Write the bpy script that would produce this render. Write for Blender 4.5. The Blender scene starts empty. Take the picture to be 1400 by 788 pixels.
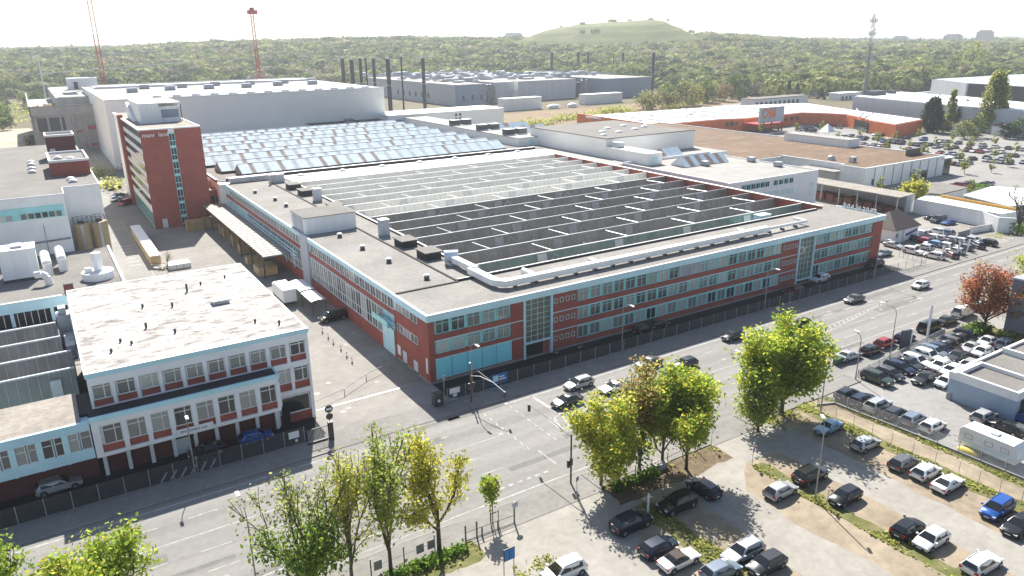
# Aerial view of a brick factory beside a wide road, built in metres: x runs along the road, y away from the camera, z up.
import bpy, math, random
from math import sin, cos, pi, radians, sqrt, atan2, hypot
import numpy as np
from mathutils import Vector, Matrix
S = bpy.context.scene
COL = S.collection
rnd = random.Random(7)

# ---------------------------------------------------------------- materials
MATS = {}
def _nodes(name):
    m = bpy.data.materials.new(name); m.use_nodes = True
    nt = m.node_tree; nt.nodes.clear()
    out = nt.nodes.new('ShaderNodeOutputMaterial'); b = nt.nodes.new('ShaderNodeBsdfPrincipled')
    nt.links.new(b.outputs[0], out.inputs[0])
    return m, nt, b, out
def _noise(nt, scale, detail=4, rough=.6, stretch=None):
    g = nt.nodes.new('ShaderNodeNewGeometry'); n = nt.nodes.new('ShaderNodeTexNoise')
    n.inputs['Scale'].default_value = scale; n.inputs['Detail'].default_value = detail; n.inputs['Roughness'].default_value = rough
    src = g.outputs['Position']
    if stretch:
        mp = nt.nodes.new('ShaderNodeMapping'); mp.inputs['Scale'].default_value = stretch
        nt.links.new(src, mp.inputs[0]); src = mp.outputs[0]
    nt.links.new(src, n.inputs['Vector'])
    return n.outputs['Fac']
def _ramp(nt, fac, stops):
    r = nt.nodes.new('ShaderNodeValToRGB'); e = r.color_ramp.elements
    while len(e) < len(stops): e.new(.5)
    for i, (p, c) in enumerate(stops):
        e[i].position = p; e[i].color = (*c, 1)
    nt.links.new(fac, r.inputs[0]); return r.outputs[0]
def _mix(nt, fac, a, b, mode='MIX'):
    x = nt.nodes.new('ShaderNodeMix'); x.data_type = 'RGBA'; x.blend_type = mode
    for s, k in ((fac, 0), (a, 6), (b, 7)):
        if isinstance(s, (int, float)): x.inputs[k].default_value = s
        elif isinstance(s, tuple): x.inputs[k].default_value = (*s, 1)
        else: nt.links.new(s, x.inputs[k])
    return x.outputs[2]
def mul(c, k): return tuple(min(1, v * k) for v in c)
def mat(name, c, rough=.7, var=.25, scale=.6, metal=0., c2=None, fine=0., stretch=None, spec=None, coat=0):
    """plain surface whose own colour wanders a little (dirt, wear)"""
    if name in MATS: return MATS[name]
    m, nt, b, out = _nodes(name)
    lo = c2 if c2 else mul(c, 1 - var); hi = c if c2 else mul(c, 1 + var * .5)
    col = _ramp(nt, _noise(nt, scale, 5, .65, stretch), [(.32, lo), (.68, hi)])
    if fine:
        f = _ramp(nt, _noise(nt, scale * 14, 3), [(.3, (1 - fine,) * 3), (.7, (1 + fine * .3,) * 3)])
        col = _mix(nt, 1., col, f, 'MULTIPLY')
    nt.links.new(col, b.inputs['Base Color'])
    b.inputs['Roughness'].default_value = rough; b.inputs['Metallic'].default_value = metal
    if spec is not None: b.inputs['Specular IOR Level'].default_value = spec
    b.inputs['Coat Weight'].default_value = coat
    MATS[name] = m; return m
def patchy(name, stops, scale, scale2=None, amt=.35, rough=.9, stretch=None, stops2=None):
    """ground / roof sheet: coloured patches, plus a second finer set of stains"""
    m, nt, b, out = _nodes(name)
    col = _ramp(nt, _noise(nt, scale, 8, .62, stretch), stops)
    if scale2:
        f = _ramp(nt, _noise(nt, scale2, 6, .7), stops2 or [(.35, (1 - amt,) * 3), (.65, (1.,) * 3)])
        col = _mix(nt, 1., col, f, 'MULTIPLY')
    nt.links.new(col, b.inputs['Base Color']); b.inputs['Roughness'].default_value = rough
    b.inputs['Specular IOR Level'].default_value = .2
    MATS[name] = m; return m
def brick(name, c1, c2, mortar):
    m, nt, b, out = _nodes(name)
    g = nt.nodes.new('ShaderNodeNewGeometry'); sp = nt.nodes.new('ShaderNodeSeparateXYZ'); cb = nt.nodes.new('ShaderNodeCombineXYZ')
    ad = nt.nodes.new('ShaderNodeMath'); ad.operation = 'ADD'
    nt.links.new(g.outputs['Position'], sp.inputs[0]); nt.links.new(sp.outputs[0], ad.inputs[0]); nt.links.new(sp.outputs[1], ad.inputs[1])
    nt.links.new(ad.outputs[0], cb.inputs[0]); nt.links.new(sp.outputs[2], cb.inputs[1])
    t = nt.nodes.new('ShaderNodeTexBrick'); t.inputs['Scale'].default_value = 1
    t.inputs['Brick Width'].default_value = .25; t.inputs['Row Height'].default_value = .083; t.inputs['Mortar Size'].default_value = .008
    t.inputs['Color1'].default_value = (*c1, 1); t.inputs['Color2'].default_value = (*c2, 1); t.inputs['Mortar'].default_value = (*mortar, 1)
    nt.links.new(cb.outputs[0], t.inputs['Vector'])
    f = _ramp(nt, _noise(nt, .35, 6, .7), [(.3, (.75,) * 3), (.7, (1.1,) * 3)])
    nt.links.new(_mix(nt, 1., t.outputs['Color'], f, 'MULTIPLY'), b.inputs['Base Color']); b.inputs['Roughness'].default_value = .85
    MATS[name] = m; return m
def glass(name, c=(.02, .025, .03), rough=.06, blind=(.25, .24, .22), share=.3):
    """window glass: dark rooms behind, in some panes a pale blind (a look of its own per pane)"""
    m, nt, b, out = _nodes(name)
    oi = nt.nodes.new('ShaderNodeObjectInfo')
    col = _ramp(nt, oi.outputs['Random'], [(0, c), (max(.01, 1 - share - .12), mul(c, 2.2)), (1 - share, mul(blind, .4)), (1, blind)])
    nt.links.new(col, b.inputs['Base Color']); b.inputs['Roughness'].default_value = rough; b.inputs['Specular IOR Level'].default_value = .6
    MATS[name] = m; return m
def paint(name='car_paint', metal=.25, rough=.28):
    m, nt, b, out = _nodes(name)
    oi = nt.nodes.new('ShaderNodeObjectInfo')
    d = _ramp(nt, _noise(nt, 1.4, 4), [(.35, (.86,) * 3), (.65, (1.,) * 3)])
    nt.links.new(_mix(nt, 1., oi.outputs['Color'], d, 'MULTIPLY'), b.inputs['Base Color'])
    b.inputs['Metallic'].default_value = metal; b.inputs['Roughness'].default_value = rough; b.inputs['Coat Weight'].default_value = .6; b.inputs['Coat Roughness'].default_value = .05
    MATS[name] = m; return m
def leafmat(name, cols, trans=.66):
    m, nt, b, out = _nodes(name)
    g = nt.nodes.new('ShaderNodeNewGeometry')
    n = len(cols)
    col = _ramp(nt, g.outputs['Random Per Island'], [(i / max(1, n - 1), c) for i, c in enumerate(cols)])
    v = _ramp(nt, _noise(nt, .7, 3), [(.35, (.72,) * 3), (.65, (1.1,) * 3)])
    col = _mix(nt, 1., col, v, 'MULTIPLY')
    nt.links.new(col, b.inputs['Base Color']); b.inputs['Roughness'].default_value = .6; b.inputs['Specular IOR Level'].default_value = .25
    tr = nt.nodes.new('ShaderNodeBsdfTranslucent'); nt.links.new(col, tr.inputs['Color'])
    mx = nt.nodes.new('ShaderNodeMixShader'); mx.inputs[0].default_value = trans
    nt.links.new(b.outputs[0], mx.inputs[1]); nt.links.new(tr.outputs[0], mx.inputs[2]); nt.links.new(mx.outputs[0], out.inputs[0])
    MATS[name] = m; return m
def M(n): return MATS[n]

# ---------------------------------------------------------------- geometry
class MB:
    def __init__(s): s.v = []; s.f = []; s.m = []
    def pt(s, *p): s.v.append(p); return len(s.v) - 1
    def face(s, pts, mi=0):
        i = len(s.v); s.v += [tuple(p) for p in pts]; s.f.append(tuple(range(i, i + len(pts)))); s.m.append(mi); return s
    def box(s, x0, y0, z0, x1, y1, z1, mi=0, top=None, skip=''):
        x0, x1 = min(x0, x1), max(x0, x1); y0, y1 = min(y0, y1), max(y0, y1); z0, z1 = min(z0, z1), max(z0, z1)
        i = len(s.v)
        s.v += [(x0, y0, z0), (x1, y0, z0), (x1, y1, z0), (x0, y1, z0), (x0, y0, z1), (x1, y0, z1), (x1, y1, z1), (x0, y1, z1)]
        for k, q in (('b', (0, 3, 2, 1)), ('t', (4, 5, 6, 7)), ('s', (0, 1, 5, 4)), ('e', (1, 2, 6, 5)), ('n', (2, 3, 7, 6)), ('w', (3, 0, 4, 7))):
            if k in skip: continue
            s.f.append(tuple(i + j for j in q)); s.m.append(top if (k == 't' and top is not None) else mi)
        return s
    def prism(s, poly, z0, z1, mi=0, top=None):
        n = len(poly); i = len(s.v)
        a = sum(poly[k][0] * poly[(k + 1) % n][1] - poly[(k + 1) % n][0] * poly[k][1] for k in range(n))
        if a < 0: poly = poly[::-1]
        s.v += [(x, y, z0) for x, y in poly] + [(x, y, z1) for x, y in poly]
        s.f.append(tuple(i + n + k for k in range(n))); s.m.append(mi if top is None else top)
        s.f.append(tuple(i + k for k in reversed(range(n)))); s.m.append(mi)
        for k in range(n):
            l = (k + 1) % n; s.f.append((i + k, i + l, i + n + l, i + n + k)); s.m.append(mi)
        return s
    def tube(s, p, q, r0, r1=None, n=6, mi=0, cap=True):
        r1 = r0 if r1 is None else r1
        p = Vector(p); q = Vector(q); d = q - p
        if d.length < 1e-6: return s
        d.normalize(); u = d.orthogonal().normalized(); w = d.cross(u); i = len(s.v)
        for c, r in ((p, r0), (q, r1)):
            for k in range(n):
                a = 2 * pi * k / n; s.v.append(tuple(c + u * (r * cos(a)) + w * (r * sin(a))))
        for k in range(n):
            l = (k + 1) % n; s.f.append((i + k, i + l, i + n + l, i + n + k)); s.m.append(mi)
        if cap:
            s.f.append(tuple(i + n + k for k in range(n))); s.m.append(mi)
            s.f.append(tuple(i + k for k in reversed(range(n)))); s.m.append(mi)
        return s
    def path(s, pts, r, n=6, mi=0):
        for a, b in zip(pts, pts[1:]): s.tube(a, b, r, r, n, mi)
        return s
    def cyl(s, x, y, z0, z1, r0, r1=None, n=16, mi=0, top=None):
        s.tube((x, y, z0), (x, y, z1), r0, r1, n, mi)
        if top is not None: s.m[-2] = top
        return s
    def dome(s, x, y, z, rx, ry, h, n=10, k=3, mi=0):
        i = len(s.v)
        for a in range(k):
            t = a / k * pi / 2
            for b in range(n):
                ph = 2 * pi * b / n; s.v.append((x + rx * cos(t) * cos(ph), y + ry * cos(t) * sin(ph), z + h * sin(t)))
        top = s.pt(x, y, z + h)
        for a in range(k - 1):
            for b in range(n):
                c = (b + 1) % n; s.f.append((i + a * n + b, i + a * n + c, i + (a + 1) * n + c, i + (a + 1) * n + b)); s.m.append(mi)
        for b in range(n): s.f.append((i + (k - 1) * n + b, i + (k - 1) * n + (b + 1) % n, top)); s.m.append(mi)
        return s
    def build(s, name, mats, parent=None, smooth=False, angle=40, loc=None):
        if isinstance(mats, (str, bpy.types.Material)): mats = [mats]
        mats = [M(x) if isinstance(x, str) else x for x in mats]
        me = bpy.data.meshes.new(name)
        off = Vector(loc) if loc is not None else (Vector(wl(parent)) if parent is not None else Vector((0, 0, 0)))
        vs = s.v if off.length == 0 else [(v[0] - off.x, v[1] - off.y, v[2] - off.z) for v in s.v]
        me.from_pydata(vs, [], s.f)
        for m in mats: me.materials.append(m)
        if len(mats) > 1: me.polygons.foreach_set('material_index', s.m)
        if smooth:
            me.polygons.foreach_set('use_smooth', [True] * len(me.polygons)); me.set_sharp_from_angle(angle=radians(angle))
        o = bpy.data.objects.new(name, me); COL.objects.link(o)
        if loc is not None: o.location = loc
        if parent is not None: o.parent = parent
        return o
def wl(o):
    p = Vector((0, 0, 0))
    while o is not None: p += o.location; o = o.parent
    return p
def tag(o, label=None, cat=None, group=None, kind=None):
    if label: o['label'] = label
    if cat: o['category'] = cat
    if group: o['group'] = group
    if kind: o['kind'] = kind
    return o
def thing(name, label, cat, loc=(0, 0, 0), group=None, rz=0):
    o = bpy.data.objects.new(name, None); COL.objects.link(o); o.empty_display_size = .3
    o.location = loc; o.rotation_euler.z = rz
    return tag(o, label, cat, group)
def struct(o): return tag(o, kind='structure')
def dup(root, loc, rz=0, label=None, group=None, color=None, sc=None):
    def cp(o, par):
        c = o.copy(); COL.objects.link(c)
        if par is not None: c.parent = par
        for ch in KIDS.get(o.as_pointer(), ()): cp(ch, c)
        return c
    c = cp(root, None); c.location = loc; c.rotation_euler.z = rz
    if sc: c.scale = sc
    if label: c['label'] = label
    if group: c['group'] = group
    return c
KIDS = {}
def index_kids(root):
    """children lists looked up once, so copying needs no scan of the scene"""
    for o in [root] + list(root.children_recursive): KIDS[o.as_pointer()] = list(o.children)
def put(o, mesh_obj): ...
def inst(src, parent, loc, rz=0, name=None):
    """another part sharing a part's mesh"""
    o = bpy.data.objects.new(name or src.name.split('.')[0], src.data); COL.objects.link(o)
    o.parent = parent; o.location = Vector(loc) - Vector(wl(parent)); o.rotation_euler.z = rz
    return o
def text(name, body, size, m, parent, loc, rot, depth=.03, mirror=False, bold=0.):
    """lettering as a mesh"""
    cu = bpy.data.curves.new('t', 'FONT'); cu.body = body; cu.size = size; cu.extrude = depth; cu.offset = bold; cu.resolution_u = 2
    o = bpy.data.objects.new('t', cu); COL.objects.link(o)
    dg = bpy.context.evaluated_depsgraph_get(); me = bpy.data.meshes.new_from_object(o.evaluated_get(dg))
    bpy.data.objects.remove(o); bpy.data.curves.remove(cu)
    me.materials.clear(); me.materials.append(M(m))
    q = bpy.data.objects.new(name, me); COL.objects.link(q)
    if parent is not None: q.parent = parent; q.location = Vector(loc) - Vector(wl(parent))
    else: q.location = loc
    q.rotation_euler = rot
    return q

# ---------------------------------------------------------------- camera, light, air
cam = bpy.data.cameras.new('camera'); co = bpy.data.objects.new('camera', cam); COL.objects.link(co); S.camera = co
PITCH, ROLL, YAW = .320691, -.0144734, .559934
F = Vector((sin(YAW) * cos(PITCH), cos(YAW) * cos(PITCH), -sin(PITCH))); R0 = Vector((cos(YAW), -sin(YAW), 0)); U0 = R0.cross(F)
R = R0 * cos(ROLL) + U0 * sin(ROLL); U = -R0 * sin(ROLL) + U0 * cos(ROLL)
co.matrix_world = Matrix(((R.x, U.x, -F.x, 0), (R.y, U.y, -F.y, 0), (R.z, U.z, -F.z, 48), (0, 0, 0, 1)))
cam.sensor_width = 36; cam.lens = 1020.82 / 1400 * 36; cam.clip_end = 20000; cam.clip_start = 1
SUN_EL, SUN_AZ = radians(44.5), radians(21.0)     # azimuth measured from +y towards +x
sd = Vector((sin(SUN_AZ) * cos(SUN_EL), cos(SUN_AZ) * cos(SUN_EL), sin(SUN_EL)))
sl = bpy.data.lights.new('sun', 'SUN'); sl.energy = 5.0; sl.angle = radians(.5); sl.color = (1, .95, .86)
so = bpy.data.objects.new('sun', sl); COL.objects.link(so); so.rotation_euler = sd.to_track_quat('Z', 'Y').to_euler(); so.location = (0, 0, 300)
w = bpy.data.worlds.new('World'); S.world = w; w.use_nodes = True
nt = w.node_tree; bg = nt.nodes['Background']; sky = nt.nodes.new('ShaderNodeTexSky'); sky.sky_type = 'NISHITA'; sky.sun_disc = False
sky.sun_elevation = SUN_EL; sky.sun_rotation = SUN_AZ; sky.air_density = 1.; sky.dust_density = 1.2; sky.altitude = 100
nt.links.new(sky.outputs[0], bg.inputs[0]); bg.inputs[1].default_value = .074
S.view_settings.view_transform = 'Standard'; S.view_settings.look = 'None'; S.view_settings.exposure = 1.12; S.view_settings.gamma = 1; S.view_settings.use_curve_mapping = False
S.render.engine = 'CYCLES'; c = S.cycles
c.use_denoising = True; c.max_bounces = 5; c.diffuse_bounces = 3; c.glossy_bounces = 2; c.transmission_bounces = 2; c.volume_bounces = 0; c.transparent_max_bounces = 4
c.caustics_reflective = False; c.caustics_refractive = False; c.sample_clamp_indirect = 6
# ---------------------------------------------------------------- surfaces
brick('brick_red', (.34, .075, .052), (.40, .095, .062), (.28, .12, .10))
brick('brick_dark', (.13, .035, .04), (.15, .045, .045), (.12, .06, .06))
mat('fascia_blue', (.56, .82, .88), .5, .12, .3)
mat('white_trim', (.78, .78, .77), .5, .1, .8)
mat('teal_frame', (.36, .74, .74), .5, .15, .5)
mat('teal_panel', (.27, .80, .90), .5, .12, .3, stretch=(1, 1, .2))
mat('brown_glaze', (.16, .145, .10), .25, .35, .8)
glass('office_glass', (.025, .028, .03), blind=(.50, .51, .47), share=.55)
glass('dark_glass', (.012, .015, .018), share=.1)
glass('tower_glass', (.02, .03, .035), share=.15)
patchy('gravel_roof', [(.3, (.225, .213, .197)), (.5, (.265, .252, .235)), (.7, (.31, .297, .276))], .12, 1.6, .22)
patchy('felt_roof', [(.3, (.175, .165, .155)), (.7, (.235, .225, .21))], .15, 2., .2)
mat('tar', (.03, .03, .032), .85, .3)
mat('plinth_grey', (.30, .29, .28), .8, .2)
mat('zinc', (.45, .47, .50), .45, .2, .7, metal=.4)
mat('duct_white', (.80, .80, .79), .4, .1, .5)
mat('cream_metal', (.90, .87, .81), .6, .05, .1)
mat('white_metal', (.80, .81, .81), .45, .1, .25, stretch=(5, 5, .15))
mat('grey_metal', (.46, .48, .52), .5, .12, .2, stretch=(4, 4, .1))
mat('blue_grey_metal', (.22, .28, .36), .5, .12, .2, stretch=(4, 4, .1))
mat('concrete', (.40, .39, .37), .85, .22, .3)
mat('dark_metal', (.045, .05, .055), .5, .3)
mat('steel', (.33, .34, .35), .4, .2, metal=.5)
mat('black_rubber', (.02, .02, .022), .8, .2)
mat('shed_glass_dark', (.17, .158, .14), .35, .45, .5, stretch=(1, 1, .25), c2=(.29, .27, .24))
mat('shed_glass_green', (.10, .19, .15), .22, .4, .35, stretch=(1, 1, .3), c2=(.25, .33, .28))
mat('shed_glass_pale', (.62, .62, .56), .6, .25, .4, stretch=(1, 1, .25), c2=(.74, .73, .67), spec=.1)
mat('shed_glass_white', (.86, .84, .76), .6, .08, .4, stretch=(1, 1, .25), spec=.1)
mat('shed_panel', (.36, .35, .35), .6, .2)
mat('shed_panel_pale', (.62, .62, .60), .6, .15)
mat('shed_roof', (.27, .262, .25), .8, .25, .4); mat('shed_roof_bounce', (.52, .51, .48), .8, .12, .4)  # far slopes, unseen, whitened to bounce sun onto the next glazing row
mat('sky_reflect_glazing', (.45, .55, .63), .9, .18, .5, spec=0)  # sky reflection put into a matte pale blue glazing colour
mat('sky_panel_brown', (.30, .245, .225), .9, .3, spec=0)
mat('sky_panel_grey', (.40, .43, .45), .9, .2, spec=0)
mat('door_white', (.62, .66, .68), .5, .1)
mat('lilac_metal', (.55, .63, .72), .4, .1, .5)
mat('letter_white', (.85, .85, .85), .5, .05)
mat('letter_blue', (.03, .05, .20), .5, .05)

WCACHE = {}
def win_mesh(w, h, mull, trans, fm, gm, t=.09, d=.14):
    key = (round(w, 2), round(h, 2), tuple(mull), tuple(trans), fm, gm, t, d)
    if key in WCACHE: return WCACHE[key]
    f = MB(); x0, x1 = -w / 2, w / 2
    f.box(x0, 0, 0, x0 + t, d, h); f.box(x1 - t, 0, 0, x1, d, h); f.box(x0 + t, 0, 0, x1 - t, d, t); f.box(x0 + t, 0, h - t, x1 - t, d, h)
    for a in mull: f.box(x0 + a * w - t / 2, .01, t, x0 + a * w + t / 2, d, h - t)
    xs = [x0 + t] + [x0 + a * w for a in mull] + [x1 - t]
    for b in trans:
        for a0, a1 in zip(xs, xs[1:]): f.box(a0 + t / 2, .02, b * h - t / 2, a1 - t / 2, d, b * h + t / 2)
    p = MB(); p.face([(x0 + .02, d - .03, .02), (x1 - .02, d - .03, .02), (x1 - .02, d - .03, h - .02), (x0 + .02, d - .03, h - .02)])
    fo = f.build('window', fm); po = p.build('pane', gm); r = (fo.data, po.data)
    bpy.data.objects.remove(fo); bpy.data.objects.remove(po); WCACHE[key] = r; return r
def window(parent, x, y, z, w, h, rz=0, mull=(.5,), trans=(), fm='teal_frame', gm='office_glass', t=.09, name='window', d=.14):
    fd, pd = win_mesh(w, h, mull, trans, fm, gm, t, d)
    o = bpy.data.objects.new(name, fd); COL.objects.link(o); o.parent = parent; o.location = Vector((x, y, z)) - Vector(wl(parent)); o.rotation_euler.z = rz
    p = bpy.data.objects.new('pane', pd); COL.objects.link(p); p.parent = o
    return o
def split(a, b, n): return [(a + (b - a) * (i + .5) / n) for i in range(n)]
LEFT = -pi / 2

# ================================================================ front wing (three storeys along the road)
X0, X1, Y0, Y1, ZR = 42.7, 152.4, 91.0, 102.7, 10.9
fw = thing('brick_wing', 'long three storey red brick factory wing with light blue roof edge facing the road', 'factory building', (X0, Y0, 0))
m = MB()
m.box(X0 + .35, Y0 + .35, 0, X1 - .35, Y1, 9.9)                       # core behind the openings
def bands(x0, x1, zs):
    for z0, z1 in zs: m.box(x0, Y0, z0, x1, Y0 + .33, z1)
bands(X0, 43.7, [(0, 9.9)]); bands(43.7, 56.8, [(0, .5), (3.9, 4.6), (6.75, 7.6)])
bands(56.8, 59.0, [(0, 9.9)]); bands(64.5, 69.5, [(0, 9.9)]); bands(69.5, 119.5, [(0, 1.15), (3.5, 4.5), (6.75, 7.6)])
bands(119.5, 124.3, [(0, 9.9)]); bands(129.4, 149.0, [(0, 1.15), (3.55, 4.5), (6.75, 7.6)]); bands(149.0, X1, [(0, 9.9)])
for z0, z1 in ((0, 4.8), (6.3, 8.2), (9.7, 9.9)): m.box(X0, 91.33, z0, X0 + .33, 102.6, z1)
for z0, z1 in ((4.8, 6.3), (8.2, 9.7)):
    m.box(X0, 91.33, z0, X0 + .33, 94.6, z1)
m.box(X1 - .33, 91.33, 0, X1, Y1, 9.9); m.box(X0 + .35, Y1, 0, X1 - .35, Y1 + .3, 9.9)
m.build('wall', 'brick_red', fw)
m = MB(); m.box(X0 - .05, Y0 - .06, 0, X1 + .05, Y0, .35); m.box(X0 - .06, Y0, 0, X0, 102.6, .35); m.build('plinth', 'plinth_grey', fw)
m = MB()
for x0, x1 in ((43.7, 56.8), (69.5, 119.5), (129.4, 149.0)):
    for z in ((7.6, 9.9), (4.5, 6.75)) + (() if x0 < 50 else ((1.15, 3.5),)): m.box(x0, Y0 + .2, z[0], x1, Y0 + .345, z[1])
for z0, z1 in ((4.8, 6.3), (8.2, 9.7)): m.box(X0 + .2, 94.6, z0, X0 + .345, 102.6, z1)
m.build('window_band', 'teal_frame', fw)
m = MB()
for x0, x1 in ((43.6, 59.0), (64.5, 124.3), (129.4, 149.1)):
    m.box(x0, Y0 - .07, 6.62, x1, Y0 - .003, 6.75); m.box(x0, Y0 - .07, 3.45 if x0 > 50 else 3.78, x1, Y0 - .003, 3.58 if x0 > 50 else 3.9)
m.build('string_course', 'fascia_blue', fw)
m = MB()
m.box(X0 - .3, Y0 - .35, 9.9, X1 + .3, Y0 + .1, ZR, 0); m.box(X0 - .3, Y0 + .1, 9.9, X0 + .1, Y1, ZR, 0); m.box(X1 - .1, Y0 + .1, 9.9, X1 + .3, Y1 + .3, ZR, 0)
m.box(X0 - .36, Y0 - .41, ZR, X1 + .36, Y0 - .02, ZR + .09, 1); m.box(X0 - .36, Y0 - .02, ZR, X0 + .02, Y1, ZR + .09, 1); m.box(X1 - .02, Y0 - .02, ZR, X1 + .36, Y1 + .3, ZR + .09, 1)
m.build('fascia', ['fascia_blue', 'white_trim'], fw)
m = MB(); m.box(X0 + .1, Y0 + .1, 9.9, X1 - .1, Y1, 10.82); m.build('roof', 'gravel_roof', fw)
m = MB(); m.box(54, Y1 - .05, 10.82, X1 - 7, Y1 + .35, 11.15, 0); m.box(54, Y1 + .1, 11.15, X1 - 7, Y1 + .38, 11.22, 1); m.box(X0 + .2, 102.3, 10.82, 54, 102.75, 10.98, 0)
m.build('parapet', ['tar', 'white_trim'], fw)
for z, h in ((7.68, 2.1), (4.6, 1.98)):
    for x in split(43.75, 56.75, 5): window(fw, x, Y0 + .05, z, 2.25, h, trans=(.74,))
for z, h in ((7.68, 2.1), (4.6, 1.98), (1.25, 2.0)):
    for i, x in enumerate(split(69.55, 119.45, 20)):
        if z > 7 and i in (9, 10):
            q = MB().box(x - 1.2, Y0 + .06, z + .1, x + 1.2, Y0 + .2, z + h); tag(q.build('window_panel', 'sky_panel_grey', fw), 'pale grey blanked window panel'); continue
        window(fw, x, Y0 + .05, z, 2.15, h, trans=(.76,) if z > 4 else ())
for z, h in ((7.75, 2.0), (4.6, 1.98), (1.25, 2.1)):
    for x in split(129.5, 148.9, 8): window(fw, x, Y0 + .05, z, 2.1, h, trans=(.76,) if z > 4 else ())
for xa in (65.2, 120.2):
    for z in (8.2, 5.0, 1.8):
        for k in range(4): window(fw, xa + k * 1.16, Y0 - .05, z, .72, .85, mull=(), name='small_window')
for z, ys in ((8.3, 3), (4.9, 3)):
    for y in split(94.7, 102.5, ys): window(fw, X0 + .05, y, z, 2.45, 1.35, LEFT, mull=(.5,), fm='white_trim', gm='office_glass')
for xa, xb, zb in ((59.0, 64.5, 2.75), (124.3, 129.4, 1.2)):            # glazed stairwells
    g = MB(); g.box(xa + .35, Y0 + .12, zb, xb - .35, Y0 + .2, 9.9); o = tag(g.build('stair_glazing', 'brown_glaze', fw), 'tall brown tinted stairwell glazing')
    f = MB()
    for x in (xa, xb - .35): f.box(x, Y0 - .25, 0, x + .35, Y0 + .3, 9.9)
    f.box(xa + .35, Y0 - .15, zb - .3, xb - .35, Y0 + .3, zb)
    f.build('surround', 'fascia_blue', o)
    g = MB()
    for k in range(1, 4): x = xa + .35 + (xb - xa - .7) * k / 4; g.box(x - .05, Y0 + .04, zb, x + .05, Y0 + .13, 9.9)
    for k in range(1, 8): z = zb + (9.9 - zb) * k / 8; g.box(xa + .35, Y0 + .06, z - .035, xb - .35, Y0 + .125, z + .035)
    g.build('glazing_bar', 'teal_frame', o)
    d = MB(); d.box(xa + .5, Y0 + .05, .1, xb - 1.8, Y0 + .2, zb - .35); d.build('entrance_door', 'dark_glass', fw)
g = MB()
for k in range(5): x = 43.85 + k * 2.58; g.box(x + .04, Y0 + .1, .5, x + 2.52, Y0 + .28, 3.7)
g.build('garage_door', 'teal_panel', fw)
g = MB(); g.box(43.7, Y0 - .04, 3.7, 56.8, Y0 + .25, 3.78); g.box(43.7, Y0 - .04, .5, 43.83, Y0 + .25, 3.7); g.box(56.68, Y0 - .04, .5, 56.8, Y0 + .25, 3.7); g.build('door_surround', 'fascia_blue', fw)
for y, h in ((99.7, 2.3), (95.8, 2.1)): MB().box(X0 - .06, y - .75, .1, X0 - .01, y + .75, h).build('side_door', 'door_white', fw)
MB().box(X0 - .12, 91.5, 1.6, X0 - .02, 92.0, 4.0).build('wall_sign', 'letter_white', fw)
tag(MB().box(X0 - .1, 101.2, 1.0, X0 - .02, 102.3, 2.6).build('notice_board', 'letter_white', fw), 'white notice board beside the gate')
# letters standing on the right roof edge, read from the far side
sg = thing('roof_sign', 'white letters standing on the far right edge of the brick wing roof', 'sign', (X1 + .1, 100.9, 11))
for i, ch in enumerate('manroland'):
    text('letter', ch, 1.45, 'letter_white', sg, (X1 + .1, 92.9 + i * .92, 11.15), (pi / 2, 0, pi / 2), .08)
MB().box(X1 + .02, 92.6, 10.99, X1 + .2, 101.4, 11.12).build('rail', 'white_trim', sg)
em = thing('facade_emblem', 'white ring emblem on the right stairwell glazing', 'sign', (125.4, 90.9, 7.4))
q = MB(); n = 20
for k in range(n):
    a, b = 2 * pi * k / n, 2 * pi * (k + 1) / n
    q.tube((125.4 + .75 * cos(a), 90.88, 7.4 + .75 * sin(a)), (125.4 + .75 * cos(b), 90.88, 7.4 + .75 * sin(b)), .12, .12, 5)
q.tube((125.4, 90.88, 7.4), (127.2, 90.88, 7.9), .1, .1, 5); q.build('ring', 'letter_white', em)

# ================================================================ side wing along the yard
sw = thing('yard_wing', 'long brick and glass wing along the yard with grey flat roof and roof vents', 'factory building', (X0, 102.75, 0))
YA, YB = 102.75, 218.5
m = MB(); m.box(X0 + .35, YA, 0, 59, YB, 10.05); m.box(X0, YA, 0, X0 + .33, YB, 2.3); m.box(X0, YA, 7.15, X0 + .33, YB, 8.0); m.box(X0, YA, 10.0, X0 + .33, YB, 10.05)
m.box(X0, 102.75, 2.3, X0 + .33, 103.1, 7.15); m.build('wall', 'brick_red', sw)
m = MB(); m.box(X0 + .2, YA, 2.3, X0 + .345, YB, 7.15); m.box(X0 + .2, YA, 8.0, X0 + .345, YB, 10.0); m.build('window_band', 'fascia_blue', sw)
m = MB(); m.box(X0 - .25, YA, 10.05, X0 + .1, YB, ZR + .02, 0); m.box(X0 - .31, YA, ZR + .02, X0 + .02, YB, ZR + .1, 1); m.build('fascia', ['fascia_blue', 'white_trim'], sw)
m = MB(); m.box(X0 + .1, YA + .05, 10.05, 58.9, YB, 10.8); m.build('roof', 'gravel_roof', sw)
m = MB(); m.box(53.8, 103.4, 10.8, 54.15, YB - 4, 10.98); m.build('roof_seam', 'tar', sw)
m = MB(); m.box(58.75, 102.8, 10.8, 59.2, 208, 11.1, 0); m.box(58.9, 102.8, 11.1, 59.25, 208, 11.17, 1); m.build('parapet', ['tar', 'white_trim'], sw)
nb = 46
ys = [103.2 + 2.42 * (i + .5) for i in range(nb)]
for i, y in enumerate(ys):
    if 145 < y < 149.6: continue
    window(sw, X0 + .05, y, 8.02, 2.28, 1.96, LEFT, mull=(.5,), fm='white_trim', gm='tower_glass' if y < 150 else 'dark_glass', t=.12)
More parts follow.
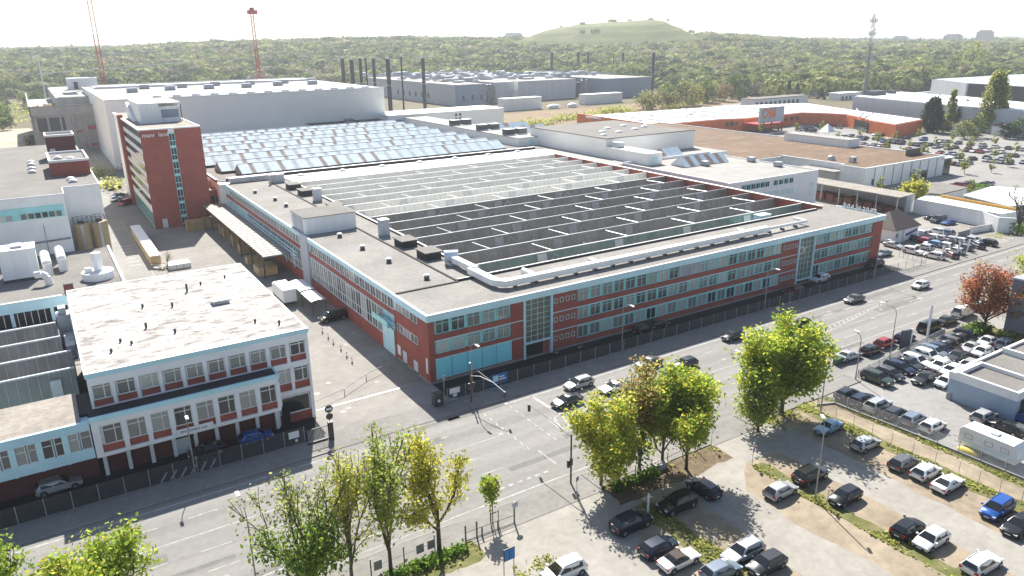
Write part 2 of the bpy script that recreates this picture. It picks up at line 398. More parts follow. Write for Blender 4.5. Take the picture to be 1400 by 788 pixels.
for i, y in enumerate(ys):
    if 145 < y < 149.6 or (y < 108.4) or y > 196: continue
    window(sw, X0 + .05, y, 2.5, 2.28, 4.4, LEFT, mull=(.5,), trans=(.36,), fm='white_trim', gm='office_glass' if y < 150 else 'dark_glass', t=.12)
MB().box(X0 - .35, 145, 0, X0 + .34, 149.6, ZR).build('pilaster', 'grey_metal', sw)
m = MB(); m.box(X0 - .12, 103.4, .15, X0 - .02, 105.7, 4.6); m.box(X0 - .12, 105.78, .15, X0 - .02, 108.1, 4.6); tag(m.build('gate_door', 'fascia_blue', sw), 'tall pale blue double gate')
m = MB(); m.box(X0 - 1.2, 103.2, 5.3, X0 - .05, 109.4, 5.45); m.box(X0 - 1.2, 103.2, 5.45, X0 - 1.15, 109.4, 6.3); m.build('gate_canopy', 'teal_frame', sw)
m = MB()
for z, x in ((6.2, .5), (5.6, .7), (4.8, .5)): m.tube((X0 - x, 152, z), (X0 - x, 216, z), .14, .14, 6)
for y in range(154, 217, 6): m.tube((X0 - .75, y, 2.5), (X0 - .75, y, 7), .07, .07, 5); m.tube((X0 - .75, y, 6.4), (X0, y, 6.4), .06, .06, 5)
m.build('pipe_rack', 'fascia_blue', sw)

# ================================================================ saw-tooth hall between the wings
sh = thing('sawtooth_hall', 'wide saw-tooth factory hall, its near glazing rows dark and far rows pale', 'factory hall', (59.3, 103.1, 0))
HX0, HX1, DY = 59.3, 147.7, 7.58
RY = [108.6 + DY * i for i in range(14)]
m = MB(); m.box(HX0, 103.2, 0, HX1 + .4, 207.6, 7.0); m.build('wall', 'plinth_grey', sh)
m = MB(); m.box(HX1, 103.2, 7.0, HX1 + .4, 207.6, 11.25); m.build('side_wall', 'brick_red', sh)
m = MB(); m.box(HX1 - .1, 103.2, 11.25, HX1 + .75, 207.6, 11.38); m.build('wall_coping', 'cream_metal', sh)
for i, y in enumerate(RY):
    zt = 11.0; zb = 7.1; x0 = HX0 + .02
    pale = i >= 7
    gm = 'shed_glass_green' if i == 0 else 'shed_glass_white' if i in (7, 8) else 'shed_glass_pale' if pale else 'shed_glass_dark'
    g = MB(); g.face([(x0, y - .75, zb), (HX1, y - .75, zb), (HX1, y, zt), (x0, y, zt)])
    o = g.build('glazing_row', gm, sh)
    f = MB(); n = 66
    for k in range(n + 1):
        x = x0 + (HX1 - x0) * k / n; f.tube((x, y - .79, zb), (x, y - .04, zt - .1), .03, .03, 4, 0, cap=False)
    for zq in (.42,): f.tube((x0, y - .78 + .75 * zq, zb + (zt - zb) * zq), (HX1, y - .78 + .75 * zq, zb + (zt - zb) * zq), .03, .03, 4, 0, cap=False)
    f.build('glazing_bar', 'shed_panel_pale' if pale else 'shed_panel', o)
    c_ = MB(); c_.box(x0, y - (.12 if i >= 6 or i == 0 else .06), zt, HX1, y + .1, zt + .13); c_.build('ridge_cap', 'white_trim' if i >= 6 or i == 0 else 'zinc', o)
    pm = 'shed_panel_pale' if pale or i == 0 else 'shed_panel'
    for k in range(5):
        xx = x0 + 14.2 + (i % 2) * 9.0 + k * 18.2
        if xx > HX1 - 3: continue
        MB().face([(xx, y - .86, zb + .3), (xx + 2.1, y - .86, zb + .3), (xx + 2.1, y - .10, zt - .2), (xx, y - .10, zt - .2)]).build('panel', pm, o)
    MB().face([(x0, y - .86, zb + .3), (x0 + 2.2, y - .86, zb + .3), (x0 + 2.2, y - .10, zt - .2), (x0, y - .10, zt - .2)]).build('panel', pm, o)
    for q in range(2 if i else 0):
        xx = x0 + 21 + q * 37 + (i * 9) % 16; yb = y - .42
        MB().box(xx, yb - .25, 8.4, xx + .7, yb + .1, 9.3).build('vent_box', 'shed_panel_pale', o)
    r = MB(); yn = y + DY - .8; r.face([(x0, y + .02, zt - .02), (HX1, y + .02, zt - .02), (HX1, yn, zb), (x0, yn, zb)]); r.build('roof_slope', 'shed_roof' if i < 6 else 'shed_roof_bounce', sh)
    if i:
        for k in range(6):
            t = MB()
            xx = x0 + 9 + k * 18.2 + ((i * 9.1) % 18.2) * .98
            if xx > HX1 - 2: continue
            t.tube((xx, y - .1, zt - .35), (xx, y - DY + .1, zt - .05), .13, .13, 8)
            for s_ in (-1, 1): t.tube((xx, y - DY - .5, zt - .5), (xx + s_ * 2.6, y - DY - .72, zb + 1.0), .05, .05, 4, cap=False)
            t.build('tie_beam', 'zinc' if not pale else 'white_trim', o)
m = MB(); m.box(HX0, 103.15, 7, HX1, 103.25, 10.82); m.build('gutter_wall', 'plinth_grey', sh)
tk = thing('roof_tank', 'small blue tank box by the front glazing of the saw-tooth hall', 'tank', (129, 104.6, 8.0))
MB().box(127.7, 103.6, 8, 131, 105.4, 11.6).build('body', 'fascia_blue', tk); MB().box(127.6, 103.5, 11.6, 131.1, 105.5, 11.72).build('lid', 'white_trim', tk)

# flat strip and the skylight hall behind it
kh = thing('skylight_hall', 'factory hall with long rows of pale blue tilted skylights behind the saw-tooth hall', 'factory hall', (41, 208.2, 0))
m = MB(); m.box(59.2, 207.65, 0, 148.4, 231, 10.75); m.box(41.3, 218.6, 0, 59.2, 330, 10.75); m.box(59.2, 231, 0, 148.4, 330, 10.75); m.build('wall', 'cream_metal', kh)
m = MB(); m.box(59.2, 207.7, 10.75, 150, 222.5, 10.98); m.build('roof_strip', 'cream_metal', kh)
m = MB(); m.box(41.3, 222.6, 10.75, 160, 330, 11.0); m.build('roof', 'felt_roof', kh)
m = MB(); m.box(44, 222.4, 10.98, 150, 223.1, 11.75, 0); m.box(44, 222.2, 11.75, 150, 223.2, 11.85, 1); m.box(41.2, 223, 10.9, 41.6, 330, 11.5, 0); m.box(41.1, 223, 11.5, 41.7, 330, 11.6, 1); m.build('parapet', ['tar', 'white_trim'], kh)
MB().box(44, 218.0, 10.98, 58, 219.6, 12.3).build('duct', 'zinc', kh)
pr = random.Random(3); ALLP = []
tops = [232.5, 241, 256, 265, 280, 289.5, 304, 313, 323]
xl = [49.5, 45.5, 43.5, 43, 43, 43, 43, 43, 43]
for i, yt in enumerate(tops):
    xr = 140.5
    g, b, s_ = MB(), MB(), MB()
    y0 = yt - 5.6; z0, z1 = 11.75, 14.0
    n = int((xr - xl[i]) / 4.3)
    for k in range(n):
        xa = xl[i] + (xr - xl[i]) * k / n; xb = xl[i] + (xr - xl[i]) * (k + 1) / n; xm = xb - 1.25 if k < n - 1 else xb
        def q(u0, u1): return [(u0, y0, z0), (u1, y0, z0), (u1, yt, z1), (u0, yt, z1)]
        g.face(q(xa, xm))
        for e in range(1, 4): xx = xa + (xm - xa) * e / 4; b.tube((xx, y0, z0 + .02), (xx, yt, z1 + .02), .03, .03, 4, cap=False)
        if xm < xb:
            bm_ = pr.random() < .4
            if i < 4: MB().face(q(xm, xb)).build('infill_panel', 'sky_panel_brown' if bm_ else 'sky_panel_grey', kh)
            else: s_.face(q(xm, xb), 0 if bm_ else 1)
    o = g.build('skylight_row', 'sky_reflect_glazing', kh)
    b.build('glazing_bar', 'white_trim', o); ALLP.append(s_)
    e = MB(); e.box(xl[i], y0 - .05, 11, xr, y0 + .1, z0 - .02); e.face([(xl[i], yt + .02, z1), (xr, yt + .02, z1), (xr, yt + 5, 11.02), (xl[i], yt + 5, 11.02)])
    e.face([(xl[i], y0, 11), (xl[i], yt, z1), (xl[i], yt + 5, 11)], 1); e.face([(xr, y0, 11), (xr, yt, z1), (xr, yt + 5, 11)], 1); e.build('base', ['tar', 'sky_panel_grey'], o)
    MB().box(xl[i], yt - .1, z1 + .005, xr, yt + .12, z1 + .1).build('ridge_cap', 'white_trim', o)
q = MB()
for s_ in ALLP:
    k = len(q.v); q.v += s_.v; q.f += [tuple(a + k for a in f) for f in s_.f]; q.m += s_.m
tag(q.build('infill_panel', ['sky_panel_brown', 'sky_panel_grey'], kh), kind='stuff')
# skylight domes on the strip
dm = None
for i, (x, y) in enumerate([(49, 219.2), (64, 218), (77, 218.5), (90, 218.8), (103, 219), (116, 219.3), (129, 219.6), (141, 220)]):
    if dm is None:
        dm = thing('roof_dome', '', 'skylight', (x, y, 10.98 + .0), 'skylight domes on the pale roof strip')
        MB().box(x - 1.1, y - .8, 10.98, x + 1.1, y + .8, 11.25).build('kerb', 'white_trim', dm); MB().dome(x, y, 11.25, 1.2, .9, .45, 12, 3).build('dome', 'duct_white', dm, True); index_kids(dm); o = dm
    else: o = dup(dm, (x, y, 10.98))
    o['label'] = ('white skylight dome on the duct end of the pale roof strip' if i == 0 else 'white skylight dome in the row on the pale strip between saw-tooth and skylight halls')
# rooftop pieces on the yard wing
bx = thing('rooftop_plant_room', 'large white sheet metal plant room on the yard wing roof', 'plant room', (48.5, 148, 10.8))
MB().box(43.1, 147.6, 10.8, 54.0, 157.0, 14.2).build('wall', 'white_metal', bx); m = MB(); m.box(43.0, 147.5, 14.2, 54.1, 157.1, 14.35); m.build('roof', 'felt_roof', bx); MB().box(42.98, 149, 11.2, 43.08, 155.5, 13.8).build('louvre', 'grey_metal', bx)
MB().box(45.3, 143, 10.81, 52, 143.05, 10.83).build('base_strip', 'tar', bx)
def hood(x, y, w, d, h, label):
    o = thing('roof_hood', label, 'roof hood', (x, y, 10.8), 'black sided hoods along the yard wing roof')
    MB().box(x - w / 2 + .3, y - d / 2 + .3, 10.8, x + w / 2 - .3, y + d / 2 - .3, 10.8 + h).build('curb', 'tar', o)
    MB().box(x - w / 2, y - d / 2, 10.8 + h, x + w / 2, y + d / 2, 10.95 + h).build('lid', 'felt_roof', o)
for y, l in ((118.5, 'black sided roof hood nearest the blue fan unit'), (128.5, 'black sided roof hood beside the square white vent stack'), (168, 'low black roof hood just behind the white plant room'), (190, 'black roof hood next to the tall pale vent shaft'), (200.5, 'black roof hood at the far end of the yard wing')):
    hood(56.6, y, 3.6, 4.6, 1.3, l)
for x, y, h, l in ((56.4, 138.5, 3.2, 'pale grey vent shaft standing right of the white plant room'), (56.6, 180.5, 3.0, 'pale vent shaft in the far half of the yard wing roof')):
    o = thing('vent_shaft', l, 'vent shaft', (x, y, 10.8)); MB().box(x - .9, y - .9, 10.8, x + .9, y + .9, 10.8 + h).build('shaft', 'grey_metal', o); MB().box(x - 1, y - 1, 10.8 + h, x + 1, y + 1, 10.95 + h).build('cap', 'zinc', o)
o = thing('roof_cabinet', 'grey metal air cabinet with a pipe at the far corner of the yard wing roof', 'air unit', (55, 213, 10.8)); MB().box(54, 211.5, 10.8, 57.5, 215, 13.2).build('body', 'zinc', o); MB().tube((53, 210, 10.8), (53, 210, 13.5), .35, .35, 8).build('pipe', 'zinc', o)
vt = None
VL = ['small round roof vent nearest the front corner of the yard wing', 'small round roof vent second from the front on the yard wing', 'small round roof vent third from the front on the yard wing', 'small round roof vent close before the white plant room',
      'small round roof vent close behind the white plant room', 'small round roof vent in the middle of the far roof half', 'small round roof vent left of the middle of the far roof half', 'small round roof vent farthest along the yard wing']
for (x, y), l in zip([(50.4, 106.8), (49.2, 119.5), (48.6, 130.5), (48.3, 142), (48.2, 167), (48, 178), (47.9, 187), (46.3, 200)], VL):
    if vt is None:
        vt = thing('roof_vent', l, 'roof vent', (x, y, 10.8), 'small round vents on the yard wing roof'); MB().cyl(x, y, 10.8, 11.5, .45, .42, 10).build('stub', 'dark_metal', vt); MB().dome(x, y, 11.45, .62, .62, .3, 10, 3).build('cowl', 'duct_white', vt, True); index_kids(vt)
    else: dup(vt, (x, y, 10.8), label=l)
fan = thing('fan_unit', 'pale blue cylindrical fan unit at the start of the white roof duct', 'fan', (57.8, 111.5, 10.8))
m = MB(); m.tube((56.7, 112.6, 12.3), (58.9, 111.6, 12.3), 1.05, 1.05, 14); m.build('drum', 'lilac_metal', fan, True); MB().box(57, 110.9, 10.8, 58.6, 113, 11.4).build('foot', 'zinc', fan)
du = thing('roof_duct', 'long white air duct running along the front wing roof with a bend at the corner', 'duct', (57, 95.6, 10.82))
m = MB(); m.box(57.2, 103.6, 11.5, 58.4, 110.9, 12.5); m.box(56.6, 96.4, 11.3, 58.0, 104.2, 12.3); m.prism([(56.6, 96.4), (58.0, 96.4), (59.4, 95.6), (59.4, 94.4), (58.0, 94.4)], 11.3, 12.3)
m.box(59.4, 94.4, 11.3, 119.5, 95.6, 12.3); m.build('duct_run', 'duct_white', du)
m = MB(); m.tube((119.5, 95, 11.8), (131.5, 95, 11.7), .32, .32, 8); m.tube((131.5, 95, 11.7), (131.5, 98, 11.7), .3, .3, 8); m.build('pipe_end', 'duct_white', du, True)
for xb, yb in ((64.2, 98.9), (77, 97.4), (113.5, 97.2)):
    MB().tube((xb, 95.6, 11.9), (xb, yb, 11.9), .5, .5, 10).tube((xb, yb - .3, 11.9), (xb, yb - .3, 10.85), .5, .5, 10).build('branch', 'duct_white', du, True)
m = MB()
for x in range(60, 131, 4): m.box(x, 94.5, 10.82, x + .2, 95.5, 11.3)
m.build('duct_foot', 'dark_metal', du)
# ================================================================ white and blue office block on the left
patchy('white_roof', [(.36, (.22, .20, .19)), (.46, (.38, .36, .345)), (.60, (.55, .53, .51))], .42, 1.3, .3, stretch=(.8, 2.0, 1), stops2=[(.34, (.55, .53, .51)), (.5, (1., 1., 1.))])
patchy('pale_roof', [(.3, (.28, .25, .215)), (.7, (.39, .36, .32))], .3, 1.5, .3)
mat('lilac_panel', (.86, .87, .89), .5, .08, .4)
mat('blue_panel', (.52, .78, .88), .5, .1, .4)
mat('silo_tan', (.42, .32, .19), .7, .25, .5, stretch=(1, 1, .2))
mat('white_wall', (.86, .86, .84), .75, .1, .3, stretch=(1, 1, .4))
mat('office_trim', (.52, .82, .88), .5, .1, .3)
mat('timber', (.42, .28, .14), .8, .3, .8)
mat('roof_seam_grey', (.27, .25, .235), .9, .2)
mat('timber_pale', (.52, .38, .20), .8, .3, .8)
mat('corrugated', (.31, .29, .265), .55, .15, .5)

of = thing('office_block', 'three storey white and blue office block with stained white flat roof', 'office building', (0, 90.9, 0))
m = MB(); m.box(.1, 91.2, 0, 25.3, 127, 12.3)
m.box(0, 90.9, 11.35, 25.4, 91.21, 12.3); m.box(0, 90.9, 7.9, 25.4, 91.2, 8.6); m.box(20.6, 90.9, 4.0, 25.4, 91.2, 4.7)
for i in range(11):
    x = .0 + i * 2.52; m.box(x - (0 if i == 0 else .22), 90.86, 8.6, x + (.2 if i else .32), 91.2, 11.35)
for x in (20.6, 22.9, 25.1): m.box(x - .2 if x < 25 else x, 90.86, 4.7, x + .2 if x < 25 else 25.4, 91.2, 7.9)
m.box(24.95, 90.87, 0, 25.4, 91.2, 4.0); m.box(20.4, 90.9, 0, 20.7, 91.2, 4.0)
m.box(25.4, 91.2, 0, 25.43, 127, 12.3)
m.build('wall', 'lilac_panel', of)
m = MB(); m.box(-.12, 90.75, 12.3, 25.55, 91.1, 12.85, 0); m.box(-.15, 91.1, 12.3, .1, 127.2, 12.85, 1); m.box(25.3, 91.1, 12.3, 25.55, 127.2, 12.85, 1); m.box(.1, 126.9, 12.3, 25.3, 127.2, 12.85, 1)
m.box(-.16, 90.71, 12.85, 25.59, 91.15, 12.9, 1)
m.build('fascia', ['office_trim', 'white_trim'], of)
m = MB(); m.box(.1, 91.1, 12.3, 25.3, 126.9, 12.8); m.build('roof', 'white_roof', of)
m = MB()
for i in range(10): x = .32 + i * 2.52; m.box(x, 91.1, 8.61, x + 1.98, 91.19, 9.45)
for x in (20.85, 23.15): m.box(x - .02, 91.1, 4.71, x + 1.9, 91.19, 5.75)
m.box(20.7, 91.05, .02, 24.94, 91.19, 1.3)
m.build('spandrel', 'brick_red', of)
for i in range(10):
    x = .32 + i * 2.52; window(of, x + .99, 91.02, 9.45, 1.98, 1.9, mull=(.62,), trans=(.8,), fm='white_trim', gm='office_glass', t=.12)
for x in (20.83, 23.13): window(of, x + .95, 91.02, 5.75, 1.9, 2.1, mull=(.62,), trans=(.8,), fm='white_trim', gm='office_glass', t=.12)
window(of, 23.0, 91.02, 1.35, 3.8, 2.5, mull=(), fm='lilac_panel', gm='dark_glass', t=.14)
o = MB().box(21.0, 90.8, .05, 22.0, 91.0, 2.9).build('entrance_door', 'dark_glass', of)
o = thing('office_annex', 'white framed two storey front of the office block under a black roof strip', 'office building', (10, 88.2, 0))
an = o
m = MB(); m.box(-.5, 88.5, 3.75, 20.4, 90.86, 8.1); m.box(-.5, 88.2, 7.45, 20.4, 88.51, 8.1); m.box(-.5, 88.2, 3.6, 20.4, 88.51, 4.05)
m.box(20.1, 88.51, 3.6, 20.42, 90.86, 8.1); m.box(-.5, 88.2, 4.05, .25, 88.5, 7.45)
for i in range(1, 9): x = .25 + i * 2.5 - .25; m.box(x - .02, 88.16, 4.05, x + .5, 88.5, 7.45)
for i in range(9): x = .0 + i * 2.5; m.box(x, 90.4, 0, x + .42, 90.85, 3.6)
m.build('wall', 'lilac_panel', an)
m = MB(); m.box(-.6, 88.05, 8.1, 20.55, 88.45, 8.62); m.box(20.3, 88.45, 8.1, 20.55, 90.85, 8.62); m.build('fascia', 'office_trim', an)
m = MB(); m.box(-.5, 88.45, 8.1, 20.3, 90.86, 8.5); m.build('roof', 'tar', an)  # tar black stands in for the shadow lying on this roof
m = MB()
for i in range(8): x = .25 + i * 2.5 + (.24 if i else 0); m.box(x, 88.42, 4.06, x + 2.0 + (.25 if not i else 0), 88.5, 4.98)
m.build('spandrel', 'brick_red', an)
MB().box(0, 91.0, 0, 7.6, 91.15, 2.2).box(9.6, 91.0, 0, 20.4, 91.15, 2.2).build('ground_wall', 'brick_dark', an)  # dark brick paints in the deep shade under the overhang
for i in range(8): window(an, .25 + i * 2.5 + 1.24, 88.3, 4.98, 2.0, 2.42, mull=(.62,), trans=(.74,), fm='white_trim', gm='office_glass', t=.1)
for i in range(8):
    if i != 3: window(an, i * 2.5 + 1.45, 90.9, 2.2, 2.0, 1.3, mull=(.65,), fm='white_trim', gm='dark_glass', t=.1)
m = MB(); m.box(7.75, 90.75, .02, 9.55, 90.9, 2.1, 0); m.box(7.75, 90.75, 2.1, 9.55, 90.9, 3.4, 1); m.build('entrance_door', ['door_white', 'dark_glass'], an)
bn = thing('banner', 'long white banner with dark writing on the office front', 'banner', (10, 88.05, 3.7))
MB().box(8.0, 88.0, 3.72, 12.1, 88.09, 4.62).build('sheet', 'letter_white', bn)
text('lettering', 'Wir bilden aus', .52, 'letter_blue', bn, (8.3, 87.985, 4.08), (pi / 2, 0, 0), .01)
bw = thing('blue_window_wing', 'pale blue panelled wing with a strip of paired windows left of the office', 'office building', (-10, 88.2, 0))
m = MB(); m.box(-40, 88.6, 3.75, -.62, 97.2, 7.7); m.box(-40, 88.25, 7.3, -.62, 88.61, 8.3); m.box(-40, 88.25, 3.75, -.62, 88.61, 5.0); m.build('wall', 'blue_panel', bw)
m = MB()
for i in range(11): x = -3.17 - i * 2.5; m.box(x - .07, 88.18, 3.7, x + .07, 88.3, 8.35); m.box(x - .3, 88.2, 5.0, x + .3, 88.45, 7.3)
m.build('mullion', 'fascia_blue', bw)
for i in range(12):
    for k in range(2): window(bw, -1.25 - i * 2.5 - k * 1.22 + .05, 88.3, 5.0, 1.06, 2.3, mull=(), trans=(.66,), fm='white_trim', gm='office_glass', t=.09)
MB().box(-40, 88.45, 7.7, -1.4, 97.4, 8.28).build('roof', 'pale_roof', bw)
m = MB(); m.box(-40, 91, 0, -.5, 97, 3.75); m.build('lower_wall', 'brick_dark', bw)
m = MB(); m.box(-1.4, 91.2, 7.7, -.1, 97.4, 8.0); m.build('roof_gutter', 'tar', bw)

o = thing('roof_hatch', 'pale roof hatch with a puddle beside it on the office block roof', 'roof hatch', (18.3, 108, 12.8)); MB().box(17.2, 107.2, 12.8, 19.4, 108.8, 13.3).build('curb', 'zinc', o); MB().box(17.1, 107.1, 13.3, 19.5, 108.9, 13.42).build('lid', 'white_metal', o)
sheet_ = MB(); [sheet_.prism([(x, y), (x + w_, y + .3), (x + w_ + .4, y + d), (x + .5, y + d + .3)], 12.8, 12.806) for x, y, w_, d in ((19.6, 109, 1.5, 3.2), (13.2, 98.6, 1.6, 2.0))]; sheet_.build('puddle', 'zinc', of)
sm = MB(); [sm.box(x, 91.2, 12.8, x + .06, 126.8, 12.812) for x in (3.2, 6.4, 9.6, 12.8, 16, 19.2, 22.4)]; sm.build('felt_seam', 'roof_seam_grey', of)
pq = None
for i, (x, y, h_) in enumerate([(15.2, 116, 1.3), (3.2, 96.5, .5), (4.5, 99.5, .5), (5.6, 98, .45), (7.9, 103, .8), (10.8, 99, .6), (12.2, 110, .7), (8.6, 112, .6), (20.4, 97, .5), (22.9, 94.5, .6), (17.6, 118.5, .5), (21.5, 120, .5)]):
    if pq is None: pq = thing('vent_pipe', 'tall dark vent pipe in the back half of the office roof', 'vent pipe', (x, y, 12.8), 'small vent pipes on the office block roof'); MB().cyl(x, y, 12.8, 12.8 + h_, .16, .16, 8).build('pipe', 'dark_metal', pq); MB().cyl(x, y, 12.8, 12.9, .4, .3, 10).build('collar', 'zinc', pq); index_kids(pq)
    else: dup(pq, (x, y, 12.8), label='short dark vent pipe among the small ones on the office block roof', sc=(1, 1, h_ / 1.3))
# saw-tooth shed between the blue wing and the workshop
ls = thing('glazed_shed', 'dark glazed saw-tooth shed between blue wing and teal edged workshop roof', 'factory hall', (-10, 97.5, 0))
MB().box(-40, 97.5, 0, -1.0, 138.4, 5.0).build('wall', 'dark_metal', ls)
for i, y in enumerate((103.9, 110.5, 117.3, 124.1)):
    xr = (-1.0, -1.0, -2.0, -2.3)[i]; z1, z0 = 9.0, 5.0 if i else 3.8
    g = MB(); g.face([(-40, y - 1.2, z0), (xr, y - 1.2, z0), (xr, y, z1), (-40, y, z1)]); g.face([(-40, y, z1), (xr, y, z1), (xr, y + 6.2, 4.9), (-40, y + 6.2, 4.9)], 1); g.face([(xr, y - 1.2, z0), (xr, y + 6.2, 4.9), (xr, y, z1)], 1)
    o = g.build('glazing_row', ['shed_glass_dark', 'zinc'], ls)
    b = MB()
    for k in range(30): x = xr - .6 - k * 1.15; b.tube((x, y - 1.25, z0), (x, y - .05, z1), .04, .04, 4, cap=False)
    b.build('glazing_bar', 'zinc', o); MB().box(-40, y - .15, z1, xr, y + .2, z1 + .2).build('ridge_cap', 'zinc', o)
    if i == 0: tag(MB().box(-3.9, y - 1.1, 6.0, -2.7, y - .5, 8.2).build('vent_panel', 'shed_panel_pale', o), 'pale panel with a dark fan opening')
st = thing('extract_shaft', 'blue grey sheet metal extract shaft beside the white office roof', 'vent shaft', (-.9, 127, 4))
m = MB(); m.box(-2.1, 125.5, 4, -.3, 128, 9.5, 0); m.prism([(-2.1, 125.5), (-.3, 125.5), (-.3, 128), (-2.1, 128)], 9.5, 9.6, 0); m.box(-1.7, 125.9, 9.6, -.7, 127.6, 10.6, 0); m.box(-1.6, 118, 5, -.4, 124.5, 7.2, 0); m.build('shaft', 'zinc', st)
for y in (107, 110.5, 118, 122): 
    MB().path([(-.9, y, 8.2), (-.1, y, 8.2)], .05).tube((-.9, y - .5, 8.2), (-.9, y + .5, 8.2), .05, .05, 5).build('ladder_rung', 'steel', st)

# low workshop with teal edge, plant on its roof
lw = thing('workshop', 'low flat workshop with teal roof edge carrying white plant units', 'workshop', (-10, 138.7, 0))
m = MB(); m.box(-40, 139.1, 0, 8.7, 169.9, 8.6); m.build('wall', 'white_wall', lw)
m = MB(); m.box(-40, 138.7, 7.2, -.4, 139.1, 8.95); 
for k in range(6): x = -2.9 - k * 5.6; m.box(x, 138.7, 4.5, x + .5, 139.1, 7.2)
m.build('fascia', 'fascia_blue', lw)
m = MB(); m.box(-40, 138.95, 4.5, -.4, 139.08, 7.2); m.build('glazing', 'dark_glass', lw)
m = MB()
for k in range(32): x = -.9 - k * .95; m.box(x, 138.85, 4.5, x + .09, 138.95, 7.2)
m.build('glazing_bar', 'white_trim', lw)
m = MB(); m.box(-40, 139.1, 8.6, 8.7, 169.9, 8.9, 0); m.build('roof', 'felt_roof', lw)
m = MB(); m.box(-40, 138.66, 8.95, -.3, 139.15, 9.03); m.box(8.5, 139, 8.9, 8.95, 169.9, 9.15); m.box(8.6, 139, 0, 8.9, 169.9, 8.9); m.build('roof_edge', 'white_trim', lw)
pu = thing('plant_unit', 'boxy white plant unit with roof hatch on the workshop roof', 'plant room', (-6.2, 152, 8.9))
MB().box(-9, 152, 9.4, -3.5, 157, 14.4).build('body', 'white_metal', pu); MB().box(-9, 151.99, 8.9, -3.5, 157, 9.4).build('base', 'dark_metal', pu); MB().box(-9.1, 151.9, 14.4, -3.4, 157.1, 14.6).build('lid', 'white_trim', pu); MB().box(-7, 153.2, 14.6, -5.4, 156, 15.0).build('hatch', 'zinc', pu)
o = thing('elbow_duct', 'white curved elbow duct in front of the boxy plant unit', 'duct', (-2.9, 146, 8.9))
MB().path([(-4.2, 147.5, 10.8), (-3.2, 147.2, 10.9), (-2.5, 146.9, 10.4), (-2.3, 146.8, 8.9)], .6, 10).build('pipe', 'duct_white', o, True)
for x, y, h, l in ((-2.2, 153.6, 2.8, 'fat white pipe cowl right next to the boxy plant unit'), (.2, 155.3, 2.9, 'fat white pipe cowl by the white hall wall')):
    o = thing('pipe_cowl', l, 'duct', (x, y, 8.9)); MB().tube((x, y, 8.9), (x, y, 8.9 + h - .6), .75, .75, 12).tube((x, y, 8.9 + h - .8), (x - .2, y + 5, 8.9 + h), .8, .8, 12).build('pipe', 'duct_white', o, True)
o = thing('filter_unit', 'round white filter unit with a thick stub chimney on the workshop roof', 'filter unit', (5.2, 146.5, 8.9))
MB().cyl(5.2, 146.5, 8.9, 10.2, 2.6, 2.6, 20).build('tub', 'white_metal', o, True); MB().cyl(5.4, 146.9, 10.2, 13.4, .8, .8, 14).build('stub', 'white_metal', o, True); MB().cyl(3.8, 146.4, 10.2, 11, .6, .6, 10).build('vent', 'duct_white', o, True)
o = thing('brick_stack', 'small dark brick stack on the corner between workshop and office roof', 'stack', (.2, 139.6, 8.9)); MB().box(-.4, 138.9, 8.9, 1.0, 140, 10.6).build('shaft', 'brick_dark', o); MB().box(-.45, 138.85, 10.6, 1.05, 140.05, 10.7).build('cap', 'dark_metal', o)

# tall white hall with teal window strip
wh = thing('white_hall', 'tall white plant hall with a teal strip of dark windows', 'factory building', (-10, 170, 0))
m = MB(); m.box(-40, 170, 0, 2.8, 262, 20.3); m.box(2.8, 178, 0, 9.7, 262, 20.3); m.build('wall', 'white_wall', wh)
m = MB(); m.box(-40, 170.1, 20.3, 2.7, 261.9, 20.5); m.box(2.7, 178.1, 20.3, 9.6, 261.9, 20.5); m.build('roof', 'felt_roof', wh)
m = MB(); m.box(-40, 169.93, 20.3, 2.9, 170.13, 20.62); m.box(2.75, 170.1, 20.3, 2.95, 178.1, 20.62); m.box(2.95, 177.9, 20.3, 9.8, 178.15, 20.62); m.box(9.55, 178.15, 20.3, 9.8, 262, 20.62); m.build('roof_edge', 'white_trim', wh)
MB().box(-40, 169.88, 17.5, 2.4, 169.99, 18.6).build('teal_band', 'teal_frame', wh)
MB().box(-40, 169.965, 16.2, 2.4, 169.985, 17.5).build('window_surround', 'teal_frame', wh)
for i in range(18): 
    if i != 6: window(wh, 1.4 - i * 1.18, 169.84, 16.25, 1.08, 1.2, mull=(), fm='teal_frame', gm='office_glass' if i > 6 else 'dark_glass', t=.08)
MB().path([(-4.2, 169.6, 9), (-4.2, 169.6, 11.5), (2.5, 169.6, 11.7)], .18, 6).tube((-1.6, 169.7, 9), (-1.6, 169.7, 15), .06, .06, 5).build('wall_pipe', 'steel', wh)
for x, l in ((4.9, 'tan cylindrical silo nearest the white hall corner'), (8.2, 'tan cylindrical silo next to the yard lane')):
    o = thing('silo', l, 'silo', (x, 175.3, 0), 'pair of tan silos')
    MB().cyl(x, 175.3, 0, 13.3, 1.55, 1.55, 20).build('tank', 'silo_tan', o, True)
    q = MB()
    for k in range(10): a = k * pi / 5; q.tube((x + 1.45 * cos(a), 175.3 + 1.45 * sin(a), 13.3), (x + 1.45 * cos(a), 175.3 + 1.45 * sin(a), 14.5), .05, .05, 4); b = a + pi / 5; q.tube((x + 1.45 * cos(a), 175.3 + 1.45 * sin(a), 14.5), (x + 1.45 * cos(b), 175.3 + 1.45 * sin(b), 14.5), .05, .05, 4)
    q.cyl(x, 175.3, 13.3, 13.8, .7, .5, 10); q.build('railing', 'dark_metal', o)
    MB().box(x - .25, 173.5, 0, x + .25, 173.75, 13.3).build('ladder', 'steel', o)
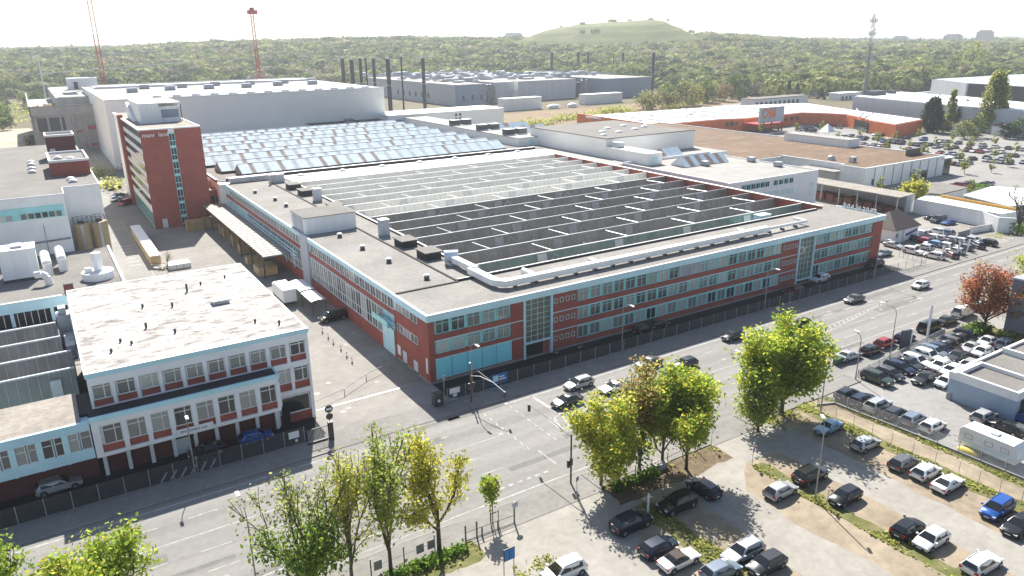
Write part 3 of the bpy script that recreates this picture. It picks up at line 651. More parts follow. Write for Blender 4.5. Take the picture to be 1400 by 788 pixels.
def rooftop_brick(x0, x1, y0, y1, z1, name, label, mm):
    o = thing(name, label, 'roof building', ((x0 + x1) / 2, y0, 20.5))
    MB().box(x0, y0, 20.5, x1, y1, z1).build('wall', mm, o)
    MB().box(x0 + .3, y0 + .3, z1, x1 - .3, y1 - .3, z1 + .02).build('roof', 'felt_roof', o)
    q = MB(); q.box(x0 - .1, y0 - .1, z1, x1 + .1, y0 + .3, z1 + .5); q.box(x0 - .1, y1 - .3, z1, x1 + .1, y1 + .1, z1 + .5); q.box(x0 - .1, y0 + .3, z1, x0 + .3, y1 - .3, z1 + .5); q.box(x1 - .3, y0 + .3, z1, x1 + .1, y1 - .3, z1 + .5); q.build('parapet', 'white_trim', o)
    return o
o = rooftop_brick(1.7, 9.4, 194, 211, 23.6, 'roof_penthouse', 'red brick roof building with white parapet on the white hall', 'brick_red')
o = rooftop_brick(2.2, 8.6, 224, 232, 26.3, 'lift_head', 'dark maroon lift house with a pale door on the white hall', 'brick_dark')
MB().box(2.7, 223.9, 20.5, 3.9, 223.99, 23.4).build('door', 'door_white', o)
hd = None
for i, (x, y, l) in enumerate([(5.2, 184, 'white roof dome nearest the front edge of the white hall'), (5.0, 187.5, 'white roof dome second from the front of the white hall'), (-1.9, 204, 'nearest white dome of the four in a row left of the brick roof building'), (-1.9, 210, 'second white dome of the four left of the brick roof building'), (-1.9, 217, 'third white dome of the four left of the brick roof building'), (-1.9, 222, 'farthest white dome of the four left of the brick roof building'),
        (3.6, 200, 'white dome on the left of the red brick penthouse roof'), (6, 197.5, 'white dome on the right of the red brick penthouse roof')]):
    z = 20.5 if i < 6 else 23.62
    if hd is None:
        hd = thing('roof_dome', l, 'skylight', (x, y, z), 'white domes on the white hall roof'); MB().box(x - .8, y - .8, z, x + .8, y + .8, z + .35).build('kerb', 'zinc', hd); MB().dome(x, y, z + .35, .85, .85, .4, 10, 3).build('dome', 'duct_white', hd, True); index_kids(hd)
    else: dup(hd, (x, y, z), label=l)

# ================================================================ brick tower
TX0, TX1, TY0, TY1, TZ = 23.6, 38.8, 221.2, 286, 26.6
tw = thing('brick_tower', 'tall red brick office tower with white lettering and a glazed stair strip', 'tower building', (TX0, TY0, 0))
m = MB(); m.box(TX0, TY0, 0, 30.5, TY0 + .4, TZ); m.box(32, TY0, 0, TX1, TY0 + .4, TZ); m.box(TX0 + .3, TY0 + .4, 0, TX1, TY1, TZ - .1); m.box(TX0 - .9, 262, 0, TX0 + .4, 266, TZ + 1.2); m.build('wall', 'brick_red', tw)
m = MB()
for k in range(8): m.box(TX0 + .02, TY0 + .4, 5.2 + k * 3.0 - (0 if k else .6), TX0 + .3, 262, 6.55 + k * 3.0 if k < 7 else TZ)
m.box(TX0 + .02, 266, 0, TX0 + .3, TY1, TZ)
[m.box(TX0 + .02, 222.0 + k * 3.031 - .28, 5.2, TX0 + .3, 222.0 + k * 3.031 + .28, TZ) for k in range(1, 13)]
m.build('spandrel', 'cream_metal', tw)
for k in range(7):
    z = 6.55 + k * 3.0
    for y in split(222.2, 261.6, 13): window(tw, TX0 - .02, y, z, 2.46, 1.62, LEFT, mull=(.5,), fm='dark_metal', gm='dark_glass', t=.06, d=.035)
for y in split(222, 261.8, 12): window(tw, TX0 - .02, y, .3, 3.1, 4.2, LEFT, mull=(.5,), trans=(.6,), fm='teal_frame', gm='dark_glass', t=.2, name='shop_window', d=.05)
m = MB(); m.box(30.5, TY0 + .1, 0, 32.0, TY0 + .3, TZ); o = m.build('stair_glazing', 'tower_glass', tw)
m = MB()
for k in range(14): z = .6 + k * 1.9; m.box(30.52, TY0 + .05, z, 31.98, TY0 + .1, z + (.75 if k % 2 else .2))
for x in (30.5, 31.2, 31.9): m.box(x, TY0 + .02, 0, x + .1, TY0 + .1, TZ - .8)
m.build('teal_infill', 'teal_frame', o); MB().box(30.5, TY0 - .02, TZ - .9, 32, TY0 + .1, TZ).build('head_panel', 'white_trim', o)
m = MB()
m.box(TX0 - .35, TY0 - .05, TZ, TX1 + .05, TY0 + .5, TZ + .35); m.box(TX0 - .35, TY0 + .5, TZ, TX0 + .5, TY1, TZ + .35); m.box(TX1 - .5, TY0 + .5, TZ, TX1 + .05, TY1, TZ + .35); m.build('parapet', 'white_trim', tw)
m = MB(); m.box(TX0 + .5, TY0 + .5, TZ - .1, TX1 - .5, TY1, TZ + .1); m.build('roof', 'pale_roof', tw)
MB().box(25.6, TY0 - .08, .1, 26.9, TY0 - .01, 2.6).build('door', 'door_white', tw)
tl = thing('tower_sign', 'white company lettering at the top left of the tower front', 'sign', (27, TY0 - .1, 25))
text('letters', 'manr', 1.55, 'letter_white', tl, (24.0, TY0 - .05, 24.85), (pi / 2, 0, 0), .06); text('letter_o', 'o', 1.55, 'letter_blue', tl, (27.05, TY0 - .05, 24.85), (pi / 2, 0, 0), .06); text('letters', 'land', 1.55, 'letter_white', tl, (28.0, TY0 - .05, 24.85), (pi / 2, 0, 0), .06)
th = thing('tower_penthouse', 'white plant house with a dark louvre on the tower roof', 'plant room', (31, 240, TZ))
m = MB(); m.box(26.4, 240, TZ + .1, 31.6, 262, 32.1); m.box(31.6, 241, TZ + .1, 37.4, 258, 31.2); m.box(31.6, 243, 31.2, 37.4, 258, 32.1); m.build('wall', 'white_metal', th)
MB().box(32.3, 240.9, 28.0, 36.9, 240.99, 30.3).build('louvre', 'blue_grey_metal', th); MB().box(26.3, 239.9, 32.1, 37.5, 262.1, 32.3).build('roof', 'white_trim', th); MB().tube((37.6, 240.8, TZ), (37.6, 240.8, 31.6), .12, .12, 6).build('flue', 'dark_metal', th)
MB().face([(25.5, 250, TZ + .1), (25.5, 263, TZ + .1), (25.5, 263, 31.5)]).face([(26.3, 250, TZ + .1), (26.3, 263, 31.5), (26.3, 263, TZ + .1)]).face([(25.5, 250, TZ + .1), (25.5, 263, 31.5), (26.3, 263, 31.5), (26.3, 250, TZ + .1)]).build('buttress', 'white_metal', th)
br = thing('link_bridge', 'low dark brick link with windows between tower and yard wing', 'building', (40.5, 224, 0))
MB().box(38.85, 224, 0, 42.4, 229, 8.4).build('wall', 'brick_red', br); MB().box(38.85, 223.9, 8.4, 42.4, 229, 8.6).build('roof', 'pale_roof', br)
for x in (39.9, 41.3): window(br, x, 223.85, 5, 1.1, 2, fm='dark_metal', gm='dark_glass')
lk = thing('cream_passage', 'long low cream walled passage with white roof rail behind the tower', 'building', (41, 232, 0))
MB().box(39.0, 232, 0, 41.1, 300, 9.6).build('wall', 'cream_metal', lk); MB().box(38.9, 231.9, 9.6, 41.2, 300, 9.8).build('roof', 'white_trim', lk)

# ---------------------------------------------------------------- the yard
cp = thing('loading_canopy', 'long corrugated loading canopy on posts along the yard wing', 'canopy', (38.8, 187, 0))
m = MB(); n = 64
for k in range(n): y = 156.8 + 62.5 * k / n; m.box(36.2, y, 5.15 + (.1 if k % 2 else 0), 42.1, y + 62.5 / n, 5.3 + (.1 if k % 2 else 0))
m.build('roof', 'corrugated', cp)
for y in (158, 168.5, 179, 189.5, 200, 210.5, 218.5): MB().tube((36.5, y, 0), (36.5, y, 5.2), .12, .12, 6).tube((36.5, y, 4.9), (42, y, 5.0), .1, .1, 5).build('post', 'dark_metal', cp)
MB().box(36.2, 156.6, 4.95, 42.1, 156.8, 5.25).build('front_beam', 'steel', cp)
aw = thing('smoker_shelter', 'pair of pale curved shelter roofs beside the yard wing', 'shelter', (39, 135, 0))
for ya, yb, z in ((129.0, 135.5, 2.9), (135.6, 143, 3.1)):
    q = MB(); k = 6
    for i in range(k): a, b = i / k, (i + 1) / k; q.face([(37.4 + 2.9 * a, ya, z + .25 * sin(pi * a)), (37.4 + 2.9 * b, ya, z + .25 * sin(pi * b)), (37.4 + 2.9 * b, yb, z + .25 * sin(pi * b)), (37.4 + 2.9 * a, yb, z + .25 * sin(pi * a))])
    q.build('roof', 'white_metal', aw)
    for x in (37.6, 40.1):
        for y in (ya + .3, yb - .3): MB().tube((x, y, 0), (x, y, z), .06, .06, 5).build('post', 'dark_metal', aw)
lt = thing('long_crate_stack', 'long row of timber crates under white sheeting in the yard', 'crate stack', (18.2, 199, 0))
m = MB()
for k in range(9): m.box(17.3, 181.8 + k * 4.0, .05, 19.4, 185.5 + k * 4.0, 2.45)
m.build('crates', 'timber_pale', lt); MB().box(17.2, 181.7, 2.45, 19.5, 217.6, 2.65).build('sheet', 'white_trim', lt)
for (x, y, w, d, h, mm, l) in [(32.6, 214.8, 4.2, 3.2, 2.6, 'timber', 'brown timber crate against the tower foot, left one of the pair'), (37, 216, 4, 3.2, 2.6, 'timber', 'brown timber crate against the tower foot, right one of the pair'),
        (22.5, 178.2, 4.6, 3.6, 1.2, 'white_trim', 'white sheeted pallet load near the office block'), (37.8, 172, 3.6, 2.8, 1.6, 'timber_pale', 'pale plank crate under the middle of the canopy'), (37.8, 162.5, 4, 5, 1.8, 'timber_pale', 'wide stack of pale boards under the near canopy end'),
        (38.4, 183, 3, 3, 2, 'timber', 'brown crate under the canopy behind the pale crate'), (38.6, 192, 3, 4, 2.6, 'timber', 'tall brown crate under the far half of the canopy'), (38.8, 204, 3, 6, 2.5, 'timber', 'long brown crate row near the far canopy end')]:
    o = thing('timber_crate' if 'timber' in mm else 'pallet_load', l, 'crate' if 'timber' in mm else 'pallet load', (x, y, 0)); q = MB(); q.box(x - w / 2, y - d / 2, .15, x + w / 2, y + d / 2, h); q.build('box', mm, o)
    q = MB(); n = max(2, int(w / 1.2))
    for k in range(n + 1): xx = x - w / 2 + k * (w - .1) / n; q.box(xx, y - d / 2 - .06, .1, xx + .1, y - d / 2 - .003, h)
    q.box(x - w / 2, y - d / 2, 0, x + w / 2, y + d / 2, .15); q.build('batten', 'timber_pale' if mm != 'timber_pale' else 'timber', o)
sc = thing('scrap_pile', 'heap of mixed scrap boards beside the white pallet load', 'scrap heap', (19.5, 180, 0)); q = MB()
for k in range(26): x, y = 18 + rnd.random() * 3.5, 177.5 + rnd.random() * 4; a = rnd.random() * pi; q.tube((x, y, .2 + rnd.random() * .6), (x + cos(a) * 1.3, y + sin(a) * 1.3, .2 + rnd.random() * .6), .14, .14, 4, k % 2)
q.build('boards', ['timber_pale', 'white_trim'], sc)
bol = None
for i, (x, y) in enumerate([(36.3, 120.3), (36.2, 117), (36.1, 114.2), (36.2, 110.8), (36.0, 107.6), (35.9, 105.0)]):
    if bol is None:
        bol = thing('bollard', 'thin red and white marker post nearest the black van in the yard', 'marker post', (x, y, 0), 'marker posts in the yard'); MB().cyl(x, y, .08, .95, .07, .07, 8).build('post', 'brick_dark', bol); MB().cyl(x, y, 0, .08, .2, .2, 8).build('foot', 'black_rubber', bol); MB().cyl(x, y, .5, .75, .075, .075, 8).build('band', 'letter_white', bol); index_kids(bol)
    else: dup(bol, (x, y, 0), label='marker post number %s in the yard row counted from the black van' % ('two', 'three', 'four', 'five', 'six')[i - 1] if i < 5 else 'marker post closest to the road in the yard row')
# ================================================================ right of the saw-tooth hall
mat('orange_wall', (.68, .17, .05), .6, .15, .3)
mat('orange_sign', (.75, .20, .02), .5, .1)
mat('bright_roof', (.82, .82, .80), .6, .1, .15)
patchy('sedum', [(.28, (.155, .125, .065)), (.5, (.19, .125, .085)), (.72, (.265, .185, .13))], .09, .5, .3, stretch=(1, 2.2, 1))
mat('wood_beam', (.50, .27, .04), .6, .15, .5)
mat('dark_tile', (.075, .055, .05), .8, .3, .8)
mat('red_tile', (.25, .13, .095), .8, .25, .8)
mat('clad_dark', (.05, .06, .075), .5, .2, .3)
mat('red_paint', (.42, .03, .03), .45, .15)
mat('yellow_paint', (.70, .52, .02), .5, .1)
mat('crane_pale', (.52, .27, .26), .5, .15)
mat('crane_red', (.42, .075, .07), .5, .15)

wb = thing('white_tower_block', 'tall windowless white metal block right of the saw-tooth hall', 'factory building', (158, 190, 10.9))
m = MB(); m.box(157.0, 191.5, 0, 197, 236, 16.9); m.build('wall', 'cream_metal', wb)
MB().box(157.2, 191.7, 16.9, 196.8, 235.8, 17.02).build('roof', 'felt_roof', wb)
m = MB(); m.box(156.9, 191.4, 16.9, 197.1, 191.7, 17.15); m.box(156.9, 191.7, 16.9, 157.2, 236, 17.15); m.build('roof_edge', 'dark_metal', wb)
d0 = None
for i, (x, y) in enumerate([(163, 200), (168, 207), (172, 203), (176, 214), (182, 206), (186, 217), (190, 210)]):
    if d0 is None: d0 = thing('roof_dome', 'white skylight dome on the roof of the tall white block', 'skylight', (x, y, 17), 'skylight domes on the tall white block'); MB().dome(x, y, 17.1, 1.3, 1.3, .6, 10, 3).build('dome', 'duct_white', d0, True); MB().box(x - 1.1, y - 1.1, 17.02, x + 1.1, y + 1.1, 17.12).build('kerb', 'zinc', d0); index_kids(d0)
    else: dup(d0, (x, y, 17))
lb = thing('white_low_block', 'lower white box with a pale blue door in front of the tall white block', 'factory building', (158, 172, 10.9))
MB().box(157.1, 171.5, 0, 163.0, 191.4, 14.3).build('wall', 'cream_metal', lb); MB().box(157.0, 171.4, 14.3, 163.1, 191.4, 14.5).build('roof', 'cream_metal', lb); MB().box(159.2, 171.4, 11.2, 161.2, 171.49, 13.4).build('door', 'fascia_blue', lb); MB().box(158, 186.5, 14.5, 160.6, 190, 16.2).build('air_unit', 'zinc', lb)
cw = thing('white_wing', 'cream two storey wing with window strips and a pale flat roof right of the hall', 'office building', (153, 135.5, 0))
m = MB(); m.box(152.8, 135.8, 0, 190.5, 178, 10.7); m.box(148.5, 178, 0, 200, 250, 10.8); m.build('wall', 'cream_metal', cw)
MB().box(153, 136, 10.7, 190.3, 177.8, 10.85).box(148.6, 178, 10.8, 199.8, 249, 10.9).build('roof', 'pale_grey' if 'pale_grey' in MATS else mat('pale_grey', (.275, .265, .25), .8, .2, .2), cw)
m = MB(); m.box(152.8, 135.5, 10.2, 190.6, 135.8, 11.1); m.box(190.3, 135.8, 10.2, 190.6, 178, 11.1); m.box(152.8, 135.8, 10.7, 153.1, 178, 11.3); m.box(153, 177.7, 10.7, 190.6, 178, 11.6); m.box(152.8, 135.5, 0, 190.6, 135.8, 8.0); m.box(152.8, 135.5, 8.0, 158, 135.8, 10.2); m.box(181, 135.5, 8.0, 190.6, 135.8, 10.2); m.build('facade', 'white_wall', cw)
m = MB(); m.box(158, 135.65, 8.0, 181, 135.79, 10.2); m.build('window_band', 'white_wall', cw)
for x in [159.2 + 1.9 * k for k in range(6)] + [172.2 + 2.2 * k for k in range(4)]: window(cw, x, 135.5, 8.5, 1.7, 1.45, fm='teal_frame', gm='dark_glass', mull=(.6,), t=.1)
for x in [163.5 + 2.2 * k for k in range(8)]: window(cw, x, 135.4, 5.6, 1.7, 1.4, fm='teal_frame', gm='dark_glass', mull=(.6,), t=.1)
for z in (6.2, 4.0): window(cw, 188, 135.4, z, 1.2, 1.4, fm='teal_frame', gm='dark_glass', mull=(), t=.1)
cu_ = None
for x, y, l in ((171, 161, 'grey roof cube in the middle of the cream wing roof'), (187, 147, 'small grey cowl on the cream wing roof near its front right corner'), (188, 158, 'grey cowl beside the far parapet of the cream wing')):
    o = thing('roof_cowl', l, 'roof vent', (x, y, 10.9)); MB().box(x - .9, y - .9, 10.86, x + .9, y + .9, 11.1).build('base', 'dark_metal', o); MB().box(x - 1, y - 1, 11.1, x + 1, y + 1, 12.3).build('body', 'zinc', o)
pk = random.Random(5)
def prism_row(x0, x1, y, h, label, n):
    o = thing('skylight_ridge', label, 'skylight', (x0, y, 10.9)); g, s_ = MB(), MB()
    for k in range(n):
        a, b = x0 + (x1 - x0) * k / n, x0 + (x1 - x0) * (k + 1) / n; f = [(a, y, 11), (b, y, 11), (b, y + 3.4, 11 + h), (a, y + 3.4, 11 + h)]
        (g if k % 2 == 0 or pk.random() < .3 else s_).face(f)
    g.build('glazing', 'sky_reflect_glazing', o); s_.build('infill_panel', 'sky_panel_brown', o)
    e = MB(); e.face([(x0, y + 3.4, 11 + h), (x1, y + 3.4, 11 + h), (x1, y + 6.8, 11), (x0, y + 6.8, 11)]); e.face([(x0, y, 11), (x0, y + 3.4, 11 + h), (x0, y + 6.8, 11)]); e.face([(x1, y, 11), (x1, y + 6.8, 11), (x1, y + 3.4, 11 + h)]); e.build('base', 'white_metal', o)
prism_row(163.5, 182, 161.5, 2.6, 'gable skylight ridge on the cream wing roof, nearer one of two', 9)
prism_row(163.5, 180, 179, 2.6, 'gable skylight ridge on the cream wing roof, right behind the nearer ridge', 7)
for i, y in enumerate((236, 248, 262, 276)): prism_row(165 if i == 0 else 162, 186, y + 4, 2.6, ['nearest', 'second', 'third', 'farthest'][i] + ' gable skylight ridge between the flat topped fan house and the tall white block', 10)
ac = thing('fan_house', 'long cream flat topped block carrying six dark cooling units', 'factory building', (148.5, 231, 10.9))
MB().box(148.5, 231, 0, 159.7, 330, 13.9).build('wall', 'cream_metal', ac); MB().box(148.4, 230.9, 13.9, 159.8, 330, 14.1).build('roof', 'pale_grey', ac); MB().box(153.2, 230.9, 11.2, 155.6, 230.99, 13.3).build('door', 'fascia_blue', ac)
for i, y in enumerate((242, 262, 285)):
    for k, x in enumerate((151.2, 156.6)):
        o = thing('cooling_unit', f'dark louvred cooling unit in the {["near", "middle", "far"][i]} pair on the fan house, {["left", "right"][k]} one', 'cooling unit', (x, y, 14.1)); MB().box(x - 1.9, y - 1.5, 14.4, x + 1.9, y + 1.5, 16.2).build('body', 'clad_dark', o); MB().box(x - 2, y - 1.6, 16.2, x + 2, y + 1.6, 16.35).build('lid', 'white_trim', o); MB().box(x - 2, y - 1.6, 14.1, x + 2, y + 1.6, 14.4).build('foot', 'steel', o)
    MB().box(149, y - 2.5, 14.1, 158.5, y - 1.8, 14.3).build('duct_strip', 'white_trim', ac)
o = thing('cream_annex', 'low cream hall with a pale roof beside the big windowless hall', 'factory building', (139, 331, 0)); MB().box(141, 331, 0, 204, 352, 15.2).build('wall', 'cream_metal', o); MB().box(140.9, 330.9, 15.2, 204.1, 352, 15.4).build('roof', 'bright_roof', o)
m = MB(); [m.box(176 + a * 2.2, 330.9, 11.2 + b * 1.8, 177.2 + a * 2.2, 330.99, 12.3 + b * 1.8) for a in (0, 1) for b in (0, 1)]; m.build('louvre', 'dark_metal', o)
o = thing('cream_lean_to', 'flat cream lean to at the foot of the big windowless hall', 'factory building', (108, 322, 0)); MB().box(106, 330.2, 0, 148, 344.8, 12.8).build('wall', 'cream_metal', o); MB().box(105.9, 330.1, 12.8, 148, 344.8, 13.0).build('roof', 'tar', o); MB().box(122, 336, 13.0, 126, 339, 14.6).build('roof_unit', 'pale_grey', o)

# big windowless hall, construction hall, cranes
bh = thing('big_hall', 'huge windowless cream hall with a row of white skylight domes along its roof edge', 'hall', (26, 345, 0))
MB().box(26, 345, 0, 145.4, 470, 27.2).build('wall', 'cream_metal', bh); MB().box(26.3, 345.3, 27.2, 145.1, 470, 27.35).build('roof', 'pale_grey', bh); m = MB(); m.box(25.9, 344.9, 26.9, 145.5, 345.3, 27.5); m.box(25.9, 345.3, 26.9, 26.3, 470, 27.5); m.build('roof_edge', 'white_trim', bh)
dd = None
for k in range(13):
    x = 46 + k * 7.6
    if dd is None: dd = thing('roof_dome', 'white skylight dome along the front roof edge of the big windowless hall', 'skylight', (x, 347.5, 27.35), 'skylight domes on the big hall'); MB().dome(x, 347.5, 27.6, 2, 1.3, .9, 10, 3).build('dome', 'duct_white', dd, True); MB().box(x - 1.6, 346.4, 27.35, x + 1.6, 348.6, 27.6).build('kerb', 'zinc', dd); index_kids(dd)
    else: dup(dd, (x, 347.5, 27.35))
ru = None
for k in range(12):
    x, y = 42 + k * 8.6, (395, 420)[k % 2] + (k % 3) * 3
    if ru is None: ru = thing('roof_unit', 'grey ventilation box among the row on the big hall roof', 'roof unit', (x, y, 27.35), 'ventilation boxes on the big hall roof'); MB().box(x - 2.2, y - 1.5, 27.6, x + 2.2, y + 1.5, 29.4).build('body', 'grey_metal', ru); MB().box(x - 2.3, y - 1.6, 27.35, x + 2.3, y + 1.6, 27.6).build('base', 'dark_metal', ru); index_kids(ru)
    else: dup(ru, (x, y, 27.35))
rr = thing('roof_railing', 'long thin railing along the back of the big hall roof', 'railing', (26, 465, 27.35)); MB().box(30, 440, 27.36, 144, 441.5, 28.4).box(30, 441.5, 27.36, 144, 463, 27.9).build('roof_step', 'duct_white', bh)
m = MB(); m.box(27, 464, 28.3, 145, 464.1, 28.45)
for k in range(40): m.box(27 + k * 3, 464, 27.35, 27.1 + k * 3, 464.1, 28.3)
m.build('rails', 'white_trim', rr)
uh = thing('unfinished_hall', 'grey concrete hall still under construction with open bays and scaffolding', 'construction site building', (0, 415, 0))
m = MB(); m.box(.3, 415.5, 0, 33, 416, 21.5); m.box(0, 415, 0, .5, 545, 21.9); m.box(.5, 470, 0, 60, 545, 18); m.box(0, 415, 17.5, 33, 415.5, 21.5); m.box(.5, 416, 18.4, 33, 470, 19.0); m.box(12, 430, 19, 33, 545, 24.5); m.build('wall', 'concrete', uh)
m = MB(); m.box(0, 414.8, 21.5, 33, 415.3, 21.95); m.box(-.1, 415.3, 21.9, .6, 545, 22.1); m.box(13, 431, 24.5, 60, 545, 24.7); m.build('parapet', 'pale_grey', uh)
m = MB()
for k in range(7): x = 1.2 + k * 5.1; m.box(x, 414.5, 0, x + .8, 415, 17.5)
m.build('column', 'concrete', uh)
m = MB(); m.box(2.5, 415.3, 10.5, 13.5, 415.49, 16.5); m.box(27, 415.3, 1, 32, 415.49, 9); m.build('opening', 'clad_dark', uh)
m = MB(); m.box(3, 414.9, 9.2, 20, 415.29, 10.0); m.box(22, 414.9, 10.2, 31, 415.29, 12); m.box(20, 414.9, 2.5, 33, 415.29, 3.6); m.build('safety_barrier', 'crane_red', uh)
m = MB()
for x in (2.2, 18.2, 20.4, 30.6): m.tube((x, 414.2, 0), (x, 414.2, 18), .12, .12, 4)
for k in range(8): m.tube((30.6, 414.2, 2 + k * 2), (32.6, 414.2, 3 + k * 2), .1, .1, 4)
for k in range(26): xx, yy = 2 + rnd.random() * 9, 420 + rnd.random() * 40; m.box(xx, yy, 19.0, xx + rnd.random() * 3, yy + 2, 19.4 + rnd.random())
m.build('scaffold', 'timber_pale', uh)
o = thing('roof_cabin', 'white box shaped cabin on the unfinished hall roof', 'roof building', (27, 500, 24.7)); MB().box(21, 500, 24.7, 36, 508, 31).build('wall', 'white_metal', o); MB().box(24, 499.9, 25, 26, 499.99, 29).build('door', 'clad_dark', o)
def lattice(m, x, y, z0, z1, w, step, r=.16, mi=0, x1=None):
    x1 = x if x1 is None else x1; n = int((z1 - z0) / step); P = []
    for k in range(n + 1):
        t = k / n; cx = x + (x1 - x) * t; z = z0 + (z1 - z0) * t; P.append([(cx + a * w, y + b * w, z) for a, b in ((-1, -1), (1, -1), (1, 1), (-1, 1))])
    for k in range(n):
        for j in range(4):
            m.tube(P[k][j], P[k + 1][j], r, r, 4, mi, False); m.tube(P[k][j], P[k + 1][(j + 1) % 4], r * .6, r * .6, 4, mi, False); m.tube(P[k + 1][j], P[k + 1][(j + 1) % 4], r * .6, r * .6, 4, mi, False)
def crane(name, label, x, y, zm, ztop, lw=1.1):
    o = thing(name, label, 'crane', (x, y, 0)); m = MB(); lattice(m, x, y, 0, zm, lw, 2.6, .2); m.build('lower_mast', 'crane_red', o); m = MB(); lattice(m, x, y, zm, ztop, lw, 2.6, .17); tag(m.build('upper_mast', 'crane_pale', o), 'paler upper mast section'); return o
o = crane('tower_crane', 'red and white tower crane mast rising beside the unfinished hall out of the picture top', 41, 522, 54, 80)
m = MB(); m.box(38, 505, 82, 44, 527, 84); m.tube((41, 527, 83), (-14, 527, 83), .6, .5, 5); m.build('jib', 'white_metal', o)
o = crane('slim_crane', 'slim red tower crane mast with a small slewing head behind the big hall', 132, 520, 46, 66, .8)
m = MB(); m.box(129.6, 518, 66, 135.2, 522, 68.4); m.box(131, 519, 68.4, 133.5, 521, 70); tag(m.build('slewing_head', 'crane_red', o), 'pinkish slewing head'); 
o = thing('site_crane_jib', 'low white crane jib lying across the trees behind the unfinished hall', 'crane', (60, 640, 0)); MB().tube((10, 640, 30), (120, 640, 36), .35, .35, 5).tube((12, 640, 0), (12, 640, 38), .5, .5, 5).build('boom', 'white_metal', o)

# data centre, chimneys, containers
dc = thing('grey_hall_complex', 'wide grey clad hall complex with crowded rooftop plant in front of the forest', 'hall', (277, 505, 0))
m = MB(); m.box(278, 521, 0, 305, 700, 15.6); m.box(318, 528, 0, 398, 740, 15.8); m.build('wall', 'grey_metal', dc)
MB().box(277.9, 520.7, 0, 304.6, 520.99, 15.7).build('front_wall', 'blue_grey_metal', dc); MB().box(414, 505, 0, 463.5, 640, 15.8).build('front_wall', 'blue_grey_metal', dc)
m = MB(); m.box(305, 535, 0, 318, 700, 12); m.box(398, 540, 0, 414, 640, 12); m.build('link', 'clad_dark', dc)
m = MB(); m.box(278, 521, 15.7, 305, 700, 15.9); m.box(318, 528, 15.8, 398, 740, 16); m.box(414, 505, 15.8, 463.5, 640, 16); m.build('roof', 'pale_grey', dc)
m = MB(); m.box(277.7, 520.5, 15.7, 305.2, 521.2, 16.2); m.box(277.6, 521.2, 15.7, 278.2, 700, 16.2); m.box(413.7, 504.7, 15.8, 463.8, 505.3, 16.3); m.build('roof_edge', 'white_trim', dc)
ro = random.Random(9); m = MB()
for k in range(150):
    x = ro.uniform(282, 455); y = ro.uniform(545, 735)
    if x > 400: y = ro.uniform(560, 640)
    m.box(x, y, 16.2, x + ro.uniform(2, 9), y + ro.uniform(2, 5), 17.3 + ro.random() * 2.2, ro.choice((0, 0, 1)))
for k in range(9): y = 550 + k * 20; m.tube((284, y, 18.2), (460 if y < 640 else 396, y, 18.2), .5, .5, 5, 0)
m.build('roof_plant', ['zinc', 'duct_white'], dc)
m = MB()
for y in (560, 600, 640): 
    for k in range(8):
        x = 300 + k * 19
        if x < 398: m.dome(x, y, 17.8, 2.4, 2.4, 2.6, 8, 3)
m.build('vent_dome', 'duct_white', dc, True)
m = MB()
for k in range(50): m.tube((306 + ro.random() * 11, 522 + ro.random() * 10, 0), (306 + ro.random() * 11, 524 + ro.random() * 9, 15), .25, .25, 4)
for k in range(20): m.tube((400 + ro.random() * 12, 520 + ro.random() * 14, 0), (400 + ro.random() * 12, 520 + ro.random() * 14, 15), .25, .25, 4)
m.build('pipework', 'steel', dc)
m = MB()
for k in range(9): m.box(284 + k * 8 if k < 3 else 278 - .2, 520.4 if k < 3 else 530 + k * 12, 4, (285.6 + k * 8) if k < 3 else 277.95, 520.69 if k < 3 else 533 + k * 12, 8)
m.build('louvre', 'clad_dark', dc)
mat('chimney_blue', (.018, .026, .045), .5, .2, .3)
CH = [(204.3, 560, 36.6, 1.35, 'dark chimney farthest left in the row behind the big hall'), (211.5, 560, 35.4, 1.55, 'fat dark chimney second from the left behind the big hall'), (218.4, 560, 36.4, 1.2, 'dark chimney third from the left behind the big hall'), (222.9, 560, 36.8, .6, 'very thin dark chimney close to the third one behind the big hall'), (229.1, 560, 36.2, 1.2, 'dark chimney just left of the big hall end'),
      (221.4, 515, 36.4, 1.55, 'thick dark chimney right beside the end of the big hall'), (231.8, 515, 37.8, .6, 'thin dark flue between two thick chimneys'), (249, 515, 36.2, 1.3, 'dark chimney standing alone in front of the long grey side wall'),
      (522.9, 740, 34, 1.6, 'dark chimney rising behind the middle of the rooftop plant'), (561.5, 740, 33.4, 1.4, 'left one of the close pair of chimneys behind the grey halls'), (575.6, 740, 33.2, 1.4, 'right one of the close pair of chimneys behind the grey halls'), (615, 740, 31, .7, 'thin flue left of the last chimney behind the blue grey block'), (630.1, 740, 31.4, 1.7, 'thick dark chimney behind the blue grey block'), (464.4, 505, 36, 1.35, 'tall dark chimney at the right corner of the blue grey block')]
for x, y, h, r, l in CH:
    o = thing('chimney', l, 'chimney', (x, y, 0), 'dark steel chimneys'); MB().cyl(x, y, 0, h, r, r, 14).build('shaft', 'chimney_blue', o, True); MB().cyl(x, y, h, h + 1.5, r * .7, r * .55, 10).build('tip', 'duct_white', o, True)
    if r > 1: MB().cyl(x, y, h * .5, h * .5 + .35, r + .7, r + .7, 10).build('platform', 'zinc', o)
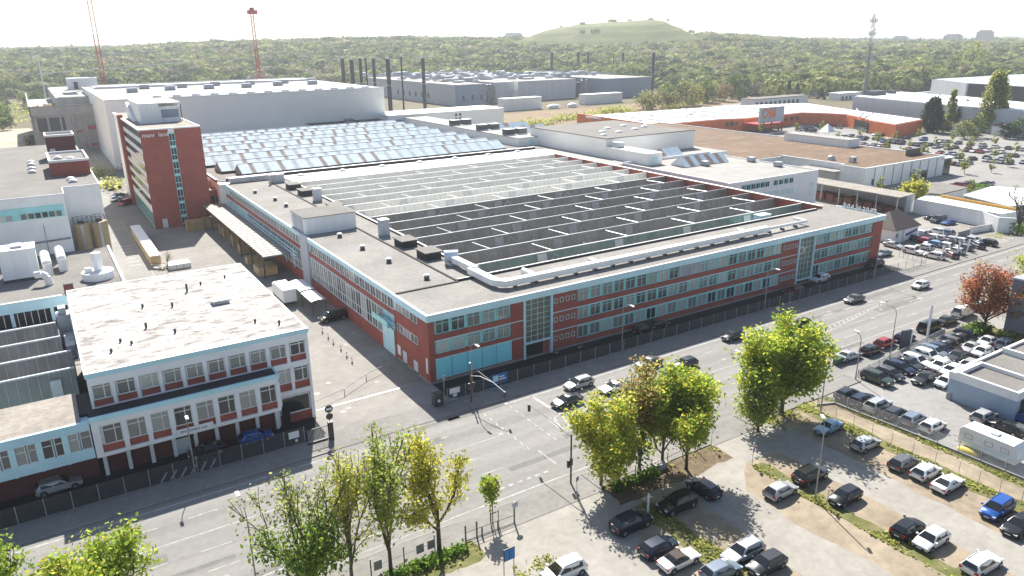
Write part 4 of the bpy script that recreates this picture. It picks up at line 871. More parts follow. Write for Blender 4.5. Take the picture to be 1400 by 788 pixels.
for x0, x1, y0, h, l in ((285.5, 317.5, 462, 8.2, 'long pale grey container block in front of the grey halls, left one'), (362, 398.4, 467, 7.2, 'long pale grey container block in front of the grey halls, right one')):
    o = thing('container_block', l, 'container block', (x0, y0, 0)); MB().box(x0, y0, 0, x1, y0 + 9, h).build('body', 'white_metal', o); MB().box(x0 - .2, y0 - .2, h, x1 + .2, y0 + 9.2, h + .3).build('lid', 'white_trim', o); MB().box(x0 + (x1 - x0) * .35, y0 - .1, 0, x0 + (x1 - x0) * .35 + .4, y0 - .01, h).box(x0 + (x1 - x0) * .66, y0 - .1, 0, x0 + (x1 - x0) * .66 + .4, y0 - .01, h).build('seam', 'duct_white', o)
for x, w_, l in ((324, 6, 'low white tank with a rounded top beside the left container block'), (341, 4, 'small white dome tank below the lattice stair tower')):
    o = thing('white_tank', l, 'tank', (x, 456, 0)); MB().dome(x, 456, 1.5, w_, 3.5, 1.8, 14, 3).build('dome', 'duct_white', o, True); MB().cyl(x, 456, 0, 1.5, 3.2, 3.2, 12).build('base', 'duct_white', o)
o = thing('stair_tower', 'open steel stair tower zigzagging up the grey hall front', 'stair tower', (334, 524, 0)); m = MB(); lattice(m, 334, 524, 0, 17, 1.8, 2, .16)
for k in range(8): m.tube((332.3, 522.2, 2 * k), (335.7, 522.2, 2 * k + 2), .2, .2, 4)
m.build('frame', 'white_trim', o)

# sedum roofed supermarket
su = thing('green_roof_market', 'low concrete clad market with a reddish planted roof', 'supermarket', (222, 143, 0))
mp = [(225.3, 143), (271.8, 143), (271.8, 290), (212, 290), (212, 178), (228, 178), (228, 152), (225.3, 152)]
MB().prism(mp, 0, 6.6).build('wall', 'white_wall', su)
MB().prism([(226, 143.5), (271.3, 143.5), (271.3, 289.5), (212.5, 289.5), (212.5, 178.5), (228.5, 178.5), (228.5, 152), (226, 152)], 6.6, 6.75).build('roof', 'sedum', su)
m = MB(); m.box(225, 142.8, 6.6, 272, 143.4, 7.1); m.box(271.4, 143.4, 6.6, 272, 290, 7.1); m.box(225, 143.4, 6.6, 225.5, 152, 7.1); m.box(227.5, 152, 6.6, 228, 178, 7.1); m.build('parapet', 'white_trim', su)
m = MB()
for k in range(1, 9): x = 225.3 + k * 5.2; m.box(x, 142.85, 0, x + .3, 142.99, 6.6)
m.build('panel_joint', 'steel', su)
m = MB(); m.box(229.5, 142.9, 1.2, 230.6, 142.98, 3); m.box(234, 142.9, 1.4, 234.6, 142.98, 2.6); m.box(258, 142.9, .2, 262, 142.98, 3); m.build('window', 'dark_glass', su)
MB().box(222.5, 152.2, 4.7, 228, 166, 4.95).build('loading_canopy', 'pale_grey', su)
MB().box(271.9, 143.3, 0, 277, 149, 5.8).build('glass_porch', 'tower_glass', su); MB().box(270, 142.5, 5.8, 277.6, 150, 6.1).build('porch_roof', 'white_trim', su)
o = thing('roof_hall', 'low white box building along the edge of the planted roof', 'roof building', (269, 176, 6.7)); MB().box(264, 176, 6.75, 271.2, 206, 9.6).build('wall', 'white_metal', o); MB().box(263.9, 175.9, 9.6, 271.3, 206.1, 9.75).build('roof', 'pale_grey', o)
for x, y, r, l in ((233.5, 161.5, 0, 'domed grey vent on the planted roof'), (234.5, 154, 1, 'boxy grey vent with a dark opening on the planted roof')):
    o = thing('roof_vent', l, 'roof vent', (x, y, 6.75)); MB().box(x - .9, y - .9, 6.76, x + .9, y + .9, 7.6 + r).build('base', 'zinc', o); (MB().dome(x, y, 7.6, 1.3, 1.3, .9, 10, 3) if not r else MB().box(x - .5, y - .95, 7.2, x + .4, y - .91, 8.3)).build('hood', 'zinc' if not r else 'clad_dark', o)
o = thing('market_sign', 'dark sign box with a yellow square on the planted roof corner', 'sign', (268, 152, 6.75)); MB().box(261, 150.5, 6.9, 270.5, 151.2, 9.2).build('panel', 'clad_dark', o); MB().box(268.6, 150.42, 7.4, 269.9, 150.49, 9.0).build('square', 'yellow_paint', o)
o = thing('roof_ducting', 'row of white pipes and silver ducts at the far corner of the planted roof', 'duct', (216, 262, 6.75)); m = MB()
for k in range(9): m.tube((214 + k * 1.6, 256, 6.8), (214 + k * 1.6, 256, 8.6), .3, .3, 6)
m.box(216, 262, 6.8, 236, 268, 9); m.build('pipes', 'zinc', o)
# do-it-yourself store
ob = thing('diy_store', 'large store with a bright white roof and orange walls', 'store building', (330, 277, 0))
MB().prism([(256, 284), (310, 283), (322, 278), (352, 278), (372, 279.5), (377, 272), (381, 258), (375, 247), (362, 231), (354, 212), (386, 217), (404, 268), (426, 319), (372, 336), (262, 345)], 0, 6.3).build('wall', 'orange_wall', ob)
MB().prism([(257, 285), (310, 284), (322, 279), (352, 279), (372, 280.5), (378, 272), (382, 258), (376, 247), (363, 231), (355, 212.8), (385.5, 217.7), (403.4, 268), (425, 318), (372, 335), (263, 344)], 6.3, 6.7).build('roof', 'bright_roof', ob)
MB().prism([(255.4, 284), (256.2, 283.9), (262.2, 345), (261.4, 345.2)], 2.6, 8.2).build('orange_fascia', 'orange_wall', ob)
m = MB(); m.prism([(374.8, 247.4), (362.2, 231.6), (361.7, 232.0), (374.3, 247.8)], 0, 5.2); m.build('glass_front', 'tower_glass', ob)
m = MB()
for a, b in (((375, 248, 10.5), (366, 237, 6.8)), ((366, 237, 6.8), (359, 228, 10.5)), ((371, 243, 6.8), (367, 238, 9.5)), ((367, 238, 9.5), (362, 232, 6.8))): m.tube(a, b, .3, .3, 5)
m.build('gable_truss', 'steel', ob)
m = MB()
for k in range(7): m.box(259 + k * 18, 290, 6.7, 259.5 + k * 18, 334, 7.7)
for k in range(9): m.box(268 + k * 11, 300 + (k % 3) * 8, 6.7, 270 + k * 11, 302 + (k % 3) * 8, 7.8)
m.build('roof_upstand', 'bright_roof', ob)
m = MB()
for x in (312, 315, 318): m.box(x, 279.2, 3, x + 1.5, 280.6, 4.8)
for x in (356, 361, 366): m.box(x, 277.7, 3, x + 1.6, 279, 4.8)
m.build('window', 'dark_glass', ob)
sg = thing('store_sign', 'big white sign board with orange store letters over the store entrance', 'sign', (329, 270, 0))
MB().box(319.5, 265.5, 5, 338.5, 266.3, 12.9).build('board', 'grey_metal', sg); text('letters', 'OBI', 6.6, 'orange_sign', sg, (321.0, 265.4, 7.6), (pi / 2, 0, 0), .12, bold=.08)
m = MB()
for x in (321, 329, 337.4): m.box(x + .5, 265.6, 0, x + 1.1, 266.2, 5)
m.box(320.5, 266.3, 3.6, 339.5, 277, 4.4); m.build('entrance_frame', 'red_paint', sg)
gb = thing('grey_warehouse', 'long pale grey warehouse behind the orange store wing', 'warehouse', (430, 285, 0))
MB().prism([(431, 288), (411, 220), (402, 178), (440, 172), (470, 236), (484, 290)], 0, 12.2).build('wall', 'grey_metal', gb); MB().prism([(432, 287), (412, 220), (403, 179), (439, 173), (469, 236), (483, 289)], 12.2, 12.5).build('roof', 'bright_roof', gb)
MB().box(438, 280, 12.5, 452, 286, 15.2).box(462, 282, 12.5, 466, 286, 14.5).build('roof_unit', 'clad_dark', gb)
db = thing('dark_warehouse', 'dark clad warehouse with a pale grey end at the right edge behind the poplar', 'warehouse', (526, 268, 0))
MB().prism([(526, 270), (512, 226), (500, 170), (640, 140), (690, 300), (560, 312)], 0, 16.6).build('wall', 'clad_dark', db); MB().prism([(526, 270.5), (525.5, 269), (559, 312.5)], 0, 16.7).build('end_wall', 'grey_metal', db); MB().prism([(527, 270), (513, 226), (501, 171), (639, 141), (689, 299), (560, 311)], 16.6, 16.9).build('roof', 'grey_metal', db)
# timber carport, yard wall, little house
cpt = thing('open_carport', 'long open sided shed with pale roof over timber stacks', 'carport', (202, 130, 0))
MB().prism([(199.2, 115.2), (207.3, 115.6), (208.6, 158), (199.8, 158)], 4.9, 5.2).build('roof', 'pale_roof', cpt)
m = MB(); m.box(207, 116, 0, 207.4, 158, 4.9); m.box(200, 157.5, 0, 208, 158, 4.9); m.box(203.5, 115.5, 0, 207.3, 115.8, 4.9); m.build('back_wall', 'grey_metal', cpt)
for y in (115.8, 122, 128, 134, 140, 146, 152): MB().box(199.6, y, 0, 199.9, y + .3, 4.9).build('post', 'zinc', cpt)
o = thing('timber_pile', 'reddish timber stacked in the open sided shed', 'timber pile', (203, 140, 0)); m = MB()
for k in range(12): m.box(201 + rnd.random(), 118 + k * 3.2, 0, 205.5, 120.6 + k * 3.2, .8 + rnd.random() * 1.4)
m.build('boards', mat('red_timber', (.24, .09, .05), .8, .3, 1), o)
yw = thing('yard_wall', 'long white rendered yard wall beside the car dealer lot', 'wall', (206, 105, 0)); MB().prism([(206.3, 115), (205.2, 96.1), (201.7, 90.2), (204.0, 87.3), (204.3, 87.6), (202.1, 90.2), (205.6, 96), (206.7, 115)], 0, 3.9).build('wall', 'white_wall', yw); MB().prism([(206.2, 115), (205.1, 96.1), (205.7, 96), (206.8, 115)], 3.9, 4.0).build('coping', 'pale_grey', yw)
o = thing('low_wall', 'short low white wall jutting out from the yard wall', 'wall', (198, 92, 0)); MB().prism([(195.5, 93.2), (203, 92.2), (203, 92.6), (195.5, 93.6)], 0, 1.5).build('wall', 'white_wall', o); MB().prism([(195.4, 93.1), (203, 92.1), (203, 92.7), (195.4, 93.7)], 1.5, 1.6).build('coping', 'pale_grey', o)
o = thing('flat_store', 'flat white roofed store with a yellow beam behind the yard wall', 'store building', (212, 100, 0)); MB().prism([(207, 114.6), (206.2, 92), (213, 91), (215, 116)], 0, 3.7).build('wall', 'white_wall', o); MB().prism([(206.9, 114.7), (206.1, 91.9), (213.1, 90.9), (215.1, 116.1)], 3.7, 3.9).build('roof', 'bright_roof', o); MB().prism([(214.4, 112.2), (212.5, 91.5), (213.1, 91.5), (215, 112.2)], 3.9, 4.6).build('beam', 'wood_beam', o)
o = thing('white_canopy_roof', 'bright white corrugated roof right of the yellow beam', 'store building', (230, 103, 0)); MB().prism([(223, 110), (218, 95.5), (236, 90), (246, 105), (242.5, 112)], 0, 3.6).build('wall', 'pale_grey', o); MB().prism([(222.8, 110.2), (217.7, 95.3), (236.2, 89.7), (246.4, 105), (242.6, 112.3)], 3.6, 3.9).build('roof', 'bright_roof', o)
o = thing('low_kiosk', 'low grey roofed kiosk between the tree and the market car park', 'store building', (225, 124, 0)); MB().prism([(219, 124), (222, 116.5), (238, 117), (240, 127), (228, 129)], 0, 3.0).build('wall', 'white_wall', o); MB().prism([(218.8, 124.2), (221.8, 116.2), (238.3, 116.8), (240.2, 127.3), (228, 129.3)], 3.0, 3.3).build('roof', 'felt_roof', o)
lh = thing('small_house', 'small white house with a dark brown hipped roof at the end of the brick wing', 'house', (174, 101, 0))
m = MB(); m.box(170.5, 98.5, 0, 180.5, 106.5, 3.4); m.build('wall', 'white_wall', lh)
m = MB(); r0 = [(170, 98), (181, 98), (181, 107), (170, 107)]; rd = ((174, 102.6, 6.9), (178, 102.6, 6.9)); a, b, c_, d = [(x, y, 3.35) for x, y in r0]
m.face([a, b, rd[1], rd[0]]); m.face([b, c_, rd[1]]); m.face([c_, d, rd[0], rd[1]]); m.face([d, a, rd[0]]); m.box(170, 98, 3.25, 181, 107, 3.35); m.build('roof', 'dark_tile', lh)
window(lh, 171.5, 98.36, 1.2, 1.2, 1.3, fm='white_trim', gm='dark_glass')
o = thing('dealer_board', 'white board with a blue slanted stripe of writing on the small house', 'sign', (177, 98.3, 1)); MB().box(174, 98.2, .4, 180, 98.34, 3.2).build('board', 'letter_white', o); text('lettering', 'AUTOHAUS', .95, 'letter_blue', o, (174.6, 98.17, 1.3), (pi / 2, -.12, 0), .01) if False else MB().face([(174.8, 98.17, 1.3), (179.4, 98.17, 2.1), (179.4, 98.17, 2.75), (174.8, 98.17, 1.95)]).build('stripe', 'letter_blue', o)
# mast, distant towers
mt = thing('radio_mast', 'tall slender lattice topped radio mast with dishes beyond the stores', 'radio mast', (530.6, 346, 0))
MB().cyl(530.6, 346, 0, 40, 1.3, .9, 12).build('shaft', 'pale_grey', mt, True)
m = MB(); lattice(m, 530.6, 346, 40, 62, .8, 2, .14)
for z, s_ in ((30, 2.5), (33, 2.5), (41, 2), (48, 2), (57, 2.2)):
    m.cyl(530.6, 346, z, z + .3, s_, s_, 10)
    for k in range(6): a = k * pi / 3; m.box(530.6 + s_ * cos(a) - .25, 346 + s_ * sin(a) - .2, z - .5, 530.6 + s_ * cos(a) + .25, 346 + s_ * sin(a) + .2, z + 2.2)
for a in (-1.2, 0, 1.4): m.tube((530.6 + a, 346, 62), (530.6 + a * 1.3, 346, 66.5), .12, .1, 5)
m.build('antenna', 'zinc', mt); MB().dome(529.4, 344.4, 51, 1.6, 1.6, 1.4, 12, 4).build('dish', 'duct_white', mt, True)
for x, y, h, w_, l in ((2234, 1123, 52, 30, 'pale tower block tallest on the right horizon'), (2199, 1189, 43, 34, 'grey twin slab left of the tallest tower on the horizon'), (2130, 1300, 40, 30, 'low grey tower block farthest left on the right horizon'), (1342, 2110, 66, 42, 'grey block of flats peeping over the forest left of the grassy hill')):
    o = thing('tower_block', l, 'tower block', (x, y, 0)); MB().box(x - w_ / 2, y - w_ / 2, 0, x + w_ / 2, y + w_ / 2, h).build('wall', 'concrete', o)
    q = MB()
    for z in range(int(h * .55), int(h) - 2, 4): q.box(x - w_ / 2 - .4, y - w_ / 2 - .4, z, x + w_ / 2 + .4, y + w_ / 2 + .4, z + 1.3)
    q.build('window_row', 'blue_grey_metal', o); MB().box(x - w_ / 2 + 4, y - w_ / 2 + 4, h, x + w_ / 2 - 4, y + w_ / 2 - 4, h + 4).build('roof_house', 'concrete', o)
for x, y, w_, d_, h_, mm, l in ((470, 378, 60, 12, 5, 'pale_grey', 'long pale low shed behind the white store roof'), (545, 372, 26, 10, 5, 'white_wall', 'white low shed left of the storage yard'), (600, 470, 34, 14, 6, 'pale_grey', 'pale shed among the parked vehicles of the storage yard'), (690, 545, 44, 12, 7, 'white_wall', 'white shed before the forest right of the mast'), (650, 300, 30, 14, 6, 'pale_grey', 'pale shed beside the railway right of the dark warehouse'), (760, 330, 40, 16, 7, 'white_wall', 'white shed near the forest at the right edge'), (410, 330, 22, 8, 4, 'white_wall', 'small white shed on the railway strip behind the store')):
    o = thing('shed', l, 'shed', (x, y, 0)); MB().box(x - w_ / 2, y - d_ / 2, 0, x + w_ / 2, y + d_ / 2, h_).build('wall', 'white_wall', o); MB().box(x - w_ / 2 - .4, y - d_ / 2 - .4, h_, x + w_ / 2 + .4, y + d_ / 2 + .4, h_ + .4).build('roof', 'bright_roof' if mm == 'white_wall' else 'felt_roof', o); q = MB(); [q.box(x - w_ / 2 + 2 + k * 5, y - d_ / 2 - .08, .3, x - w_ / 2 + 4.5 + k * 5, y - d_ / 2 - .01, 3) for k in range(int(w_ // 6))]; q.build('door', 'clad_dark', o)
# houses among the trees at the right edge
for x, y, wx, wy_, h, rm, l in ((409, 186, 14, 10, 4.5, 'red_tile', 'house with a pale red hipped roof below the big poplar'), (395, 200, 9, 8, 4.5, 'dark_tile', 'brown gabled house beside the pale red roofed one'), (372, 150, 26, 8, 3.4, 'pale_roof', 'long low shed with a tan roof at the right edge of the car park'), (424, 178, 12, 10, 5, 'dark_tile', 'dark roofed house half hidden behind the poplar'), (480, 468, 26, 12, 6, 'bright_roof', 'white roofed house between the trees right of the tall chimney'), (520, 470, 34, 12, 7, 'dark_tile', 'long dark roofed building among the trees beyond the white store roof'), (560, 440, 20, 12, 6, 'bright_roof', 'white building with two storeys before the forest left of the mast')):
    o = thing('house', l, 'house', (x, y, 0)); MB().box(x - wx / 2, y - wy_ / 2, 0, x + wx / 2, y + wy_ / 2, h).build('wall', 'white_wall', o)
    q = MB(); a, b, c_, d = [(x + sx * (wx / 2 + .5), y + sy * (wy_ / 2 + .5), h) for sx, sy in ((-1, -1), (1, -1), (1, 1), (-1, 1))]; rh = h + (2.8 if rm in ('red_tile', 'dark_tile') else .8); e1, e2 = (x - wx * .25, y, rh), (x + wx * .25, y, rh); q.face([a, b, e2, e1]); q.face([b, c_, e2]); q.face([c_, d, e1, e2]); q.face([d, a, e1]); q.face([d, c_, b, a]); q.build('roof', rm, o)
    q = MB(); [q.box(x - wx / 2 + 1.5 + k * 3, y - wy_ / 2 - .06, 1.2, x - wx / 2 + 2.7 + k * 3, y - wy_ / 2 - .005, 2.6) for k in range(int(wx // 3.2))]; q.build('window', 'dark_glass', o)
o = thing('party_tent', 'white pointed party tent in the store car park', 'tent', (335, 236, 0)); MB().tube((335, 236, 2.4), (335, 236, 6.4), 4.2, .05, 4).build('roof', 'bright_roof', o)
for a in (-1, 1):
    for b in (-1, 1): MB().tube((335 + 2.9 * a, 236 + 2.9 * b, 0), (335 + 2.9 * a, 236 + 2.9 * b, 2.5), .08, .08, 5).build('pole', 'steel', o)
hg = thing('hill_fort', 'low stone building on the top of the grassy hill', 'building', (955, 1190, 70))
MB().box(935, 1188, 60, 985, 1200, 73.5).build('wall', 'concrete', hg); MB().box(934, 1187, 73.5, 986, 1201, 74).build('roof', 'clad_dark', hg)
# ================================================================ terrain and ground sheets
def sstep(a, b, x): t = max(0, min(1, (x - a) / (b - a))); return t * t * (3 - 2 * t)
TAB = [(-180, 22), (-20, 22), (-1, 24), (3, 25), (6, 25), (9, 31), (12, 35), (18, 37), (25, 38.5), (32, 33), (36, 33), (42, 35), (46, 34), (48, 33), (51, 24), (57, 13), (65, 11), (80, 11), (180, 22)]
def tab(az):
    for (a, v), (b, u) in zip(TAB, TAB[1:]):
        if a <= az <= b: return v + (u - v) * (az - a) / (b - a)
    return 22
HILLC = (1500 * sin(radians(41.2)), 1500 * cos(radians(41.2)))
def hill(x, y):
    dx, dy = x - HILLC[0], y - HILLC[1]
    u = dx * cos(radians(41.2)) - dy * sin(radians(41.2)); v = dx * sin(radians(41.2)) + dy * cos(radians(41.2))
    h = 0
    if -270 < u < 250 and abs(v) < 260:
        s = 1 - max(sstep(0, 1, (abs(u + 20) - (110 if u < -20 else 40)) / 150), sstep(0, 1, (abs(v) - 90) / 160))
        top = 38 + 11 * (u + 130) / 190 if u < 60 else 49
        h = s * min(49, max(34, top)); k = round(h / 11) * 11; h = h * .72 + k * .28
    return h
def height(x, y):
    r = hypot(x, y); az = math.degrees(atan2(x, y))
    h = sstep(760, 1650, r) * tab(az)
    if r > 3500 and az < 12: h += sstep(3500, 5200, r) * 26
    if r > 900: h += 2.2 * sin(x * .011 + 1) * sin(y * .013) * sstep(900, 1300, r) + hill(x, y)
    return h
patchy('earth', [(.3, (.12, .10, .06)), (.5, (.16, .13, .085)), (.65, (.10, .115, .045))], .03, .25, .3)
patchy('asphalt', [(.3, (.19, .183, .174)), (.7, (.285, .277, .265))], .12, 1.2, .14, stretch=(.05, 2.6, 1))
patchy('asphalt_shaded', [(.3, (.022, .022, .024)), (.7, (.035, .035, .037))], .1, 1.5, .2)  # forecourt asphalt, its colour darkened to deepen the shade before the buildings
patchy('concrete_yard', [(.3, (.225, .212, .197)), (.55, (.285, .268, .25)), (.75, (.345, .325, .30))], .06, .6, .2)
patchy('sandy', [(.25, (.215, .175, .125)), (.5, (.32, .265, .195)), (.75, (.41, .35, .265))], .16, .7, .28)
patchy('lane_grey', [(.3, (.29, .27, .24)), (.7, (.36, .34, .31))], .15, .9, .2)
patchy('car_park', [(.3, (.24, .235, .225)), (.7, (.31, .30, .29))], .1, 1., .18)
patchy('footway', [(.3, (.205, .197, .186)), (.7, (.27, .26, .246))], .2, 1.3, .2)
patchy('soil', [(.3, (.22, .14, .085)), (.55, (.26, .19, .12)), (.7, (.17, .17, .075))], .03, .3, .3)
patchy('site_sand', [(.3, (.42, .33, .24)), (.7, (.58, .49, .38))], .05, .5, .25)
patchy('hill_grass', [(.3, (.075, .10, .018)), (.55, (.11, .13, .026)), (.75, (.16, .16, .05))], .02, .12, .25)
patchy('turf', [(.3, (.09, .11, .03)), (.5, (.16, .16, .06)), (.75, (.27, .22, .13))], .5, 2.2, .3)
patchy('paint_white', [(.3, (.30, .295, .285)), (.6, (.50, .495, .48))], .8, 3., .35)
g = MB(); rs = [0, 60, 150, 300, 450, 600, 700] + [760 + 40 * k for k in range(30)] + [2000, 2200, 2500, 3000, 3500, 4000, 4500, 5200, 6000, 8000, 12000]
azs = [-180 + 10 * k for k in range(16)] + [-20 + 2 * k for k in range(52)] + [84 + 12 * k for k in range(8)]
for r in rs:
    for a in azs: x, y = r * sin(radians(a)), r * cos(radians(a)); g.v.append((x, y, height(x, y) if r > 700 else 0))
na = len(azs)
for i in range(len(rs) - 1):
    for j in range(na):
        k = (j + 1) % na; g.f.append((i * na + j, i * na + k, (i + 1) * na + k, (i + 1) * na + j)[::-1] if i else (i * na + j, (i + 1) * na + j, (i + 1) * na + k)[::1]); g.m.append(0)
o = struct(g.build('ground', 'earth', smooth=True, angle=80))
# the grassy hill as its own finer sheet over the terrain
hm = MB(); n = 60; ids = {}
for i in range(n + 1):
    for j in range(n + 1):
        u, v = -290 + 580 * i / n, -280 + 560 * j / n; x = HILLC[0] + u * cos(radians(41.2)) + v * sin(radians(41.2)); y = HILLC[1] - u * sin(radians(41.2)) + v * cos(radians(41.2))
        hm.v.append((x, y, height(x, y) + (1.5 if hill(x, y) > 5 else -6)))
for i in range(n):
    for j in range(n): a = i * (n + 1) + j; hm.f.append((a, a + n + 1, a + n + 2, a + 1)); hm.m.append(0)
struct(hm.build('hill', 'hill_grass', smooth=True, angle=80))
def sheet(name, poly, z, m): q = MB(); q.face([(x, y, z) for x, y in poly]); return struct(q.build(name, m))
wr_ = random.Random(2)
def wob(poly, a=.35, step=1.6):
    out = []
    for (x0, y0), (x1, y1) in zip(poly, poly[1:] + poly[:1]):
        L = hypot(x1 - x0, y1 - y0); n = max(1, int(L / step)); nx, ny = -(y1 - y0) / L, (x1 - x0) / L; d = 0
        for k in range(n):
            t = k / n; d = .6 * d + wr_.uniform(-a, a); q = 0 if k == 0 else d; out.append((x0 + (x1 - x0) * t + nx * q, y0 + (y1 - y0) * t + ny * q))
    return out
def rect(x0, y0, x1, y1): return [(x0, y0), (x1, y0), (x1, y1), (x0, y1)]
sheet('road', rect(-700, 59.6, 760, 81.0), .012, 'asphalt')
sheet('factory_yard', rect(-60, 85, 204, 345), .006, 'concrete_yard')
sheet('yard_lane', [(9.2, 140), (17, 140), (17, 300), (9.2, 300)], .011, 'car_park')
sheet('forecourt', rect(43, 84.6, 153, 91), .014, 'asphalt_shaded')
sheet('office_forecourt', rect(-60, 84.6, 25, 97), .014, 'asphalt_shaded')
def slab(name, poly, z1, m): q = MB(); q.prism(poly, -.05, z1); return struct(q.build(name, m))
slab('pavement', rect(-700, 81.0, 24.6, 84.6), .12, 'footway'); slab('pavement', rect(44, 81.0, 158, 84.6), .12, 'footway')
slab('pavement', rect(158, 81.0, 760, 84.2), .12, 'footway'); slab('driveway', rect(24.6, 81.0, 44, 85.5), .06, 'footway')
slab('pavement', rect(-700, 56.2, 30, 59.6), .12, 'footway'); slab('pavement', rect(46.5, 56.2, 64, 59.6), .12, 'footway'); slab('pavement', rect(72, 56.8, 95.5, 59.6), .12, 'footway'); slab('driveway', rect(30, 55.8, 46.5, 59.6), .05, 'footway'); slab('driveway', rect(64, 55.8, 72, 59.6), .05, 'footway')
q = MB()
for x0, x1 in ((-300, 24.6), (44, 400)): q.box(x0, 80.86, 0, x1, 81.0, .14)
for x0, x1 in ((-300, 30), (46.5, 64), (72, 95.5)): q.box(x0, 59.6, 0, x1, 59.74, .14)
struct(q.build('kerb', 'pale_grey'))
sheet('parking_lot', rect(-60, -30, 82.4, 56.2), .008, 'sandy')
sheet('parking_lane', wob(rect(69.7, -30, 75.7, 56.2)), .013, 'lane_grey'); sheet('parking_lane', wob([(53.6, -30), (59.9, -30), (59.9, 47), (64.5, 51), (69.7, 51), (69.7, 56.2), (58, 56.2), (53.6, 50)]), .0135, 'lane_grey'); sheet('parking_lane', wob([(20, -30), (44.0, -30), (44, 47), (48.5, 52), (48.5, 56.2), (20, 56.2)]), .014, 'lane_grey')
sheet('sand_path', rect(82.4, -30, 86.2, 56.8), .009, 'sandy')
sheet('dealer_yard', [(86.2, -30), (240, -30), (240, 59.6), (95.5, 59.6), (95.5, 56.8), (86.2, 56.8)], .010, 'car_park')
sheet('dealer_lot', rect(153.5, 84.2, 206, 116), .012, 'concrete_yard')
sheet('store_car_park', [(208, 84.2), (520, 84.2), (480, 170), (405, 178), (396, 222), (372, 232), (372, 279), (290, 282), (272, 290), (272, 145), (208, 140)], .010, 'car_park')
sheet('railway_strip', [(180, 352), (300, 352), (480, 400), (720, 420), (900, 400), (760, 480), (480, 455), (330, 450), (200, 440)], .006, 'soil')
sheet('rail_bed', [(170, 352), (260, 345), (620, 425), (900, 330), (900, 345), (625, 438), (255, 357), (170, 364)], .012, 'car_park')
sheet('storage_yard', [(540, 330), (720, 372), (860, 480), (820, 545), (720, 560), (560, 430)], .010, 'car_park')
sheet('site_ground', [(-160, 270), (8, 270), (26, 345), (26, 414), (-2, 560), (-160, 600)], .008, 'site_sand')
# markings
p = MB()
def ln(x0, y0, x1, y1, w=.15):
    a = atan2(y1 - y0, x1 - x0); nx, ny = -sin(a) * w / 2, cos(a) * w / 2
    p.face([(x0 + nx, y0 + ny, .018), (x0 - nx, y0 - ny, .018), (x1 - nx, y1 - ny, .018), (x1 + nx, y1 + ny, .018)][::1])
def dash(y, x0, x1, L=3., P=6.05, w=.15):
    x = x0
    while x < x1: ln(x, y, min(x + L, x1), y, w); x += P
ln(-300, 79.7, 22, 79.7, .25); ln(49.2, 79.7, 500, 79.7, .25); ln(22, 79.7, 25, 79.9, .15)
dash(76.2, -60, 38, w=.14); dash(76.8, 54, 400, w=.14)
ln(-60, 73.0, 24, 72.6, .16); ln(36, 72.7, 43.4, 72.7, .16); ln(53.5, 74.0, 76, 73.4, .15); dash(69.6, -60, 42, w=.14); dash(66.1, -60, 40, w=.14); ln(-300, 62.6, 30, 62.6, .2); dash(62.5, 36, 44.5, .6, 1.2, .3); ln(30, 60.7, 64, 60.7, .2); ln(-300, 60.6, 30, 60.6, .12)
ln(53, 79.6, 53.2, 72.8, .5); ln(48.8, 80, 48.8, 79.5, .6)
x = 48.8
for k in range(8): ln(x, 79 - k * 1.5, x, 78.2 - k * 1.5, .18)
for k in range(8): ln(44.8, 79 - k * 1.5, 44.6, 78.2 - k * 1.5, .18)
ln(45.5, 67, 45.5, 63.4, .2)
def hatch(x0, x1, y0, y1, n, w=.3):
    ln(x0, y0, x1, y0, .15); ln(x0, y1, x1, y1, .15); ln(x0, y0, x0, y1, .15)
    for k in range(n): a = x0 + (x1 - x0) * k / n; ln(a, y0, a + 1.1, y1, w)
hatch(50.9, 60, 69.6, 72.9, 7)
ln(86, 71.2, 110, 71.9, .15); ln(110, 71.9, 132, 75.2, .15); ln(86, 71.2, 132, 75.2, .15)
for k in range(15): a = 110 + k * 1.45; ln(a, 71.95 + k * .215, a + .9, 73.2 + k * .14, .22)
for y, a, b in ((77, 108, 400), (73.6, 134, 400), (71.7, 116, 400), (68.4, 84, 400)): dash(y, a, b, w=.14)
ln(82, 66.3, 400, 65.3, .16); ln(72, 71.2, 86, 71.2, .15); dash(68.5, 54, 84, w=.14)
def arrow(x, y, s=1, L=3.2):
    ln(x, y, x + s * L, y, .18); p.face([(x + s * L, y - .5, .0185), (x + s * (L + 1.3), y, .0185), (x + s * L, y + .5, .0185)][::s])
arrow(134, 72.6, 1); arrow(70, 75.2, -1); arrow(30, 68, 1); arrow(66, 62, 1, 2.4)
for k in range(7): ln(13 + k * .001, 186 + k * 3.4, 15.6, 186 + k * 3.4, .7)
ln(16.8, 150, 16.8, 240, .12)
for k in range(6): ln(5.2 + k * 1.1, 85.2 + (k % 2) * .1, 6.1 + k * 1.1, 87.2, .25)
struct(p.build('road_markings', 'paint_white'))
q = MB(); pr_ = random.Random(4)
for x0, x1, y0, y1, n in ((-30, 140, 60.8, 80.5, 26),):
    for k in range(n):
        x, y = pr_.uniform(x0, x1), pr_.uniform(y0, y1); L = pr_.uniform(3, 14); w_ = pr_.uniform(.6, 1.8); q.face([(x, y, .0155), (x + L, y, .0155), (x + L, y + w_, .0155), (x, y + w_, .0155)])
struct(q.build('road_patches', patchy('asphalt_patch', [(.3, (.165, .16, .153)), (.7, (.205, .2, .192))], .3, 1.5, .2)))
q = MB()
for k in range(16): x, y = pr_.uniform(27, 41), pr_.uniform(87, 150); q.cyl(x, y, .0, .02, .45, .45, 12)
for k in range(18): x, y = pr_.uniform(0, 130), pr_.uniform(61.5, 79); q.cyl(x, y, .0, .021, .35, .35, 12)
struct(q.build('manhole_covers', 'plinth_grey'))
struct(MB().box(26, 92.4, .0, 41, 92.7, .05).build('gate_rail', 'steel'))
